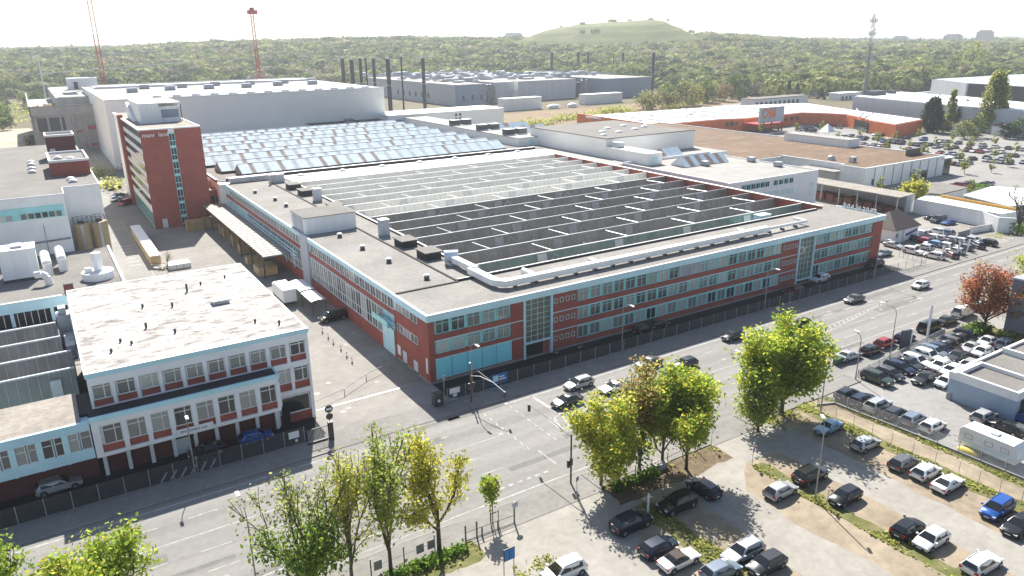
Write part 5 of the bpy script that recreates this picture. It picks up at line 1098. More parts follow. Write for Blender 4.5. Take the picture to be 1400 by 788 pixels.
# haze: one box of even thin air
hz = MB(); hz.box(-6000, -3000, -8, 6000, 6000, 150); h_ = bpy.data.materials.new('haze'); h_.use_nodes = True; t_ = h_.node_tree; t_.nodes.clear(); ou = t_.nodes.new('ShaderNodeOutputMaterial'); vo = t_.nodes.new('ShaderNodeVolumePrincipled'); vo.inputs['Density'].default_value = .00016; vo.inputs['Color'].default_value = (.88, .93, 1, 1); vo.inputs['Anisotropy'].default_value = .3; t_.links.new(vo.outputs[0], ou.inputs['Volume'])
HAZE = hz.build('haze', h_); tag(HAZE, kind='stuff')
# ================================================================ vehicles
paint()
mat('car_glass', (.012, .015, .018), .05, .2, spec=.7)
mat('tyre', (.02, .02, .02), .8, .2)
mat('rim', (.38, .39, .40), .3, .1, metal=.7)
mat('lamp_clear', (.62, .64, .66), .12, .1)
mat('lamp_red', (.32, .01, .012), .25, .1)
mat('plate', (.75, .75, .72), .5, .05)
mat('soft_top', (.06, .045, .04), .85, .2)
KIND = {  # length, width, height, windscreen base, roof front, roof rear, rear glass base, hood front z, belt z, boot z
    'hatch': (4.15, 1.78, 1.47, 1.05, .35, -1.45, -1.95, .72, .95, 1.0), 'small': (3.65, 1.66, 1.48, .95, .35, -1.30, -1.72, .74, .95, 1.0),
    'sedan': (4.65, 1.82, 1.44, 1.0, .25, -1.0, -1.62, .70, .93, 1.0), 'old_sedan': (4.4, 1.70, 1.40, .85, .35, -.85, -1.25, .74, .90, .93),
    'estate': (4.7, 1.82, 1.47, 1.05, .3, -1.85, -2.22, .70, .93, .98), 'suv': (4.6, 1.88, 1.68, 1.1, .45, -1.70, -2.12, .92, 1.08, 1.12),
    'coupe': (4.5, 1.82, 1.37, .85, .1, -.65, -1.6, .68, .90, .98), 'mpv': (4.45, 1.82, 1.62, 1.35, .55, -1.75, -2.12, .78, 1.0, 1.02),
    'van': (5.0, 1.95, 1.95, 1.75, 1.0, -2.2, -2.4, .95, 1.15, 1.15), 'convertible': (4.45, 1.78, 1.38, .75, .15, -.85, -1.3, .68, .90, .94)}
def car_meshes(kind):
    L, W, H, xw, xf, xr, xb, zh, zb, zt = KIND[kind]; h2 = L / 2
    # lower body: rings of half sections from nose to tail
    st = [(h2, .80, .42, .60), (h2 - .10, .90, .28, zh - .02), (h2 - .55, .985, .22, zh + .06), (xw + .15, 1., .2, zb - .02), (xw - .3, 1., .2, zb), (0, 1., .2, zb + .01), (xb + .35, 1., .2, zb + .02), (xb, .99, .22, zt), (-h2 + .45, .975, .24, zt - .02), (-h2 + .08, .90, .28, zt - .10), (-h2, .84, .42, .66)]
    m = MB(); rings = []
    for x, k, z0, z1 in st:
        w_ = W / 2 * k; ring = [(x, -w_ * .9, z0), (x, -w_, z0 + .16), (x, -w_, (z0 + z1) * .5 + .05), (x, -w_ * .965, z1 - .07), (x, -w_ * .86, z1), (x, 0, z1 + .035)]
        ring += [(x, -y, z) for x, y, z in reversed(ring[:-1])]; rings.append([m.pt(*q) for q in ring])
    n = len(rings[0])
    for a, b in zip(rings, rings[1:]):
        for j in range(n): k = (j + 1) % n; m.f.append((a[j], b[j], b[k], a[k])); m.m.append(0)
    m.f.append(tuple(rings[0])); m.m.append(0); m.f.append(tuple(reversed(rings[-1]))); m.m.append(0)
    # cabin
    wb, wt = W / 2 * .93, W / 2 * .72; zr = H - .04
    sec = [(xw, zb - .02, zb - .02, wb, wb), (xf, zb, zr, wb, wt), ((xf + xr) / 2, zb, zr + .035, wb, wt * 1.02), (xr, zb, zr - .02, wb, wt * .98), (xb, zt - .02, zt - .02, wb, wb * .95)]
    rg = []
    for x, z0, z1, a, b in sec:
        mid = (z1 - .06 if z1 > z0 + .1 else z1)
        rg.append([m.pt(*q) for q in ((x, -a, z0), (x, -b, mid), (x, -b * .86, z1), (x, b * .86, z1), (x, b, mid), (x, a, z0))])
    for a, b in zip(rg, rg[1:]):
        for j in range(5): m.f.append((a[j], b[j], b[j + 1], a[j + 1])); m.m.append(1 if kind == 'convertible' else 0)
    if kind in ('suv', 'estate', 'mpv'):
        for s in (-1, 1): m.tube((xf - .2, s * wt * .86, zr + .05), (xr + .2, s * wt * .86, zr + .05), .03, .03, 4)
    for s in (-1, 1): m.box(xw - .25, s * (W / 2 + .0), zb + .02, xw - .05, s * (W / 2 + .18), zb + .17)
    me = {}
    me['body'] = m
    g = MB(); e = .012
    def panel(p, q, r, t, ins): # quad inset towards its centre
        c = [sum(v[i] for v in (p, q, r, t)) / 4 for i in range(3)]; return [tuple(v[i] + (c[i] - v[i]) * ins for i in range(3)) for v in (p, q, r, t)]
    f = panel((xw + .02, -wb, zb), (xw + .02, wb, zb), (xf + .03, wt * .9, zr), (xf + .03, -wt * .9, zr), .07); g.face([(x + .012, y, z + .012) for x, y, z in f]); me['windscreen'] = g
    g = MB(); f = panel((xb - .02, wb * .95, zt), (xb - .02, -wb * .95, zt), (xr - .03, -wt * .88, zr - .02), (xr - .03, wt * .88, zr - .02), .09); g.face([(x - .012, y, z + .012) for x, y, z in f]); me['rear_window'] = g
    for s in (-1, 1):
        g = MB()
        xs = [xw - .28, (xf + xr) / 2 + .25, xr + .28 if kind not in ('estate', 'van', 'suv', 'mpv') else xr + .12]
        def sd(x, t): # point on the side plane at height fraction t
            return (x, s * ((wb + .014) + (wt - wb) * t), zb + .03 + (zr - .10 - zb - .03) * t)
        if kind == 'van': parts = [(xw - .35, xf - .15, .5, .5)]
        else: parts = [(xs[0] - .0, xf - .12, xs[1] + .04, xs[1] + .04), (xs[1] - .04, xs[1] - .04, xs[2] - .22 if kind in ('hatch', 'small', 'sedan', 'coupe', 'old_sedan', 'convertible') else xs[2], xs[2])]
        for k, (b0, t0, b1, t1) in enumerate(parts):
            q = [sd(b0, .03), sd(t0, .95), sd(t1, .95), sd(b1, .03)]; g.face(q if s < 0 else q[::-1])
        me['side_window' + ('' if s < 0 else '_')] = g
    t = MB()
    t.box(h2 - .12, -W * .30, .30, h2 + .012, W * .30, .50); t.box(-h2 - .012, -W * .34, .30, -h2 + .1, W * .34, .44); t.box(-h2 + .9, -W / 2 - .004, .2, h2 - .9, W / 2 + .004, .3)
    wx = (h2 - .82, -h2 + .80); wr = .33 if kind not in ('suv', 'van') else .37
    for x in wx:
        for s in (-1, 1): t.tube((x, s * (W / 2 - .3), wr + .02), (x, s * (W / 2 + .004), wr + .02), wr + .07, wr + .07, 14)
    me['trim'] = t
    q = MB(); [q.box(h2 - .20, s * W * .29, zh - .15, h2 - .02, s * W * .44, zh - .02) for s in (-1, 1)]; me['hl'] = [MB().box(h2 - .22, s * W * .28, zh - .17, h2 - .015, s * W * .445, zh - .035) for s in (-1, 1)]
    me['tl'] = [MB().box(-h2 + .015, s * W * .30, zt - .30, -h2 + .16, s * W * .462, zt - .10) for s in (-1, 1)]
    p = MB(); p.box(-h2 - .02, -.26, .48, -h2 + .02, .26, .59); p.box(h2 - .02, -.26, .36, h2 + .02, .26, .46); me['plate'] = p
    return me, wx, wr, W
PROTO = {}
def car_proto(kind):
    me, wx, wr, W = car_meshes(kind)
    r = thing('car', 'car', 'car', (0, 0, 0))
    me['body'].build('body', ['car_paint', 'soft_top'], r, True, 32)
    for k in ('windscreen', 'rear_window'): me[k].build(k, 'car_glass', r)
    for k in ('side_window', 'side_window_'): me[k].build('side_window', 'car_glass', r)
    me['trim'].build('trim', 'black_rubber', r)
    for q in me['hl']: q.build('headlight', 'lamp_clear', r)
    for q in me['tl']: q.build('tail_light', 'lamp_red', r)
    me['plate'].build('number_plate', 'plate', r)
    if kind == 'sunroof': pass
    w0 = MB().tube((0, -.10, 0), (0, .10, 0), wr, wr, 16).build('wheel', 'tyre', r, True); rim = MB().tube((0, -.112, 0), (0, .112, 0), wr * .62, wr * .62, 10).build('rim', 'rim', r); rim.parent = w0
    first = True
    for x in wx:
        for s in (-1, 1):
            loc = (x, s * (W / 2 - .085), wr)
            if first: w0.location = loc; first = False
            else:
                c = w0.copy(); COL.objects.link(c); c.location = loc; d = rim.copy(); COL.objects.link(d); d.parent = c
    index_all(r); return r
def index_all(r):
    KIDS[r.as_pointer()] = [o for o in COL.objects if o.parent == r]
    for k in KIDS[r.as_pointer()]: KIDS[k.as_pointer()] = [o for o in COL.objects if o.parent == k]
PAL = dict(black=(.012, .012, .014), white=(.80, .80, .79), silver=(.46, .47, .48), grey=(.13, .135, .14), blue=(.02, .10, .38), navy=(.012, .02, .05), red=(.36, .015, .02), green=(.035, .055, .035), lightblue=(.22, .36, .50), darkred=(.10, .012, .015), anthracite=(.04, .042, .046), beige=(.55, .50, .40), steel=(.20, .25, .31), orange=(.55, .16, .02))
def paint_car(o, colr):
    for k in [c for c in o.children if c.name.startswith(('body', 'box'))] if False else KIDSOF(o):
        if k.name.startswith('body'): k.color = (*colr, 1)
def KIDSOF(o): return o.children
PENDING = []
def car(rear, front, kind, color, label, cat='car', group=None, name='parked_car', snap=True, z=.02, hidden_far=True):
    """placed by where its camera-side wheels stand on the ground: rear corner and front corner"""
    (xa, ya), (xb_, yb) = rear, front; W = KIND[kind][1]
    a = atan2(yb - ya, xb_ - xa); mx, my = (xa + xb_) / 2, (ya + yb) / 2
    if snap:
        q = round(a / (pi / 2)) * pi / 2
        if abs(a - q) < radians(28): a = q + (a - q) * .25
    nx, ny = -sin(a), cos(a)
    if nx * mx + ny * my < 0: nx, ny = -nx, -ny
    PENDING.append((mx + nx * W / 2, my + ny * W / 2, a, kind, color, label, cat, group, name, z))
LOT = 'cars parked in the sandy car park'; DEAL = 'cars on the dealer yard'; ROADC = 'cars driving on the road'; KERB = 'cars parked along the near kerb'; FENCE = 'cars parked nose out along the dealer fence'; FAR = 'cars on the dealer lot behind the brick wing'
# sandy car park (lower right)
car((54.98, 47.78), (54.62, 51.10), 'hatch', 'navy', 'dark blue hatchback in deep tree shade seen from behind', group=LOT)
car((52.80, 47.84), (49.49, 48.10), 'suv', 'black', 'black car in tree shade facing left above the grass strip', group=LOT)
car((43.04, 48.25), (46.57, 48.07), 'suv', 'navy', 'dark blue off-roader in leafy shade beside the white post', group=LOT)
car((42.99, 43.82), (46.11, 43.72), 'hatch', 'navy', 'dark blue hatchback just behind the white convertible', group=LOT)
car((43.08, 41.40), (46.64, 41.20), 'convertible', 'white', 'white convertible with a dark folded soft top', group=LOT)
car((52.62, 38.71), (49.12, 38.77), 'estate', 'silver', 'silver estate car with a dark roof hatch at the bottom edge', group=LOT)
car((53.01, 36.21), (49.71, 36.47), 'hatch', 'anthracite', 'black car next to the silver estate at the bottom edge', group=LOT)
car((60.67, 43.60), (64.04, 43.52), 'hatch', 'silver', 'silver hatchback alone on the sand beside the grass strip', group=LOT)
car((65.78, 43.70), (69.39, 43.60), 'suv', 'black', 'black off-roader beyond the grass strip left of the lamp post', group=LOT)
car((45.68, 38.27), (48.24, 37.77), 'hatch', 'steel', 'blue grey car roof just showing at the bottom edge between two rows', group=LOT)
car((36.03, 45.91), (33.38, 46.11), 'mpv', 'white', 'white car cut by the bottom edge beside the weedy patch', group=LOT)
car((77.54, 44.55), (80.67, 44.41), 'hatch', 'silver', 'pale silver hatchback parked alone by the fence near the light blue car', group=LOT)
car((77.06, 39.47), (80.64, 39.45), 'hatch', 'grey', 'mid grey hatchback first of three parked together by the fence', group=LOT)
car((77.49, 36.89), (80.79, 37.00), 'hatch', 'white', 'white hatchback in the middle of three by the fence', group=LOT)
car((77.16, 34.27), (80.55, 34.32), 'coupe', 'white', 'sleek white car with sloping tail, last of three by the fence', group=LOT)
car((68.92, 39.02), (65.52, 39.06), 'hatch', 'black', 'black hatchback facing left beside the tall lamp post', group=LOT)
car((65.92, 32.01), (69.27, 32.23), 'hatch', 'black', 'black hatchback with glowing red rear lamps next to the white one', group=LOT)
car((69.52, 29.81), (66.02, 29.92), 'hatch', 'white', 'white hatchback with black grille beside the black red-lamped one', group=LOT)
car((80.32, 29.02), (76.61, 28.77), 'mpv', 'blue', 'bright blue people carrier by the fence', group=LOT)
car((78.99, 26.16), (75.75, 26.29), 'sedan', 'black', 'black car cut by the right picture edge near the blue carrier', group=LOT)
car((66.72, 25.47), (69.58, 25.02), 'estate', 'white', 'pale silver off-roader with a large black roof panel at the bottom edge', group=LOT)
car((80.99, 49.63), (77.00, 49.41), 'old_sedan', 'lightblue', 'light blue boxy old saloon in the shade edge by the lamp', group=LOT)
# dealer yard
FL = [('black', 'hatch', 'black car first behind the wire fence by the big tree'), ('navy', 'estate', 'dark estate second behind the wire fence'), ('silver', 'suv', 'white roofed silver off-roader third behind the wire fence'), ('anthracite', 'hatch', 'dark hatchback fourth behind the wire fence'), ('steel', 'hatch', 'slate blue hatchback fifth behind the wire fence'), ('white', 'hatch', 'white car with a dark glass roof sixth behind the wire fence')]
FP = [((86.92, 53.52), (91.51, 54.35)), ((86.99, 51.44), (91.81, 52.11)), ((87.03, 49.29), (91.90, 49.62)), ((87.02, 46.74), (91.52, 47.17)), ((87.54, 44.66), (92.16, 44.98)), ((88.22, 42.39), (92.00, 42.42))]
for (a, b), (c_, k, l) in zip(FP, FL): car(a, b, k, c_, l, group=FENCE)
RP = [((365,412), (500,468)), ((452,365), (580,442)), ((505,325), (655,400)), ((560,305), (700,375)), ((602,285), (760,355)), ((680,265), (822,322)), ((715,232), (872,292)), ((765,220), (920,275)), ((820,205), (962,255)), ((850,182), (1010,238)), ((900,160), (1062,208)), ((945,132), (1098,182))]
for i, (a, b, k, c_, l) in enumerate([((96.31, 57.19), (96.16, 53.75), 'suv', 'green', 'dark green off-roader at the open end of the dealer row'), ((100.05, 57.43), (98.74, 53.44), 'hatch', 'anthracite', 'black hatchback second in the dealer row after the green one'), ((103.06, 58.00), (102.14, 53.70), 'estate', 'navy', 'dark car third in the dealer row after the green one'), ((105.22, 57.95), (104.39, 53.83), 'sedan', 'anthracite', 'dark car in the dealer row just left of the first white one'),
        ((107.34, 58.10), (106.61, 53.68), 'estate', 'white', 'white estate first of two white ones in the dealer row'), ((110.14, 57.82), (109.65, 53.96), 'suv', 'white', 'white car second of two white ones in the dealer row'), ((112.71, 58.49), (112.34, 54.13), 'estate', 'steel', 'slate blue car in the dealer row right behind the white pair'), ((114.59, 58.29), (114.30, 54.11), 'hatch', 'navy', 'navy car two places behind the white pair in the dealer row'), ((116.60, 58.02), (116.38, 54.18), 'sedan', 'anthracite', 'dark saloon three places behind the white pair in the dealer row'),
        ((118.90, 58.54), (118.43, 54.15), 'estate', 'grey', 'grey estate four places behind the white pair in the dealer row'), ((121.27, 58.56), (121.42, 54.43), 'sedan', 'anthracite', 'dark saloon last but one at the far end of the dealer row'), ((124.07, 58.91), (123.89, 54.82), 'estate', 'navy', 'dark blue estate at the far end of the dealer row by the bushes')]): car(a, b, k, c_, l, group=DEAL)
for a, b, k, c_, l in [((105.21, 50.99), (100.58, 50.66), 'sedan', 'black', 'glossy black saloon in front of the dealer row'), ((111.29, 52.23), (106.73, 51.72), 'hatch', 'white', 'white hatchback behind the glossy black saloon'), ((116.81, 52.55), (112.54, 52.43), 'sedan', 'anthracite', 'dark saloon between white hatchback and silver car'), ((121.77, 53.18), (117.61, 52.97), 'sedan', 'silver', 'silver saloon near the far end of the second dealer row'), ((126.45, 52.91), (122.48, 52.93), 'sedan', 'white', 'white saloon by the hedge at the far end of the dealer yard'),
        ((105.65, 48.79), (102.58, 48.39), 'small', 'white', 'small white car tucked behind the dealer building corner'), ((110.29, 50.18), (107.07, 50.06), 'hatch', 'white', 'white car half hidden behind the dealer building parapet'), ((121.58, 51.41), (117.57, 51.17), 'hatch', 'white', 'pale car roof peeping over the dealer building near the hedge'), ((123.51, 50.47), (127.62, 50.77), 'suv', 'steel', 'silver blue off-roader right of the white saloon by the hedge'), ((121.82, 48.29), (124.91, 48.25), 'estate', 'silver', 'silver estate at the right edge behind the dealer building'),
        ((113.91, 49.77), (111.06, 49.66), 'hatch', 'silver', 'silver car hidden behind the front of the dealer building'), ((95.94, 40.42), (100.32, 39.87), 'hatch', 'silver', 'silver hatchback at the blue wall of the dealer building'), ((96.30, 37.14), (96.95, 38.86), 'hatch', 'black', 'black car partly hidden by the white caravan'), ((101.08, 37.33), (100.83, 38.25), 'hatch', 'blue', 'blue car at the right edge under the dealer building corner'), ((96.49, 36.31), (96.80, 37.75), 'estate', 'grey', 'grey car roof behind the white caravan')]: car(a, b, k, c_, l, group=DEAL)
for a, b, k, c_, l in [((99.09, 62.11), (103.09, 61.71), 'sedan', 'silver', 'silver saloon parked at the kerb beside the green bins'), ((104.17, 61.35), (107.87, 61.24), 'hatch', 'black', 'black hatchback parked at the kerb before the red one'), ((109.06, 61.81), (111.96, 61.81), 'hatch', 'red', 'red hatchback parked at the kerb'), ((113.28, 61.55), (117.10, 61.15), 'hatch', 'navy', 'dark hatchback parked at the kerb behind the black sign board'), ((120.70, 61.47), (125.11, 61.42), 'van', 'black', 'black van parked at the kerb'), ((126.66, 61.79), (130.71, 61.76), 'sedan', 'anthracite', 'dark saloon parked at the kerb just past the black van'), ((131.95, 61.80), (137.51, 62.43), 'van', 'white', 'white delivery van at the kerb under the red tree'),
        ((137.95, 62.33), (142.74, 63.10), 'hatch', 'silver', 'pale car glimpsed through the red tree by the white van'), ((141.30, 61.83), (146.19, 62.30), 'hatch', 'white', 'white car behind the red tree branches'), ((148.17, 63.41), (152.57, 63.69), 'hatch', 'black', 'dark car between the red tree and the grey wall')]: car(a, b, k, c_, l, group=KERB)
# traffic
for a, b, k, c_, l in [((127.61, 77.58), (123.78, 77.62), 'sedan', 'grey', 'grey saloon driving left past the right half of the brick wing'), ((145.74, 75.09), (141.39, 75.34), 'hatch', 'white', 'white hatchback driving left at the far right of the road'), ((94.51, 77.48), (90.53, 77.65), 'hatch', 'black', 'black hatchback driving alone in the middle of the road'), ((108.13, 74.89), (104.75, 74.76), 'hatch', 'black', 'black car half hidden behind the big bright tree top'), ((75.91, 77.16), (71.31, 77.32), 'sedan', 'grey', 'grey saloon with a shining bonnet driving near the edge line'), ((79.70, 73.77), (76.27, 74.12), 'hatch', 'anthracite', 'dark compact car driving beside the shining grey saloon'), ((65.87, 73.57), (61.61, 73.81), 'coupe', 'white', 'white coupe above the yellow tree tops on the road'), ((62.13, 77.53), (58.47, 77.37), 'estate', 'silver', 'silver estate waiting at the stop line'), ((57.36, 74.07), (53.92, 73.94), 'sedan', 'anthracite', 'dark saloon waiting at the stop line')]: car(a, b, k, c_, l, name='driving_car', group=ROADC)
# yard, office and forecourt
for a, b, k, c_, l in [((41.89, 125.15), (38.21, 123.46), 'van', 'black', 'black van parked across the yard beside the shelter'), ((12.23, 87.92), (9.75, 88.35), 'coupe', 'black', 'black car in front of the office entrance behind the fence'), ((15.16, 88.06), (18.66, 87.89), 'hatch', 'blue', 'vivid blue car in the shade before the office block'), ((-6.51, 89.21), (-2.97, 89.45), 'estate', 'silver', 'silver grey car in the dark below the blue windows'), ((79.57, 88.11), (85.35, 88.62), 'hatch', 'black', 'black car left of three in the shade before the brick wing'), ((82.15, 89.16), (89.18, 88.12), 'sedan', 'black', 'dark car middle of three in the shade before the brick wing'), ((123.31, 86.85), (117.64, 87.55), 'estate', 'darkred', 'dark red car in the shade by the right stairwell entrance'), ((133.25, 89.15), (128.84, 88.90), 'suv', 'white', 'white off-roader before the right end of the brick wing'), ((152.18, 88.90), (147.21, 88.91), 'suv', 'black', 'dark off-roader in the shade at the brick wing corner'), ((161.11, 92.77), (156.72, 92.99), 'sedan', 'steel', 'blue grey saloon just past the brick wing corner')]: car(a, b, k, c_, l, snap=True)
for a, b, k, c_, l in [((24.01, 265.41), (18.51, 259.03), 'van', 'red', 'red van in the row of cars below the tower'), ((19.83, 272.08), (18.51, 265.87), 'hatch', 'navy', 'dark car right behind the red van below the tower'), ((22.31, 272.12), (18.23, 269.62), 'sedan', 'grey', 'grey car second behind the red van below the tower'), ((22.56, 279.55), (18.38, 276.86), 'sedan', 'black', 'black car third behind the red van below the tower'), ((23.38, 295.37), (18.69, 292.46), 'sedan', 'navy', 'dark car in the pair parked farthest along the tower lane'), ((22.62, 302.54), (18.13, 299.24), 'sedan', 'silver', 'silver car parked farthest along the tower lane'), ((17.86, 277.24), (16.75, 266.45), 'small', 'white', 'white small car standing in the lane opposite the red van')]: car(a, b, k, c_, l, group='cars parked below the brick tower')
for a, b, k, c_, l in [((166.83, 98.85), (166.32, 94.38), 'sedan', 'silver', 'long silver saloon along the fence behind the brick wing'), ((165.15, 93.20), (165.26, 88.90), 'suv', 'white', 'white off-roader along the fence behind the brick wing'), ((165.72, 84.05), (164.88, 88.05), 'mpv', 'white', 'white van like carrier in the front row of the far dealer lot'),
        ((168.60, 83.87), (169.98, 86.05), 'hatch', 'darkred', 'dark red car in the front row by the flag posts'), ((173.08, 84.35), (173.94, 87.33), 'hatch', 'silver', 'silver car second in the front row by the flag posts'), ((177.57, 84.78), (178.25, 87.67), 'hatch', 'grey', 'grey car third in the front row by the flag posts'), ((181.37, 84.61), (182.99, 87.43), 'suv', 'navy', 'dark blue car fourth in the front row by the flag posts'), ((185.55, 83.88), (186.52, 86.70), 'suv', 'black', 'black off-roader at the right end of the far dealer lot'),
        ((170.67, 90.48), (171.17, 92.66), 'hatch', 'silver', 'silver car in the second row of the far dealer lot near the white one'), ((175.65, 90.87), (175.08, 93.02), 'hatch', 'lightblue', 'turquoise car in the middle of the far dealer lot'), ((175.95, 88.44), (175.92, 91.03), 'hatch', 'white', 'white car in the middle of the far dealer lot beside the turquoise one'), ((176.31, 93.92), (176.17, 96.19), 'hatch', 'red', 'pinkish red car in the third row of the far dealer lot'), ((181.10, 94.53), (181.60, 96.98), 'hatch', 'white', 'white car behind the red one on the far dealer lot'), ((181.77, 92.58), (181.68, 95.05), 'sedan', 'silver', 'silver saloon behind the turquoise car'), ((182.58, 90.75), (182.49, 93.17), 'hatch', 'silver', 'silver hatchback in the third row near the flag posts'), ((182.94, 88.70), (183.15, 91.24), 'small', 'white', 'small white car near the low panel of the far dealer lot'),
        ((187.57, 96.58), (187.53, 99.18), 'mpv', 'white', 'white people carrier near the back of the far dealer lot'), ((187.59, 94.63), (187.71, 97.46), 'suv', 'steel', 'grey blue off-roader near the back of the far dealer lot'), ((180.65, 98.22), (180.70, 100.49), 'van', 'white', 'white van beside the small house'), ((176.72, 96.71), (176.61, 98.64), 'hatch', 'navy', 'dark hatchback beside the small house wall'), ((186.19, 88.19), (186.30, 90.48), 'hatch', 'silver', 'silver car right of the small white car on the far lot'),
        ((200.43, 105.68), (200.75, 107.73), 'hatch', 'black', 'black car by the yard wall left of the grey van'), ((202.72, 103.13), (198.83, 104.14), 'van', 'grey', 'dark grey van by the yard wall'), ((202.13, 100.02), (198.75, 101.57), 'coupe', 'blue', 'bright blue car by the yard wall')]: car(a, b, k, c_, l, group=FAR)
order = {}
for t in PENDING:
    kind = t[3]
    if kind not in PROTO:
        r = car_proto(kind); PROTO[kind] = r
    else: r = None
    x, y, a, kind, colr, label, cat, group, name, z = t
    if r is None: r = dup(PROTO[kind], (x, y, z), a)
    else: r.location = (x, y, z); r.rotation_euler.z = a
    r.name = name; r['label'] = label; r['category'] = 'van' if kind == 'van' else 'car'
    if 'group' in r: del r['group']
    if group: r['group'] = group
    if r is not PROTO[kind] or True: order[r.name] = (r, PAL[colr])
for r, c_ in order.values(): pass
KB = {}
for o in COL.objects:
    if o.parent is not None and o.name.startswith('body') and o.parent.name in order: o.color = (*order[o.parent.name][1], 1)
# box truck, caravan
bt = thing('box_truck', 'white box truck seen from behind between office roof and shelter', 'truck', (36, 139, 0))
MB().box(34.6, 137.2, .9, 37.1, 144, 3.4).build('box', 'white_metal', bt); MB().box(34.9, 144.2, .5, 36.9, 146.2, 2.5).build('cab', 'white_trim', bt); MB().box(35, 137.4, .5, 36.8, 144.2, .88).build('chassis', 'dark_metal', bt)
for x in (34.9, 36.8):
    for y in (138.6, 144.9): MB().tube((x - .15, y, .45), (x + .15, y, .45), .45, .45, 12).build('wheel', 'tyre', bt)
cvx, cvy = 93.9, 31.5
cv = thing('caravan', 'white caravan with small windows behind the wire fence at the right edge', 'caravan', (93, 34.5, 0))
m = MB(); prof = [(-3.3, .5), (3.2, .5), (3.35, 1.2), (3.1, 2.2), (2.7, 2.75), (-2.9, 2.8), (-3.3, 2.4)]
y0, x0 = 36.2, 88.9; n = len(prof); i0 = 0
A_ = [m.pt(x0, y0 - u, z) for u, z in prof]; B_ = [m.pt(x0 + 2.4, y0 - u, z) for u, z in prof]
for k in range(n): l = (k + 1) % n; m.f.append((A_[k], A_[l], B_[l], B_[k])); m.m.append(0)
m.f.append(tuple(A_)); m.m.append(0); m.f.append(tuple(reversed(B_))); m.m.append(0)
cv.location = (90.1, 36.2, 0); m.build('body', 'white_trim', cv)
for u in (-2.2, .1, 1.9): window(cv, 88.86, 36.2 - u, 1.45, .95, .62, LEFT, mull=(), fm='zinc', gm='dark_glass', t=.06)
for x in (89.05, 91.15): MB().tube((x - .1, 36.3, .34), (x + .1, 36.3, .34), .34, .34, 12).build('wheel', 'tyre', cv)
MB().box(89.7, 35.6, 2.79, 90.5, 36.5, 2.95).build('roof_hatch', 'zinc', cv); MB().path([(90.1, 39.4, .5), (90.1, 40.7, .55)], .06).build('tow_bar', 'steel', cv); MB().box(88.82, 33.5, 1.0, 88.895, 39.2, 1.06).build('stripe', 'blue_panel', cv)
o = thing('dinghy', 'upturned yellow dinghy lying beside the caravan', 'boat', (88.2, 37.9, .0)); q = MB(); q.dome(88.25, 37.9, .1, .45, 1.3, .5, 12, 3); q.build('hull', 'yellow_paint', o, True); MB().box(87.9, 36.8, .0, 88.6, 39.0, .1).build('rack', 'steel', o)
# far parked cars: single small meshes
def tiny(kind):
    L, W, H, xw, xf, xr, xb, zh, zb, zt = KIND[kind]; h = L / 2; m = MB(); w_ = W / 2
    prof = [(h, .35), (h, zh - .05), (xw, zb), (xb, zt), (-h, zt - .1), (-h, .35)]
    a = [m.pt(x, -w_, z) for x, z in prof]; b = [m.pt(x, w_, z) for x, z in prof]; n = len(prof)
    for k in range(n): l = (k + 1) % n; m.f.append((a[k], a[l], b[l], b[k])[::-1]); m.m.append(0)
    m.f.append(tuple(a)[::-1]); m.m.append(0); m.f.append(tuple(b)); m.m.append(0)
    wt = w_ * .75; q = [(xw, -w_ * .95, zb), (xw, w_ * .95, zb), (xb, w_ * .95, zt), (xb, -w_ * .95, zt)]; r = [(xf, -wt, H), (xf, wt, H), (xr, wt, H), (xr, -wt, H)]
    for k in range(4): l = (k + 1) % 4; m.face([q[k], q[l], r[l], r[k]], 1)
    m.face(r, 0)
    for x in (h - .8, -h + .8): m.box(x - .32, -w_ - .01, 0, x + .32, w_ + .01, .62, 2)
    return m.build('parked_car', ['car_paint', 'car_glass', 'tyre'])
TINY = []
fr = random.Random(11); NAMES = ['white', 'black', 'silver', 'grey', 'blue', 'red', 'anthracite', 'navy', 'silver', 'white', 'steel', 'black']
WORD = dict(white='white', black='black', silver='silver', grey='grey', blue='blue', red='red', anthracite='dark grey', navy='dark blue', steel='slate blue', orange='orange')
TP = {}
def far_car(x, y, a, where, group, kind=None):
    if len(TINY) + len(PENDING) >= 298: return
    TINY.append(1); kind = kind or fr.choice(['hatch', 'sedan', 'suv', 'estate']); cn = fr.choice(NAMES)
    if kind not in TP: TP[kind] = o = tiny(kind)
    else: o = TP[kind].copy(); COL.objects.link(o)
    o.location = (x, y, .02); o.rotation_euler.z = a + fr.gauss(0, .02); o.color = (*PAL[cn], 1); tag(o, f'{WORD[cn]} parked car {where}', 'car', f'{WORD[cn]} cars {group}')
for x, y0, y1, occ in ((279, 150, 205, .54), (284.5, 150, 205, .54), (297, 150, 215, .56), (302.5, 150, 215, .54), (315, 125, 228, .58), (320.5, 125, 228, .56), (336, 130, 228, .54), (341.5, 130, 228, .54), (356, 150, 225, .5)):
    y = y0
    while y < y1:
        if fr.random() < occ and not (x in (297, 302.5) and 140 < y < 150): far_car(x, y, fr.choice((0, pi)), 'in the tree lined rows of the store car park', 'in the store car park')
        y += 2.7
for y, x0, x1 in ((266, 342, 372), (260, 345, 374), (253, 344, 372)):
    x = x0
    while x < x1:
        if fr.random() < .6: far_car(x, y, pi / 2, 'packed before the orange store front', 'before the orange store')
        x += 2.8
for x0, y0, n in ((254, 128, 3), (262, 124, 2), (240, 131, 2)):
    for k in range(n): far_car(x0 + k * 2.9, y0, pi / 2, 'by the hedge at the market corner', 'by the market corner')
sv = MB(); sp_ = []
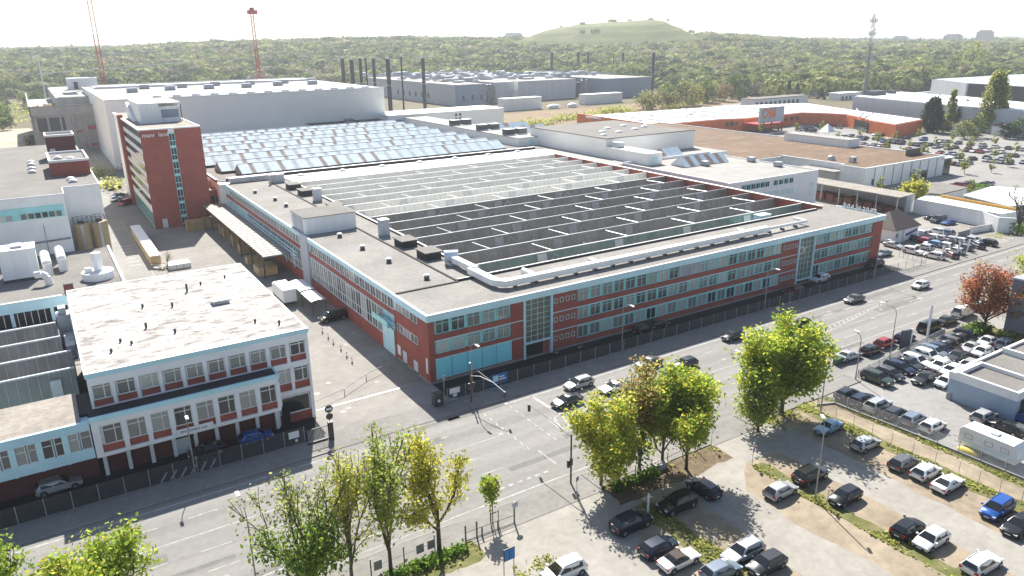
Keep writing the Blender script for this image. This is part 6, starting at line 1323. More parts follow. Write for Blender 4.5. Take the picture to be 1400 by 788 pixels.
for k in range(170):
    u, v = fr.random(), fr.randint(0, 9) / 9; x = (560 + 66 * u) * (1 - v) + (721 + 100 * u) * v; y = (424 - 38 * u) * (1 - v) + (552 - 65 * u) * v; c_ = fr.randint(0, 2); h_ = fr.choice((1.4, 1.5, 1.9, 2.6)); L_ = 2.1 if h_ < 2 else 3; sv.box(x - L_, y - .9, .25, x + L_, y + .9, h_ * .6, c_); sv.box(x - L_ * .6, y - .78, h_ * .6, x + L_ * .4, y + .78, h_, c_ if fr.random() < .4 else 3)
for k in range(40):
    x, y = 592 + k * 2.6, 352 + k * .2; sv.box(x - .9, y - 3 - k % 3, .5, x + .9, y + 3, 2.6, k % 3)
tag(sv.build('distant_vehicles', ['duct_white', 'grey_metal', 'blue_grey_metal', 'car_glass']), 'masses of tiny parked vehicles in the storage yard before the forest', 'vehicles', kind='stuff')
for k in range(8): far_car(-14 + fr.random() * 16, 290 + fr.random() * 100, fr.random() * 3, 'on the sandy building site', 'on the building site')
# ================================================================ trees
mat('bark', (.085, .065, .05), .9, .3, 1.5); mat('bark_pale', (.16, .14, .115), .9, .3, 1.5)
leafmat('leaf_green', [(0.225, 0.354, 0.043), (0.354, 0.494, 0.064), (0.482, 0.593, 0.085), (0.269, 0.397, 0.057)])
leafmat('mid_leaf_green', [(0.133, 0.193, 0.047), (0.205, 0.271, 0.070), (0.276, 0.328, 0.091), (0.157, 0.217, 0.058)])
leafmat('leaf_yellow', [(0.593, 0.566, 0.070), (0.735, 0.678, 0.099), (0.509, 0.538, 0.078), (0.650, 0.552, 0.085)])
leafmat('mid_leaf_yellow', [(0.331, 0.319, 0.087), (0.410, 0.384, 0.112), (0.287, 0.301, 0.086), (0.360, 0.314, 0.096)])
leafmat('leaf_olive', [(0.381, 0.424, 0.099), (0.509, 0.509, 0.141), (0.424, 0.438, 0.141), (0.297, 0.368, 0.078)])
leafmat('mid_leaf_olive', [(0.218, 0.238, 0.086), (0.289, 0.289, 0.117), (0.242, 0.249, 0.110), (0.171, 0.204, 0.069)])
leafmat('leaf_deep', [(0.089, 0.177, 0.025), (0.139, 0.253, 0.036), (0.214, 0.340, 0.051)])
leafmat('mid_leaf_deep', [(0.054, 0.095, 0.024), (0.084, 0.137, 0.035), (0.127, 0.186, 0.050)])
leafmat('leaf_red', [(0.424, 0.114, 0.070), (0.538, 0.184, 0.114), (0.339, 0.091, 0.085), (0.482, 0.225, 0.128)])
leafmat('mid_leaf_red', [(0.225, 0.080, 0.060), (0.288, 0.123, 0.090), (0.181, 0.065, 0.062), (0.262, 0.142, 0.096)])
leafmat('leaf_rust', [(0.467, 0.254, 0.099), (0.523, 0.354, 0.099), (0.368, 0.327, 0.085)])
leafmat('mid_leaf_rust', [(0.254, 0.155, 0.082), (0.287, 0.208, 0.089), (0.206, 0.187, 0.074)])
leafmat('leaf_conifer', [(.016, .035, .016), (.03, .055, .022), (.022, .045, .022)], .1)
leafmat('leaf_poplar', [(0.381, 0.452, 0.057), (0.538, 0.552, 0.078), (0.254, 0.354, 0.049)])
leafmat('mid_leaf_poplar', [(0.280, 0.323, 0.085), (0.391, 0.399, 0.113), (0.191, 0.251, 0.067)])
def quads(name, V, m, parent=None, off=(0, 0, 0)):
    n = len(V); me = bpy.data.meshes.new(name); me.vertices.add(n * 4); me.vertices.foreach_set('co', (V - np.array(off)).reshape(-1).astype(np.float32))
    me.loops.add(n * 4); me.loops.foreach_set('vertex_index', np.arange(n * 4, dtype=np.int32)); me.polygons.add(n); me.polygons.foreach_set('loop_start', np.arange(0, n * 4, 4, dtype=np.int32))
    me.update(calc_edges=True); me.materials.append(M(m)); o = bpy.data.objects.new(name, me); COL.objects.link(o)
    if parent is not None: o.parent = parent
    return o
def leaf_quads(C, size, rg, flat=.35):
    n = len(C); a = rg.normal(size=(n, 3)); a[:, 2] *= .7; a /= np.linalg.norm(a, axis=1)[:, None]; b = rg.normal(size=(n, 3)); b -= a * (a * b).sum(1)[:, None]; b /= np.linalg.norm(b, axis=1)[:, None]
    s = size * rg.uniform(.6, 1.35, (n, 1)); u = a * s * .62; v = b * s * .42
    return np.stack([C - u, C - v * .9 + u * .1, C + u, C + v * .9 + u * .1], axis=1)
def grow(rg, h, th, spread, limbs, depth=3, up=.75, r0=.2, lean=0):
    """branches as (start, end, r0, r1, level)"""
    segs = []
    def br(p, d, L, r, lv):
        n = 3 if lv < 2 else 2; q = p
        for i in range(n):
            d2 = d + rg.normal(size=3) * (.10 if lv == 0 else .2); d2[2] += .08 * lv; d2 /= np.linalg.norm(d2); e = q + d2 * L / n
            segs.append((q, e, r * (1 - .25 * i / n), r * (1 - .25 * (i + 1) / n), lv)); q, d = e, d2
            if lv >= 1 and lv < depth and i >= 0 and rg.random() < .85:
                side(q, d, L * rg.uniform(.4, .62), r * .5, lv + 1, 1)
        if lv < depth: side(q, d, L * rg.uniform(.5, .72), r * .62, lv + 1, 2)
    def side(p, d, L, r, lv, k):
        for _ in range(k):
            t = rg.normal(size=3); t -= d * (t @ d); t /= np.linalg.norm(t); d2 = d * rg.uniform(.6, .95) + t * rg.uniform(.4, .8); d2[2] += .22; d2 /= np.linalg.norm(d2); br(p, d2, L, max(r, .02), lv)
    p = np.array([0., 0., 0.]); d = np.array([lean, 0., 1.]); d /= np.linalg.norm(d)
    q = p + d * th; segs.append((p, p + d * th * .12, r0 * 1.5, r0 * 1.12, 0)); segs.append((p + d * th * .12, q, r0 * 1.12, r0 * .9, 0))
    for i in range(limbs):
        a = 2 * pi * (i + rg.uniform(-.25, .25)) / limbs; out = spread / h * rg.uniform(.9, 1.5); v = np.array([cos(a) * out, sin(a) * out, up]); v /= np.linalg.norm(v); br(q - d * th * .12 * (i % 3), v, (h - th) * rg.uniform(.48, .66), r0 * .58, 1)
    br(q, d, (h - th) * .6, r0 * .65, 1)
    return segs
def tree(name, label, x, y, h, spread, th, leaf, nleaf, size, seed, limbs=5, group=None, bark='bark', clump=.55, r0=.18, lean=0, depth=3, up=.75, lv_min=2, cat='tree', leaf2=None, f2=0.):
    rg = np.random.default_rng(seed); segs = grow(rg, h, th, spread, limbs, depth, up, r0, lean)
    zmax = max(s[1][2] for s in segs); k = h / zmax; rmax = max(hypot(s[1][0], s[1][1]) for s in segs); kr = spread / max(rmax, .01)
    def T(p): f = min(1., max(0., p[2] / (th * 1.1))); return (p[0] * (1 + (kr - 1) * f), p[1] * (1 + (kr - 1) * f), p[2] * k)
    o = thing(name, label, cat, (x, y, 0), group)
    m = MB()
    for a, b, ra, rb, lv in segs: m.tube(T(a), T(b), ra, rb, 7 if lv < 2 else 4, 0, False)
    t = m.build('trunk', bark, smooth=True); t.parent = o
    S_ = [(T(a), T(b)) for a, b, ra, rb, lv in segs if lv >= lv_min]; A = np.array([s[0] for s in S_]); B = np.array([s[1] for s in S_])
    L = np.linalg.norm(B - A, axis=1); idx = rg.choice(len(S_), size=nleaf, p=L / L.sum()); t_ = rg.uniform(.1, 1.1, (nleaf, 1)); C = A[idx] + (B - A)[idx] * t_ + rg.normal(size=(nleaf, 3)) * clump * np.array([1, 1, .8])
    C = C[C[:, 2] > th * .55]
    if f2:
        s_ = rg.random(len(C)) < f2; quads('crown', leaf_quads(C[s_], size, rg), leaf2, o); C = C[~s_]
    quads('crown', leaf_quads(C, size, rg), leaf, o)
    return o
NEAR = 'young street trees along the near footpath'
tree('street_tree', 'big bright green tree with a wide crown at the car park entrance', *(77.82, 56.75), 13.6, 7.6, 2.4, 'leaf_green', 17000, .40, 101, 8, r0=.28, clump=.7, up=.62, leaf2='leaf_yellow', f2=.3)
tree('street_tree', 'smaller bushy tree left of the big bright green tree', *(71.49, 55.29), 6.6, 2.6, 1.0, 'leaf_olive', 3000, .34, 2, 5, clump=.6, leaf2='leaf_green', f2=.4)
tree('street_tree', 'yellow green tree beside the traffic light post', *(47.12, 56.77), 11.2, 5.0, 2.6, 'leaf_yellow', 8337, 0.33, 3, 5, clump=.6, leaf2='leaf_green', f2=.35)
tree('street_tree', 'tree with rusty brown young leaves between two green ones', *(52.93, 56.92), 13.0, 3.4, 3.4, 'leaf_rust', 4200, 0.30, 4, 4, clump=.6, leaf2='leaf_olive', f2=.45)
tree('street_tree', 'green tree over the concrete block right of the rusty leaved one', *(55.57, 55.92), 11.2, 4.6, 2.4, 'leaf_green', 7875, 0.33, 5, 5, clump=.6, leaf2='leaf_yellow', f2=.2)
tree('street_tree', 'green tree nearest the lamp post at the end of the short fence', *(57.48, 53.89), 12.0, 5.2, 2.6, 'leaf_green', 10500, 0.34, 6, 5, clump=.65, leaf2='leaf_yellow', f2=.35)
tree('street_tree', 'bushy dark green lower tree between yellow green and rusty trees', *(49.57, 56.75), 8.5, 3.2, 1.6, 'leaf_deep', 3750, 0.31, 7, 4, clump=.7, leaf2='leaf_olive', f2=.4)
tree('street_tree', 'yellow leaved tree with a forked dark trunk', *(26.40, 56.28), 13.0, 5.2, 3.8, 'leaf_yellow', 3600, .30, 8, 4, r0=.22, clump=.5, up=.8, leaf2='leaf_olive', f2=.2, bark='bark', lv_min=2)
tree('street_tree', 'thin pale green upright tree between yellow tree and twin stemmed trees', *(21.15, 56.05), 14.5, 4.0, 3.4, 'leaf_green', 3600, 0.27, 9, 5, clump=.5, leaf2='leaf_olive', f2=.5, up=1.2)
tree('street_tree', 'sparse yellowish upright tree with many thin stems', *(17.55, 56.73), 14.2, 3.6, 2.2, 'leaf_yellow', 2900, 0.25, 10, 6, clump=.45, leaf2='leaf_olive', f2=.6, up=1.5, bark='bark_pale')
tree('street_tree', 'wide sprawling tree with bare upper twigs at the bottom edge', *(14.31, 57.47), 14.0, 6.4, 2.2, 'leaf_olive', 2160, 0.26, 11, 6, clump=.5, leaf2='leaf_deep', f2=.35, up=.9)
tree('street_tree', 'dense deep green bush tree at the foot of the sprawling tree', *(13.61, 56.80), 9.0, 4.2, 1.4, 'leaf_deep', 3240, 0.31, 12, 5, clump=.75, leaf2='leaf_green', f2=.4)
tree('street_tree', 'bright green tree top rising from the lower left edge', *(-1.63, 62.55), 9.6, 4.2, 2.4, 'leaf_green', 4140, 0.31, 13, 5, clump=.6, leaf2='leaf_yellow', f2=.2)
tree('street_tree', 'yellow green bushy tree top just left of the taller one at the lower edge', *(-4.70, 62.30), 9.0, 4.0, 2, 'leaf_green', 3240, 0.31, 14, 5, clump=.65, leaf2='leaf_yellow', f2=.4)
tree('street_tree', 'small tree top in the lower left corner', *(-9.92, 66.19), 11.0, 3.0, 2.4, 'leaf_green', 2750, 0.30, 15, 4, clump=.6)
tree('sapling', 'small round sapling tied between wooden stakes', *(33.15, 57.30), 5.6, 1.2, 2.6, 'leaf_green', 900, .30, 16, 4, clump=.3, r0=.05, lv_min=1, leaf2='leaf_yellow', f2=.3)
tree('plum_tree', 'large red leaved tree by the grey wall on the right', *(130.55, 57.34), 12.0, 6.2, 2.6, 'leaf_red', 7750, 0.31, 17, 7, r0=.2, clump=.6, leaf2='leaf_rust', f2=.3)
tree('street_tree', 'yellow green tree cut by the right edge above the grey wall', *(145.46, 55.73), 13.5, 4.8, 3, 'leaf_green', 5250, 0.37, 18, 5, clump=.7, leaf2='leaf_yellow', f2=.6)
tree('yard_tree', 'round yellow green tree between carport and market wall', *(215.49, 120.51), 7.2, 4.8, 2, 'leaf_yellow', 2600, .6, 19, 5, clump=.7, leaf2='leaf_olive', f2=.5)
tree('bare_tree', 'leafless dark tree at the end of the yard wall', *(202.84, 85.77), 13, 4.4, 3, 'leaf_olive', 60, .4, 20, 6, clump=.5)
tree('yard_shrub', 'thin leafless sapling beside the scrap heap', *(19.80, 175.72), 5.5, 1.5, 1.2, 'leaf_olive', 30, .3, 21, 4, r0=.05)
# mid distance trees, fewer and larger leaves
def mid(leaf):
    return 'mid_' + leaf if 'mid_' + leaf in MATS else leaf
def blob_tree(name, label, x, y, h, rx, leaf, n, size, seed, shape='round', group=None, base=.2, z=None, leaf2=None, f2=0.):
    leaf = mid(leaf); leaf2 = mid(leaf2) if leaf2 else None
    rg = np.random.default_rng(seed); z0 = height(x, y) if z is None else z
    o = thing(name, label, 'tree', (x, y, z0), group); m = MB(); m.tube((0, 0, 0), (0, 0, h * .75), h * .022, h * .006, 6)
    for k in range(7): a = rg.uniform(0, 6.28); zz = h * rg.uniform(.25, .6); m.tube((0, 0, zz), (cos(a) * rx * .6, sin(a) * rx * .6, zz + h * .2), h * .008, h * .003, 4)
    t = m.build('trunk', 'bark'); t.parent = o
    nc = max(10, n // 22); u = rg.normal(size=(nc, 3)); u /= np.linalg.norm(u, axis=1)[:, None]; u *= rg.uniform(.45, 1, (nc, 1)) ** .5
    zc, hz_ = h * (base + 1) / 2, h * (1 - base) / 2
    if shape == 'cone': t_ = rg.uniform(0, 1, nc) ** 1.4; a = rg.uniform(0, 6.28, nc); r = rx * (1 - t_) * rg.uniform(.7, 1, nc); P = np.stack([cos_(a) * r, sin_(a) * r, h * (base + (1 - base) * t_)], 1)
    elif shape == 'poplar': t_ = rg.uniform(0, 1, nc); a = rg.uniform(0, 6.28, nc); r = rx * np.sin(np.pi * (t_ * .82 + .14)) ** .8 * rg.uniform(.5, 1, nc); P = np.stack([cos_(a) * r, sin_(a) * r, h * (base + (1 - base) * t_)], 1)
    else: P = u * np.array([rx, rx, hz_]) + np.array([0, 0, zc])
    C = np.repeat(P, int(np.ceil(n / nc)), 0)[:n]; C = C + rg.normal(size=C.shape) * rx * .16
    if f2:
        s_ = rg.random(nc)[np.repeat(np.arange(nc), int(np.ceil(n / nc)))[:n]] < f2; quads('crown', leaf_quads(C[s_], size, rg), leaf2, o); C = C[~s_]
    quads('crown', leaf_quads(C, size, rg), leaf, o)
    return o
cos_, sin_ = np.cos, np.sin
blob_tree('poplar', 'huge yellow green poplar at the right edge', *(409.04, 195.03), 29, 5.6, 'leaf_poplar', 9000, .95, 31, 'poplar', base=.06, leaf2='leaf_yellow', f2=.35)
blob_tree('poplar', 'slim yellow green poplar left of the huge one', *(399.61, 210.88), 21, 2.4, 'leaf_poplar', 3200, .7, 32, 'poplar', base=.05)
blob_tree('conifer', 'dark broad conifer at the store car park edge', *(389.97, 214.59), 17, 4.8, 'leaf_conifer', 6000, .8, 33, 'poplar', base=.03)
blob_tree('conifer', 'small dark conifer right of the slim poplar', *(408.89, 211.76), 12, 3.2, 'leaf_conifer', 900, .7, 34, 'cone', base=.05)
blob_tree('conifer', 'pointed dark conifer behind the round shrubs', *(438.81, 223.84), 14, 2.4, 'leaf_conifer', 800, .7, 35, 'cone', base=.05)
for i, (px, h, rx, lf, l) in enumerate([((385.45, 191.08), 9, 5, 'leaf_deep', 'round dark green tree below the huge poplar'), ((376.88, 190.73), 8, 4.5, 'leaf_olive', 'olive shrubby tree left of the round dark green one'), ((438.34, 214.57), 9, 5, 'leaf_green', 'light green tree just left of the huge poplar'), ((450.38, 204.59), 10, 5.5, 'leaf_green', 'bright green tree right of the huge poplar'), ((397.41, 174.30), 9, 5, 'leaf_deep', 'dark green tree at the right edge behind the tan roof shed'), ((409.81, 182.68), 8, 4, 'leaf_rust', 'brownish tree right of the small houses'), ((391.40, 209.35), 7, 4, 'leaf_olive', 'olive bush between dark conifer and slim poplar'), ((391.80, 178.79), 7, 3.5, 'leaf_conifer', 'dark pointed shrub behind the pale red roofed house')]):
    blob_tree('garden_tree', l, *px, h, rx, lf, 900, .75, 40 + i, base=.08)
MID = [((369.31, 406.50), 11.5, 9, 'leaf_olive', 'wide round olive tree before the blue grey hall block'), ((423.68, 444.00), 15, 6, 'leaf_green', 'tall light green tree right of the round olive one'), ((395.35, 407.26), 10, 5, 'leaf_olive', 'lower olive tree in front of the tall light green one'), ((411.12, 409.91), 19, 8, 'leaf_olive', 'large round tree in the middle of the railway trees'), ((420.41, 410.20), 15, 6, 'leaf_yellow', 'yellowish tree behind the large round one'), ((440.85, 418.82), 17, 6.5, 'leaf_deep', 'dark green tree right of the large round one'), ((461.33, 419.22), 15, 6, 'leaf_rust', 'greyish brown tree right of the dark green one'), ((476.16, 415.46), 12, 5, 'leaf_deep', 'small dark tree near the white roofed houses'), ((471.56, 440.30), 13, 6, 'leaf_yellow', 'pale yellow tree between dark green and brownish trees'),
       ((496.84, 396.38), 12, 5, 'leaf_yellow', 'yellowish tree left of the conifer pair'), ((507.90, 396.18), 14, 3.4, 'leaf_conifer', 'dark conifer left one of the railway pair'), ((518.75, 396.36), 12, 3, 'leaf_conifer', 'dark conifer right one of the railway pair'), ((532.08, 383.96), 9, 3.4, 'leaf_conifer', 'low dark conifer near the mast'), ((490.39, 402.33), 11, 6, 'leaf_olive', 'olive tree among the railway gardens'), ((720.88, 531.59), 11, 6, 'leaf_yellow', 'yellow tree beside the storage yard'), ((727.71, 430.46), 18, 11, 'leaf_yellow', 'broad yellowish tree right of the mast'), ((703.09, 407.11), 13, 8, 'leaf_green', 'light green tree in front of the broad yellowish one'), ((729.09, 412.36), 16, 8, 'leaf_deep', 'dark green tree right of the broad yellowish one'), ((735.31, 405.98), 14, 7, 'leaf_olive', 'olive tree second from the dark green one before the forest'), ((835.90, 427.92), 40, 11, 'leaf_poplar', 'tall poplar group far behind the dark warehouse'), ((824.26, 440.56), 24, 12, 'leaf_olive', 'broad tree left of the far tall poplar'), ((623.33, 388.57), 8, 5, 'leaf_green', 'small green tree at the foot of the mast'),
       ((-15.11, 558.71), 11, 6, 'leaf_deep', 'deep green tree at the left edge by the building site'), ((0.11, 454.35), 5.5, 5, 'leaf_olive', 'pale olive bush behind the white hall roof'), ((4.28, 465.47), 5, 4, 'leaf_olive', 'second pale bush beside the maroon lift house'), ((-17.61, 668.16), 9, 6, 'leaf_green', 'green tree behind the one at the left edge')]
for i, (p_, h, rx, lf, l) in enumerate(MID): blob_tree('conifer' if 'conifer' in l else 'tree', l, *p_, h, rx, lf, 1100, .10 * rx + .35, 60 + i, 'cone' if 'conifer' in l else 'poplar' if 'poplar' in l else 'round', base=.08)
# slender car park trees share one crown
cpt_ = None; ct = random.Random(8)
for i, (x, y) in enumerate([(x, y) for x in (290, 308.5, 326.5, 344.5, 362) for y in range(120, 232, 17)] + [(276.5, y) for y in (148, 160)] + [(252.55, 142.30), (224.54, 135.77), (245.63, 135.68), (246.07, 121.42), (279.61, 140.39)] + [(318, 262), (330, 260), (341, 258), (352, 250)]):
    x, y = x + ct.uniform(-1, 1), y + ct.uniform(-2, 2); sc = ct.uniform(.6, .95)
    if cpt_ is None: cpt_ = blob_tree('car_park_tree', 'young yellow green tree in the rows of the store car park', x, y, 6.2, 1.6, 'leaf_poplar', 420, .5, 90, base=.28, group='young trees of the store car park', z=0); index_all(cpt_)
    else: dup(cpt_, (x, y, 0), ct.uniform(0, 6), sc=(sc, sc, sc))
rt = random.Random(12); RTP = []
for k, (p_, q_, n) in enumerate((((480, 478), (640, 430), 0), ((392, 424), (560, 470), 22), ((640, 372), (860, 440), 26), ((700, 360), (840, 400), 12), ((-40, 700), (60, 820), 16), ((480, 445), (560, 452), 10))):
    for j in range(n):
        t = (j + rt.random()) / n; x = p_[0] + (q_[0] - p_[0]) * t + rt.gauss(0, 10); y = p_[1] + (q_[1] - p_[1]) * t + rt.gauss(0, 12); sc = rt.uniform(.7, 1.35)
        if len(RTP) < 4: o = blob_tree('railway_tree', 'leafy tree in the loose belt of trees between railway and forest', x, y, (13, 11, 14, 9)[len(RTP)], (5, 5.5, 4.5, 4.5)[len(RTP)], ('leaf_olive', 'leaf_green', 'leaf_deep', 'leaf_rust')[len(RTP)], 1100, .8, 300 + len(RTP), base=.08, group='belt of trees along the railway'); index_all(o); RTP.append(o)
        else: dup(rt.choice(RTP), (x, y, height(x, y)), rt.uniform(0, 6), sc=(sc, sc, sc * rt.uniform(.8, 1.15)))
# bushes along the railway strip: ground cover
rg = np.random.default_rng(5); P = []
for cx, cy, rx, ry, n in ((338, 404, 16, 7, 1500), (215, 340, 10, 8, 500), (250, 372, 16, 5, 500), (290, 385, 26, 6, 800), (420, 418, 30, 6, 700), (390, 400, 12, 5, 400), (16, 330, 10, 4, 300), (20, 300, 4, 8, 200), (-30, 760, 60, 50, 1500), (10, 680, 30, 40, 900), (-20, 620, 20, 20, 500)):
    q = rg.normal(size=(n, 3)) * np.array([rx * .5, ry * .5, 1.2]) + np.array([cx, cy, 1.2]); q[:, 2] = np.abs(q[:, 2]); P.append(q)
o = quads('scrub', leaf_quads(np.concatenate(P), 1.1, rg), 'leaf_olive'); tag(o, kind='stuff')
# the forest: thousands of crowns that read as one mass
def tint_mat():
    m, nt, b, out = _nodes('forest_leaf'); at = nt.nodes.new('ShaderNodeAttribute'); at.attribute_name = 'tint'
    col = _ramp(nt, at.outputs['Fac'], [(0, (.05, .085, .035)), (.18, (.115, .155, .05)), (.4, (.23, .27, .08)), (.6, (.35, .36, .11)), (.75, (.27, .245, .14)), (.87, (.29, .245, .19)), (1, (.40, .44, .12))])
    g = nt.nodes.new('ShaderNodeNewGeometry'); v = _ramp(nt, g.outputs['Random Per Island'], [(0, (.86,) * 3), (1, (1.1,) * 3)])
    col = _mix(nt, 1., col, v, 'MULTIPLY'); nt.links.new(col, b.inputs['Base Color']); b.inputs['Roughness'].default_value = .7; b.inputs['Specular IOR Level'].default_value = .1
    tr = nt.nodes.new('ShaderNodeBsdfTranslucent'); nt.links.new(col, tr.inputs['Color']); mx = nt.nodes.new('ShaderNodeMixShader'); mx.inputs[0].default_value = .3; nt.links.new(b.outputs[0], mx.inputs[1]); nt.links.new(tr.outputs[0], mx.inputs[2]); nt.links.new(mx.outputs[0], out.inputs[0])
    MATS['forest_leaf'] = m
tint_mat()
rg = np.random.default_rng(21); Cs, Ss, Ts, Ns = [], [], [], []
r = 0
def edge(az):  # distance at which the wood begins
    t = [(-20, 900), (0, 880), (10, 900), (22, 830), (28, 830), (33, 840), (40, 800), (47, 700), (52, 660), (56, 720), (60, 760), (64, 800), (90, 800)]
    for (a, v), (b, u) in zip(t, t[1:]):
        if a <= az <= b: return v + (u - v) * (az - a) / (b - a)
    return 850
r = 640.
while r < 2900:
    sp = 11 + max(0, r - 660) * .008; nA = int(radians(92) * r / sp)
    for k in range(nA):
        az = -14 + 92 * (k + rg.random()) / nA; rr = r + rg.uniform(-.5, .5) * sp
        if rr < edge(az): continue
        x, y = rr * sin(radians(az)), rr * cos(radians(az)); hb = hill(x, y)
        if hb > 14 and rg.random() < .985: continue
        if 900 < rr and 505 < 0: continue
        zz = height(x, y); h = rg.uniform(9.5, 18.5) if hb < 4 else rg.uniform(4, 8)
        if rr < edge(az) + 60: h *= rg.uniform(.6, 1.1)
        cr = sp * rg.uniform(.36, .92) * (1 if hb < 4 else .5); n = 56 if rr < 1050 else 34 if rr < 1500 else 18
        u = rg.normal(size=(n, 3)); u /= np.linalg.norm(u, axis=1)[:, None]; u[:, 2] = np.where(u[:, 2] < -.3, -u[:, 2], u[:, 2])
        low = rr < edge(az) + 50
        ce = u * np.array([cr, cr, h * (.5 if low else .34)]) + np.array([x, y, zz + h * (.5 if low else .66)])
        Cs.append(ce); Ns.append(u); Ss.append(np.full(n, cr * (.46 if n > 50 else .55 if n > 20 else .75)))
        patch = .5 + .5 * sin(x * .012 + 1.3 * sin(y * .009)) * cos(y * .011); Ts.append(np.full(n, np.clip(.2 + .42 * patch + rg.normal() * .27, 0, 1)))
    r += sp * .9
C = np.concatenate(Cs); Sz = np.concatenate(Ss); Tn = np.concatenate(Ts)
Nn = np.concatenate(Ns) + rg.normal(size=C.shape) * .33; Nn /= np.linalg.norm(Nn, axis=1)[:, None]; a_ = rg.normal(size=C.shape); a_ -= Nn * (a_ * Nn).sum(1)[:, None]; a_ /= np.linalg.norm(a_, axis=1)[:, None]; b_ = np.cross(Nn, a_); s_ = Sz[:, None] * rg.uniform(.6, 1.3, (len(C), 1)); a_ *= s_ * .62; b_ *= s_ * .5
fo = quads('forest', np.stack([C - a_, C - b_, C + a_, C + b_], axis=1), 'forest_leaf'); at = fo.data.attributes.new('tint', 'FLOAT', 'FACE'); at.data.foreach_set('value', Tn.astype(np.float32)); tag(fo, kind='stuff')
# grass tufts on the strips of the car park and along the paths
rg = np.random.default_rng(4); P = []
for x0, y0, x1, y1, n in ((64.2, 24, 66.2, 50, 2600), (46.8, 34, 50, 51.5, 2600), (80.5, 20, 82.6, 56, 2600), (86.0, 22, 87.4, 57, 1500), (31, 47.5, 36, 50.5, 350), (46.6, 53, 64, 56.4, 500), (18, 53, 30, 56.4, 700), (-60, 50, 18, 56.4, 2500), (74, 53, 84, 57, 1500), (125, 53, 133, 60, 900), (196, 84, 214, 90, 1200)):
    q = np.stack([rg.uniform(x0, x1, n), rg.uniform(y0, y1, n), rg.uniform(.02, .2, n)], 1); k = np.sin(q[:, 0] * 1.7) + np.sin(q[:, 1] * .8) + rg.normal(size=n) * .7; P.append(q[k > .55])
o = quads('grass', leaf_quads(np.concatenate(P), .3, rg), 'leaf_olive'); tag(o, kind='stuff')
patchy('litter', [(.3, (.115, .085, .055)), (.55, (.17, .125, .08)), (.75, (.21, .18, .10))], .5, 2., .3)
for p_, z_ in (([(64.0, 20), (66.3, 20), (66.0, 50), (64.3, 50)], .016), ([(46.4, 30), (50.2, 30), (49.2, 51.6), (47.4, 51.6)], .017), ([(80.3, 18), (82.7, 18), (82.7, 56.6), (80.6, 56.6)], .018), ([(85.9, 18), (87.6, 18), (87.2, 57), (86, 57)], .019), ([(46.4, 52.6), (64, 52.6), (64, 56.2), (46.5, 56.2)], .02), ([(10, 52), (30, 53.5), (30, 56.2), (10, 56.2)], .02), ([(124.5, 54), (134, 50), (133, 60.4), (124, 60.4)], .021)): sheet('grass_verge', wob(p_, .3, .8), z_, 'turf' if p_[0][0] != 46.4 or p_[0][1] < 40 else 'litter')
# low hedges and shrubs
def shrub(label, x, y, rx, ry, h, leaf, n, seed, name='hedge'):
    rg = np.random.default_rng(seed); o = thing(name, label, 'hedge' if name == 'hedge' else 'shrub', (x, y, 0)); u = rg.uniform(-1, 1, (n, 3)) * np.array([rx, ry, h / 2]) + np.array([0, 0, h / 2]); u += rg.normal(size=u.shape) * .12; quads('foliage', leaf_quads(u, .4, rg), leaf, o); m = MB(); [m.tube((rx * a, ry * b, 0), (rx * a * 1.1, ry * b * 1.1, h * .8), .04, .02, 4) for a in (-.6, 0, .6) for b in (-.5, .5)]; t = m.build('stem', 'bark'); t.parent = o
shrub('dark green hedge under the red leaved tree', 127.5, 57.2, 3.2, 1.4, 1.5, 'leaf_deep', 1300, 1)
shrub('hedge between the dealer cars and the grey wall', 129.6, 51.5, .9, 3.2, 1.3, 'leaf_olive', 900, 2)
shrub('clipped dark hedge by the market corner', 250, 122, 9, 1.2, 1.6, 'leaf_deep', 900, 3)
shrub('low bushes under the street trees by the concrete block', 50.5, 55.0, 3.4, .7, .9, 'leaf_deep', 450, 4, 'shrub')
shrub('low bushes along the fence below the forked yellow tree', 24.5, 55.4, 4.4, .6, .8, 'leaf_deep', 500, 5, 'shrub')
shrub('leafy shrub at the right end of the yard wall', 205, 86.5, 2, 1.6, 3, 'leaf_deep', 500, 6, 'shrub')
# ================================================================ dealer building and grey wall on the right
mat('pale_blue_wall', (.34, .42, .52), .7, .12, .4)
mat('sign_blue', (.02, .16, .42), .5, .1); mat('sign_red', (.50, .02, .03), .5, .1); mat('bin_green', (.03, .09, .05), .5, .2); mat('mast_brown', (.16, .07, .05), .6, .2); mat('wood_grey', (.20, .17, .14), .85, .25)
db_ = thing('dealer_building', 'flat roofed dealer building with pale blue wall and white parapets', 'showroom', (100.4, 38.4, 0))
m = MB(); m.box(100.4, 38.6, 0, 130, 47.2, 3.2); m.box(106.6, 30, 0, 130, 38.6, 3.2); m.build('wall', 'pale_blue_wall', db_)
m = MB(); m.box(100.6, 38.8, 3.2, 129.8, 47, 3.75); m.box(106.8, 30.2, 3.2, 129.8, 38.8, 3.75); m.build('roof', 'felt_roof', db_)
m = MB()
for x0, y0, x1, y1, z in ((100.3, 38.5, 100.7, 46.4, 4.3), (100.7, 46.0, 106.2, 46.4, 4.3), (106.2, 38.5, 106.6, 46.4, 4.3), (100.7, 38.5, 106.2, 38.9, 4.3), (100.3, 46.9, 130, 47.3, 4.1), (100.3, 46.4, 100.7, 46.9, 4.1), (106.6, 30, 107, 38.5, 4.1), (113.4, 38.9, 113.8, 46.9, 4.6), (113.8, 38.9, 130, 39.3, 4.6)): m.box(x0, y0, 3.1, x1, y1, z)
m.build('parapet', 'white_trim', db_)
m = MB(); m.box(101.6, 38.45, .2, 106, 38.58, 2.9); m.box(106.5, 31, .3, 106.58, 38, 2.9); m.build('shop_window', 'dark_glass', db_)
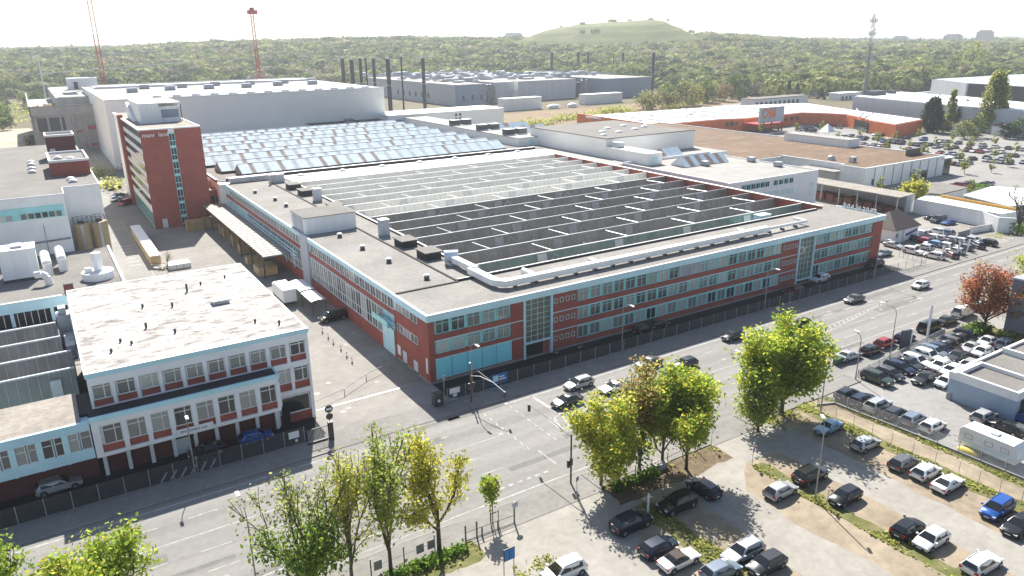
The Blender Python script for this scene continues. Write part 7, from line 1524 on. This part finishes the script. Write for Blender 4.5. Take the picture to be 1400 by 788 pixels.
MB().box(100.2, 46.5, 0, 100.38, 47.1, .9).build('meter_box', 'pale_grey', db_)
gw = thing('grey_house', 'tall dark grey rendered building cut by the right picture edge', 'building', (131, 53, 0)); MB().prism([(130.5, 54.4), (134.5, 54.2), (150, 50), (150, 40), (131.5, 40)], 0, 10).build('wall', mat('grey_render', (.17, .18, .21), .85, .12, .4), gw); MB().prism([(130.3, 54.6), (134.6, 54.4), (150, 50), (150, 40), (131.3, 40)], 10, 10.25).build('roof_edge', 'zinc', gw)
MB().box(131.0, 48, 3, 131.05, 49.6, 4.4).build('window', 'dark_glass', gw)
# ---------------------------------------------------------------- street lamps
LP = None
def lamp(x, y, h, rz, label, arm=1.9):
    o = thing('street_lamp', label, 'street lamp', (x, y, 0), 'street lamps', rz)
    m = MB(); m.tube((0, 0, 0), (0, 0, 1.2), .11, .11, 8); m.tube((0, 0, 1.2), (0, 0, h - 1.0), .085, .06, 8); m.path([(0, 0, h - 1.0), (.25, 0, h - .45), (.8, 0, h - .12), (arm, 0, h)], .05, 6); q = m.build('pole', 'steel'); q.parent = o
    q = MB().box(arm - .1, -.16, h - .07, arm + .75, .16, h + .07).build('lamp_head', 'white_trim'); q.parent = o
UPY, DNY = pi / 2, -pi / 2
for x, y, h, rz, l, a in ((8.8, 84.1, 8.2, DNY, 'street lamp before the office banner', .5), (9.6, 59.0, 9.8, UPY, 'street lamp rising from the bottom edge left of the near trees', 2.7), (45.8, 84.0, 8.6, DNY, 'street lamp beside the far traffic light post', 1.5), (73.2, 84.0, 8.8, DNY, 'street lamp before the left half of the brick wing', 1.7), (107, 84.0, 8.8, DNY, 'street lamp before the middle of the brick wing', 1.7), (140.8, 84.2, 9, DNY, 'street lamp before the right end of the brick wing', 1.7),
        (106.3, 59.2, 8.6, UPY, 'street lamp standing between black and red kerb cars', 2.2), (73.9, 58.6, 8.3, UPY, 'street lamp left of the big bright tree', 2.6), (64.8, 41.8, 9.6, .9, 'white street lamp on the car park grass strip', .6), (95.3, 57.6, 7.4, UPY, 'street lamp behind the green bins', .5), ((64.67, 41.92)[0] + 18, (64.67, 41.92)[1] + 12.3, 6.4, .5, 'short lamp beside the light blue old saloon', .6)): lamp(x, y, h, rz, l, a)
# ---------------------------------------------------------------- traffic lights
def signal(m, x, y, z): m.box(x - .14, y - .12, z - .45, x + .14, y + .12, z + .45)
tl_ = thing('traffic_light', 'traffic light mast with a long arm over the near lanes', 'traffic light', (44.5, 59.0, 0))
MB().tube((44.5, 59, 0), (44.5, 59, 6.3), .11, .09, 8).build('mast', 'dark_metal', tl_)
MB().path([(44.5, 59, 5.9), (44.4, 62, 6.35), (44.3, 67.2, 6.5)], .045).tube((44.5, 59, 6.3), (44.4, 63, 6.4), .02, .02, 4).build('arm', 'steel', tl_)
for z, x, y in ((6.1, 44.3, 67.2), (2.6, 44.2, 59.1), (2.6, 44.75, 59.3)):
    q = MB(); signal(q, x, y, z); h_o = q.build('signal_head', 'dark_metal', tl_)
    q = MB(); [q.box(x - .08, y - .14, z - .38 + k * .28, x + .08, y - .12, z - .22 + k * .28, 0) for k in range(3)]; q.build('lens', 'black_rubber', h_o)
tf = thing('traffic_light', 'traffic light mast with a bowed white arm before the brick wing', 'traffic light', (44.9, 82.8, 0))
MB().tube((44.9, 82.8, 0), (44.9, 82.8, 6.0), .11, .09, 8).build('mast', 'mast_brown', tf); MB().path([(44.9, 82.8, 4.1), (45.4, 81, 4.6), (46, 78.5, 4.5), (46.4, 76.2, 3.9)], .05).tube((45.3, 81.4, 5.3), (46, 78.4, 4.5), .02, .02, 4).build('arm', 'white_trim', tf); MB().tube((44.9, 82.8, 5.9), (44.9, 82.8, 6.1), .12, .12, 6).build('cap', 'white_trim', tf)
for x, y, z in ((46.4, 76.2, 3.5), (44.6, 82.7, 2.6), (45.3, 82.7, 2.6)):
    q = MB(); signal(q, x, y, z); q.build('signal_head', 'dark_metal', tf)
# ---------------------------------------------------------------- fences
def fence(name, label, pts, h, step, wires, pm, wm, r=.045, base=None, group=None):
    o = thing(name, label, 'fence', (*pts[0], 0), group); posts = []; wmesh = MB(); bm_ = MB()
    for (xa, ya), (xb_, yb) in zip(pts, pts[1:]):
        L = hypot(xb_ - xa, yb - ya); n = max(1, round(L / step))
        for k in range(n + (1 if (xb_, yb) == pts[-1] else 0)): posts.append((xa + (xb_ - xa) * k / n, ya + (yb - ya) * k / n))
        for j in range(wires): z = .12 + (h - .15) * j / max(1, wires - 1); wmesh.tube((xa, ya, z), (xb_, yb, z), .011, .011, 4, 0, False)
        if base: bm_.tube((xa, ya, base / 2), (xb_, yb, base / 2), base * .6, base * .6, 4)
    first = None
    for x, y in posts[:100]:
        if first is None: first = MB().tube((x, y, 0), (x, y, h), r, r, 6).build('post', pm, o); x0, y0 = x, y; first.data.transform(Matrix.Translation(Vector((pts[0][0] - x0, pts[0][1] - y0, 0)))); first.location = (x0 - pts[0][0], y0 - pts[0][1], 0)
        else: c_ = first.copy(); COL.objects.link(c_); c_.location = (x - pts[0][0], y - pts[0][1], 0)
    if wires: wmesh.build('wire_mesh', wm, o)
    if base: bm_.build('base_strip', 'plinth_grey', o)
    return o
fence('wire_fence', 'grey wire mesh fence before the blue and white office', [(-60, 84.8), (22, 84.8)], 2.3, 2.55, 16, 'zinc', 'steel', base=.16)
fence('wire_fence', 'long grey mesh fence before the brick wing', [(42.2, 84.7), (158.6, 84.7)], 2.1, 2.9, 14, 'zinc', 'steel', base=.2)
fence('wire_fence', 'thin post fence before the far dealer lot', [(158.6, 84.5), (160.6, 84.8), (161.4, 91.4)], 1.3, 1.2, 3, 'steel', 'steel')
fence('dealer_fence', 'wire fence with silver wires behind the six dealer cars', [(83.9, 55.6), (86.2, 54.6), (86.4, 51), (86.9, 46), (87.2, 41), (87.4, 36), (87.7, 28), (88, 16)], 1.7, 2.4, 15, 'zinc', 'zinc', r=.05, base=.25)
fence('post_fence', 'row of thin leaning wire posts along the sandy path', [(82.6, 54.5), (82.4, 44), (82.7, 36), (82.4, 27), (82.4, 16)], 1.6, 2.5, 3, 'steel', 'steel', r=.03)
df = thing('bar_fence', 'low grey bar fence along the street side of the dealer yard', 'fence', (96.4, 58.2, 0)); m = MB(); m.tube((96.4, 58.0, 1.15), (123, 60.0, 1.15), .04, .04, 5); m.tube((96.4, 58.0, .15), (123, 60.0, .15), .04, .04, 5); m.build('rail', 'zinc', df)
m = MB()
for k in range(170): x = 96.4 + 26.6 * k / 170; y = 58 + 2 * k / 170; m.tube((x, y, .15), (x, y, 1.15), .018, .018, 4, 0, False)
m.build('bars', 'zinc', df)
for k in range(10): x = 96.4 + 26.6 * k / 9; y = 58 + 2 * k / 9; MB().tube((x, y, 0), (x, y, 1.3), .05, .05, 6).build('post', 'zinc', df)
sb = thing('sliding_gate', 'grey barred gate panel beside the black pillar with round mirrors', 'gate', (22, 83.9, 0)); m = MB()
for k in range(16): x = 22.2 + k * .17; m.tube((x, 83.9, .3), (x, 83.9, 2.1), .02, .02, 4)
m.build('bars', 'white_trim', sb); MB().box(22, 83.85, .15, 25, 83.95, .35).box(22, 83.85, 2.05, 25, 83.95, 2.15).build('frame', 'dark_metal', sb)
gp = thing('gate_pillar', 'black gate pillar carrying a round mirror and a round sign', 'pillar', (25.1, 83.9, 0)); MB().box(24.85, 83.6, 0, 25.4, 84.2, 2.5).build('pillar', 'dark_metal', gp); MB().tube((25.1, 83.9, 2.5), (25.1, 83.9, 4.6), .05, .05, 6).build('pole', 'steel', gp)
for z, mm, r in ((4.35, 'sign_blue', .52), (3.3, 'dark_metal', .45)): q = MB().tube((25.1, 83.75, z), (25.1, 83.82, z), r, r, 18).build('disc', 'dark_metal', gp); 
MB().box(24.75, 83.7, 4.2, 25.45, 83.74, 4.5).build('plate', 'white_trim', gp)
gq = thing('gate_pillar', 'squat black gate box at the brick wing corner with a pole sign', 'pillar', (40.8, 84.6, 0)); MB().box(40.0, 84.2, 0, 41.3, 85.2, 1.9).build('box', 'dark_metal', gq); MB().tube((41.6, 84.4, 0), (41.6, 84.4, 4.4), .06, .06, 6).build('pole', 'steel', gq); MB().tube((41.6, 84.28, 4.1), (41.6, 84.34, 4.1), .33, .33, 14).build('disc', 'pale_grey', gq); MB().tube((40.6, 84.12, .9), (40.6, 84.19, .9), .22, .22, 12).build('lamp', 'white_trim', gq)
o = thing('fence_sign', 'white notice signs on the fence beside the gate box', 'sign', (43.3, 84.5, 1)); MB().box(42.5, 84.5, 1.2, 44.1, 84.56, 2.0).build('board', 'letter_white', o); MB().box(43, 84.5, .7, 43.6, 84.56, 1.12).build('small_board', 'letter_white', o)
o = thing('advert_board', 'blue and white advertising board on the fence before the garage doors', 'sign', (50.5, 84.5, 1)); MB().box(49.3, 84.48, .7, 51.9, 84.55, 2.3).build('board', 'sign_blue', o); MB().box(49.5, 84.45, 1.2, 50.4, 84.478, 2.1).build('picture', 'fascia_blue', o); MB().box(50.6, 84.45, 1.3, 51.7, 84.478, 1.5).box(50.6, 84.45, 1.7, 51.4, 84.478, 1.9).build('lettering', 'letter_white', o); MB().box(50.4, 84.45, .8, 50.9, 84.478, 1.2).build('mark', 'sign_red', o)
o = thing('fence_sign', 'white notice board on the fence before the office entrance', 'sign', (20.7, 84.6, 1.2)); MB().box(20, 84.6, 1.2, 21.3, 84.66, 2.1).build('board', 'letter_white', o); MB().tube((20.9, 84.58, .8), (20.9, 84.62, .8), .2, .2, 10).build('disc', 'white_trim', o)
o = thing('gate_barrier', 'long thin barrier cable rail across the yard entrance', 'barrier', (26, 95, 0)); MB().path([(26, 93.5, .9), (31, 95.1, .9), (35.5, 98.1, .9), (39.7, 99.8, .9)], .05).build('rail', 'zinc', o)
for x, y in ((26, 93.5), (31, 95.1), (35.5, 98.1), (39.7, 99.8)): MB().tube((x, y, 0), (x, y, 1), .06, .06, 6).build('post', 'zinc', o)
# dealer sign board, flag poles, bins
o = thing('dealer_pylon', 'black upright dealer sign board with a white edge beside the kerb cars', 'sign', (111, 59.6, 0)); MB().prism([(110.2, 59.9), (111.9, 59.45), (112, 59.75), (110.3, 60.2)], .2, 3.6).build('board', 'clad_dark', o); MB().prism([(111.95, 59.4), (112.15, 59.35), (112.25, 59.7), (112.05, 59.75)], 0, 3.7).build('edge', 'white_trim', o); MB().box(110.6, 59.8, 0, 111.8, 60, .2).build('foot', 'plinth_grey', o)
o = thing('flag_pole', 'white square flag pole behind the black van', 'pole', (120.2, 61.2, 0)); MB().box(120.05, 61.05, 0, 120.35, 61.35, 5.2).build('pole', 'letter_white', o); MB().box(120.1, 61.1, 5.2, 120.3, 61.3, 5.5).build('cap', 'zinc', o)
for k, (x, y) in enumerate(((97.7, 62.5), (98.6, 62.6))):
    o = thing('wheelie_bin', f'dark green wheeled bin at the kerb, {("left", "right")[k]} one of the pair', 'bin', (x, y, .02)); MB().box(x - .35, y - .38, .15, x + .35, y + .38, 1.0).build('tub', 'bin_green', o); MB().box(x - .38, y - .42, 1.0, x + .38, y + .42, 1.1).build('lid', 'bin_green', o)
    for s in (-1, 1): MB().tube((x + s * .3, y + .33, .14), (x + s * .36, y + .33, .14), .14, .14, 8).build('wheel', 'tyre', o)
for k, (x, y) in enumerate(((166.6, 84.6), (173.3, 84.6), (177.8, 84.8), (182.3, 84.8))):
    o = thing('banner_post', ('white banner post nearest the white van like carrier', 'white banner post second from the left at the far dealer lot', 'white banner post third from the left at the far dealer lot', 'white banner post at the right end of the far dealer lot')[k], 'post', (x, y, 0)); MB().box(x - .3, y - .08, .2, x + .3, y + .08, 2.9).build('panel', 'letter_white', o); MB().tube((x, y, 0), (x, y, 3), .06, .06, 6).build('pole', 'zinc', o)
o = thing('lot_panel', 'grey panel fence piece at the back of the far dealer lot cars', 'panel', (187, 91, 0)); MB().box(184.8, 90.9, .5, 190.2, 91.0, 2.4).build('panel', 'pale_grey', o)
for x in (185, 190): MB().tube((x, 91.1, 0), (x, 91.1, 2.4), .06, .06, 6).build('post', 'steel', o)
# near side: barrier, info board, poles, stakes
o = thing('barrier_rail', 'low metal barrier with thick posts near the sapling', 'barrier', (32.3, 56.4, 0)); MB().path([(29.4, 56.4, 1.1), (31.2, 56.35, 1.1), (35.2, 56.2, 1.1)], .03).path([(29.4, 56.4, .15), (35.2, 56.2, .15)], .04).build('rail', 'dark_metal', o)
for x, h in ((29.4, 2.0), (30.7, 2.0), (31.3, 1.1), (33.2, 1.1), (35.2, 2.2)): MB().tube((x, 56.35, 0), (x, 56.35, h), .09, .09, 6).build('post', 'wood_grey', o)
MB().tube((35.2, 56.15, 2.35), (35.2, 56.2, 2.35), .38, .38, 14).build('mirror', 'zinc', o)
sx, sy = (33.15, 57.30)
o = thing('tree_stakes', 'timber stakes tied around the sapling', 'stakes', (sx, sy, 0))
for a, b in ((-.45, -.4), (.45, -.4), (0, .5)): MB().tube((sx + a, sy + b, 0), (sx + a, sy + b, 1.9), .045, .045, 6).build('stake', 'wood_grey', o)
MB().box(sx - .5, sy - .44, 1.7, sx + .5, sy - .38, 1.82).build('crossbar', 'wood_grey', o)
o = thing('info_board', 'blue two panel notice board on tall legs at the bottom edge', 'sign', (30.4, 49.8, 0)); MB().box(29.8, 49.62, 1.9, 31.0, 49.7, 3.2).build('frame', 'dark_metal', o); MB().box(29.86, 49.58, 1.98, 30.36, 49.615, 3.12).box(30.44, 49.58, 1.98, 30.94, 49.615, 3.12).build('panel', 'sign_blue', o)
for x in (29.85, 30.95): MB().tube((x, 49.75, 0), (x, 49.75, 3.2), .04, .04, 6).build('leg', 'dark_metal', o)
def pole_sign(x, y, h, label, kind, face=-1.2):
    o = thing('road_sign', label, 'road sign', (x, y, 0)); MB().tube((x, y, 0), (x, y, h), .04, .04, 6).build('pole', 'zinc', o); dx, dy = cos(face), sin(face); n = Vector((dx, dy, 0)) * .06; c_ = Vector((x, y, h - .25))
    if kind == 'round': MB().tube(c_ + n, c_ + n * 1.5, .34, .34, 16).build('disc', 'sign_red', o); MB().tube(c_ + n * 1.55, c_ + n * 1.7, .25, .25, 16).build('field', 'sign_blue', o)
    else: t = Vector((-dy, dx, 0)) * .3; q = MB(); q.face([c_ + n - t + Vector((0, 0, -.25)), c_ + n + t + Vector((0, 0, -.25)), c_ + n + t + Vector((0, 0, .3)), c_ + n - t + Vector((0, 0, .3))]); q.build('plate', 'letter_white' if kind == 'plate' else 'zinc', o)
pole_sign(64.6, 50.3, 2.3, 'round no stopping sign at the end of the car park grass strip', 'round'); pole_sign(48.0, 40.9, 2.6, 'small plate sign on the grass strip beside the white convertible', 'plate'); pole_sign(64.7, 40.3, 2.2, 'small plate sign beside the white lamp post', 'plate')
pole_sign(43.3, 56.3, 2.7, 'pale diamond plate sign below the near traffic light', 'zinc'); pole_sign((67.31, 65.31)[0] + 9, 57.5, 2.6, 'pale plate sign in front of the bushy tree at the car park entrance', 'zinc'); pole_sign((63.58, 55.79)[0], (63.58, 55.79)[1], 2.4, 'plate sign at the fence end by the entrance', 'plate')
o = thing('marker_post', 'white square post standing on the grass strip end', 'post', (48, 50, 0)); MB().box(47.92, 49.92, 0, 48.08, 50.08, 2.4).build('post', 'letter_white', o); MB().box(47.9, 49.9, 2.4, 48.1, 50.1, 2.45).build('cap', 'zinc', o)
bx_, by_ = (55.04, 55.79)
o = thing('concrete_block', 'weathered concrete block under the street trees', 'block', (bx_, by_, 0)); MB().prism([(bx_ - .9, by_ - .5), (bx_ + .9, by_ - .5), (bx_ + .9, by_ + .5), (bx_ - .9, by_ + .5)], 0, .8).build('block', 'concrete', o); MB().box(bx_ - .6, by_ - .3, .8, bx_ + .6, by_ + .3, .9).build('top', 'plinth_grey', o)
o = thing('low_fence', 'short rusty fence under the street trees by the entrance', 'fence', (50, 56, 0)); MB().path([(46.6, 56.0, .9), (55.5, 55.9, .9), (61.5, 56.3, 1.0)], .035).build('rail', 'mast_brown', o)
for x in (46.6, 49, 51.5, 54, 56.5, 59, 61.5): MB().tube((x, 56, 0), (x, 56, 1.5 if x != 61.5 else 2.4), .06, .06, 6).build('post', 'mast_brown', o)
o = thing('low_fence', 'short fence with small boards under the forked yellow tree', 'fence', (22, 57, 0)); MB().path([(19.4, 56.9, 1), (27.5, 56.9, 1)], .03).build('rail', 'steel', o)
for x in (19.5, 22.9, 26.2): MB().tube((x, 56.9, 0), (x, 56.9, 1.9), .06, .06, 6).build('post', 'dark_metal', o)
for x in (20.2, 24.6, 25.8): MB().box(x - .4, 56.8, .5, x + .4, 56.86, 1.5).build('board', 'pale_grey', o)
for x, y, l in ((64.4, 89.6, 'motorbike parked by the left stairwell entrance'), (68.8, 89.3, 'motorbike parked under the small square windows')):
    o = thing('motorbike', l, 'motorbike', (x, y, 0))
    for s in (-.68, .68): MB().tube((x + s, y - .07, .32), (x + s, y + .07, .32), .32, .32, 14).build('wheel', 'tyre', o)
    MB().path([(x - .68, y, .32), (x - .2, y, .55), (x + .35, y, .75), (x + .68, y, .32)], .06).build('frame', 'steel', o); MB().dome(x + .15, y, .7, .3, .17, .25, 10, 3).build('tank', 'clad_dark', o, True); MB().box(x - .6, y - .13, .7, x - .1, y + .13, .82).build('seat', 'black_rubber', o); MB().tube((x + .42, y - .35, 1.02), (x + .42, y + .35, 1.02), .03, .03, 5).tube((x + .42, y, 1.02), (x + .6, y, .5), .04, .04, 5).build('handlebar', 'steel', o); MB().box(x - .25, y - .14, .3, x + .25, y + .14, .6).build('engine', 'zinc', o)
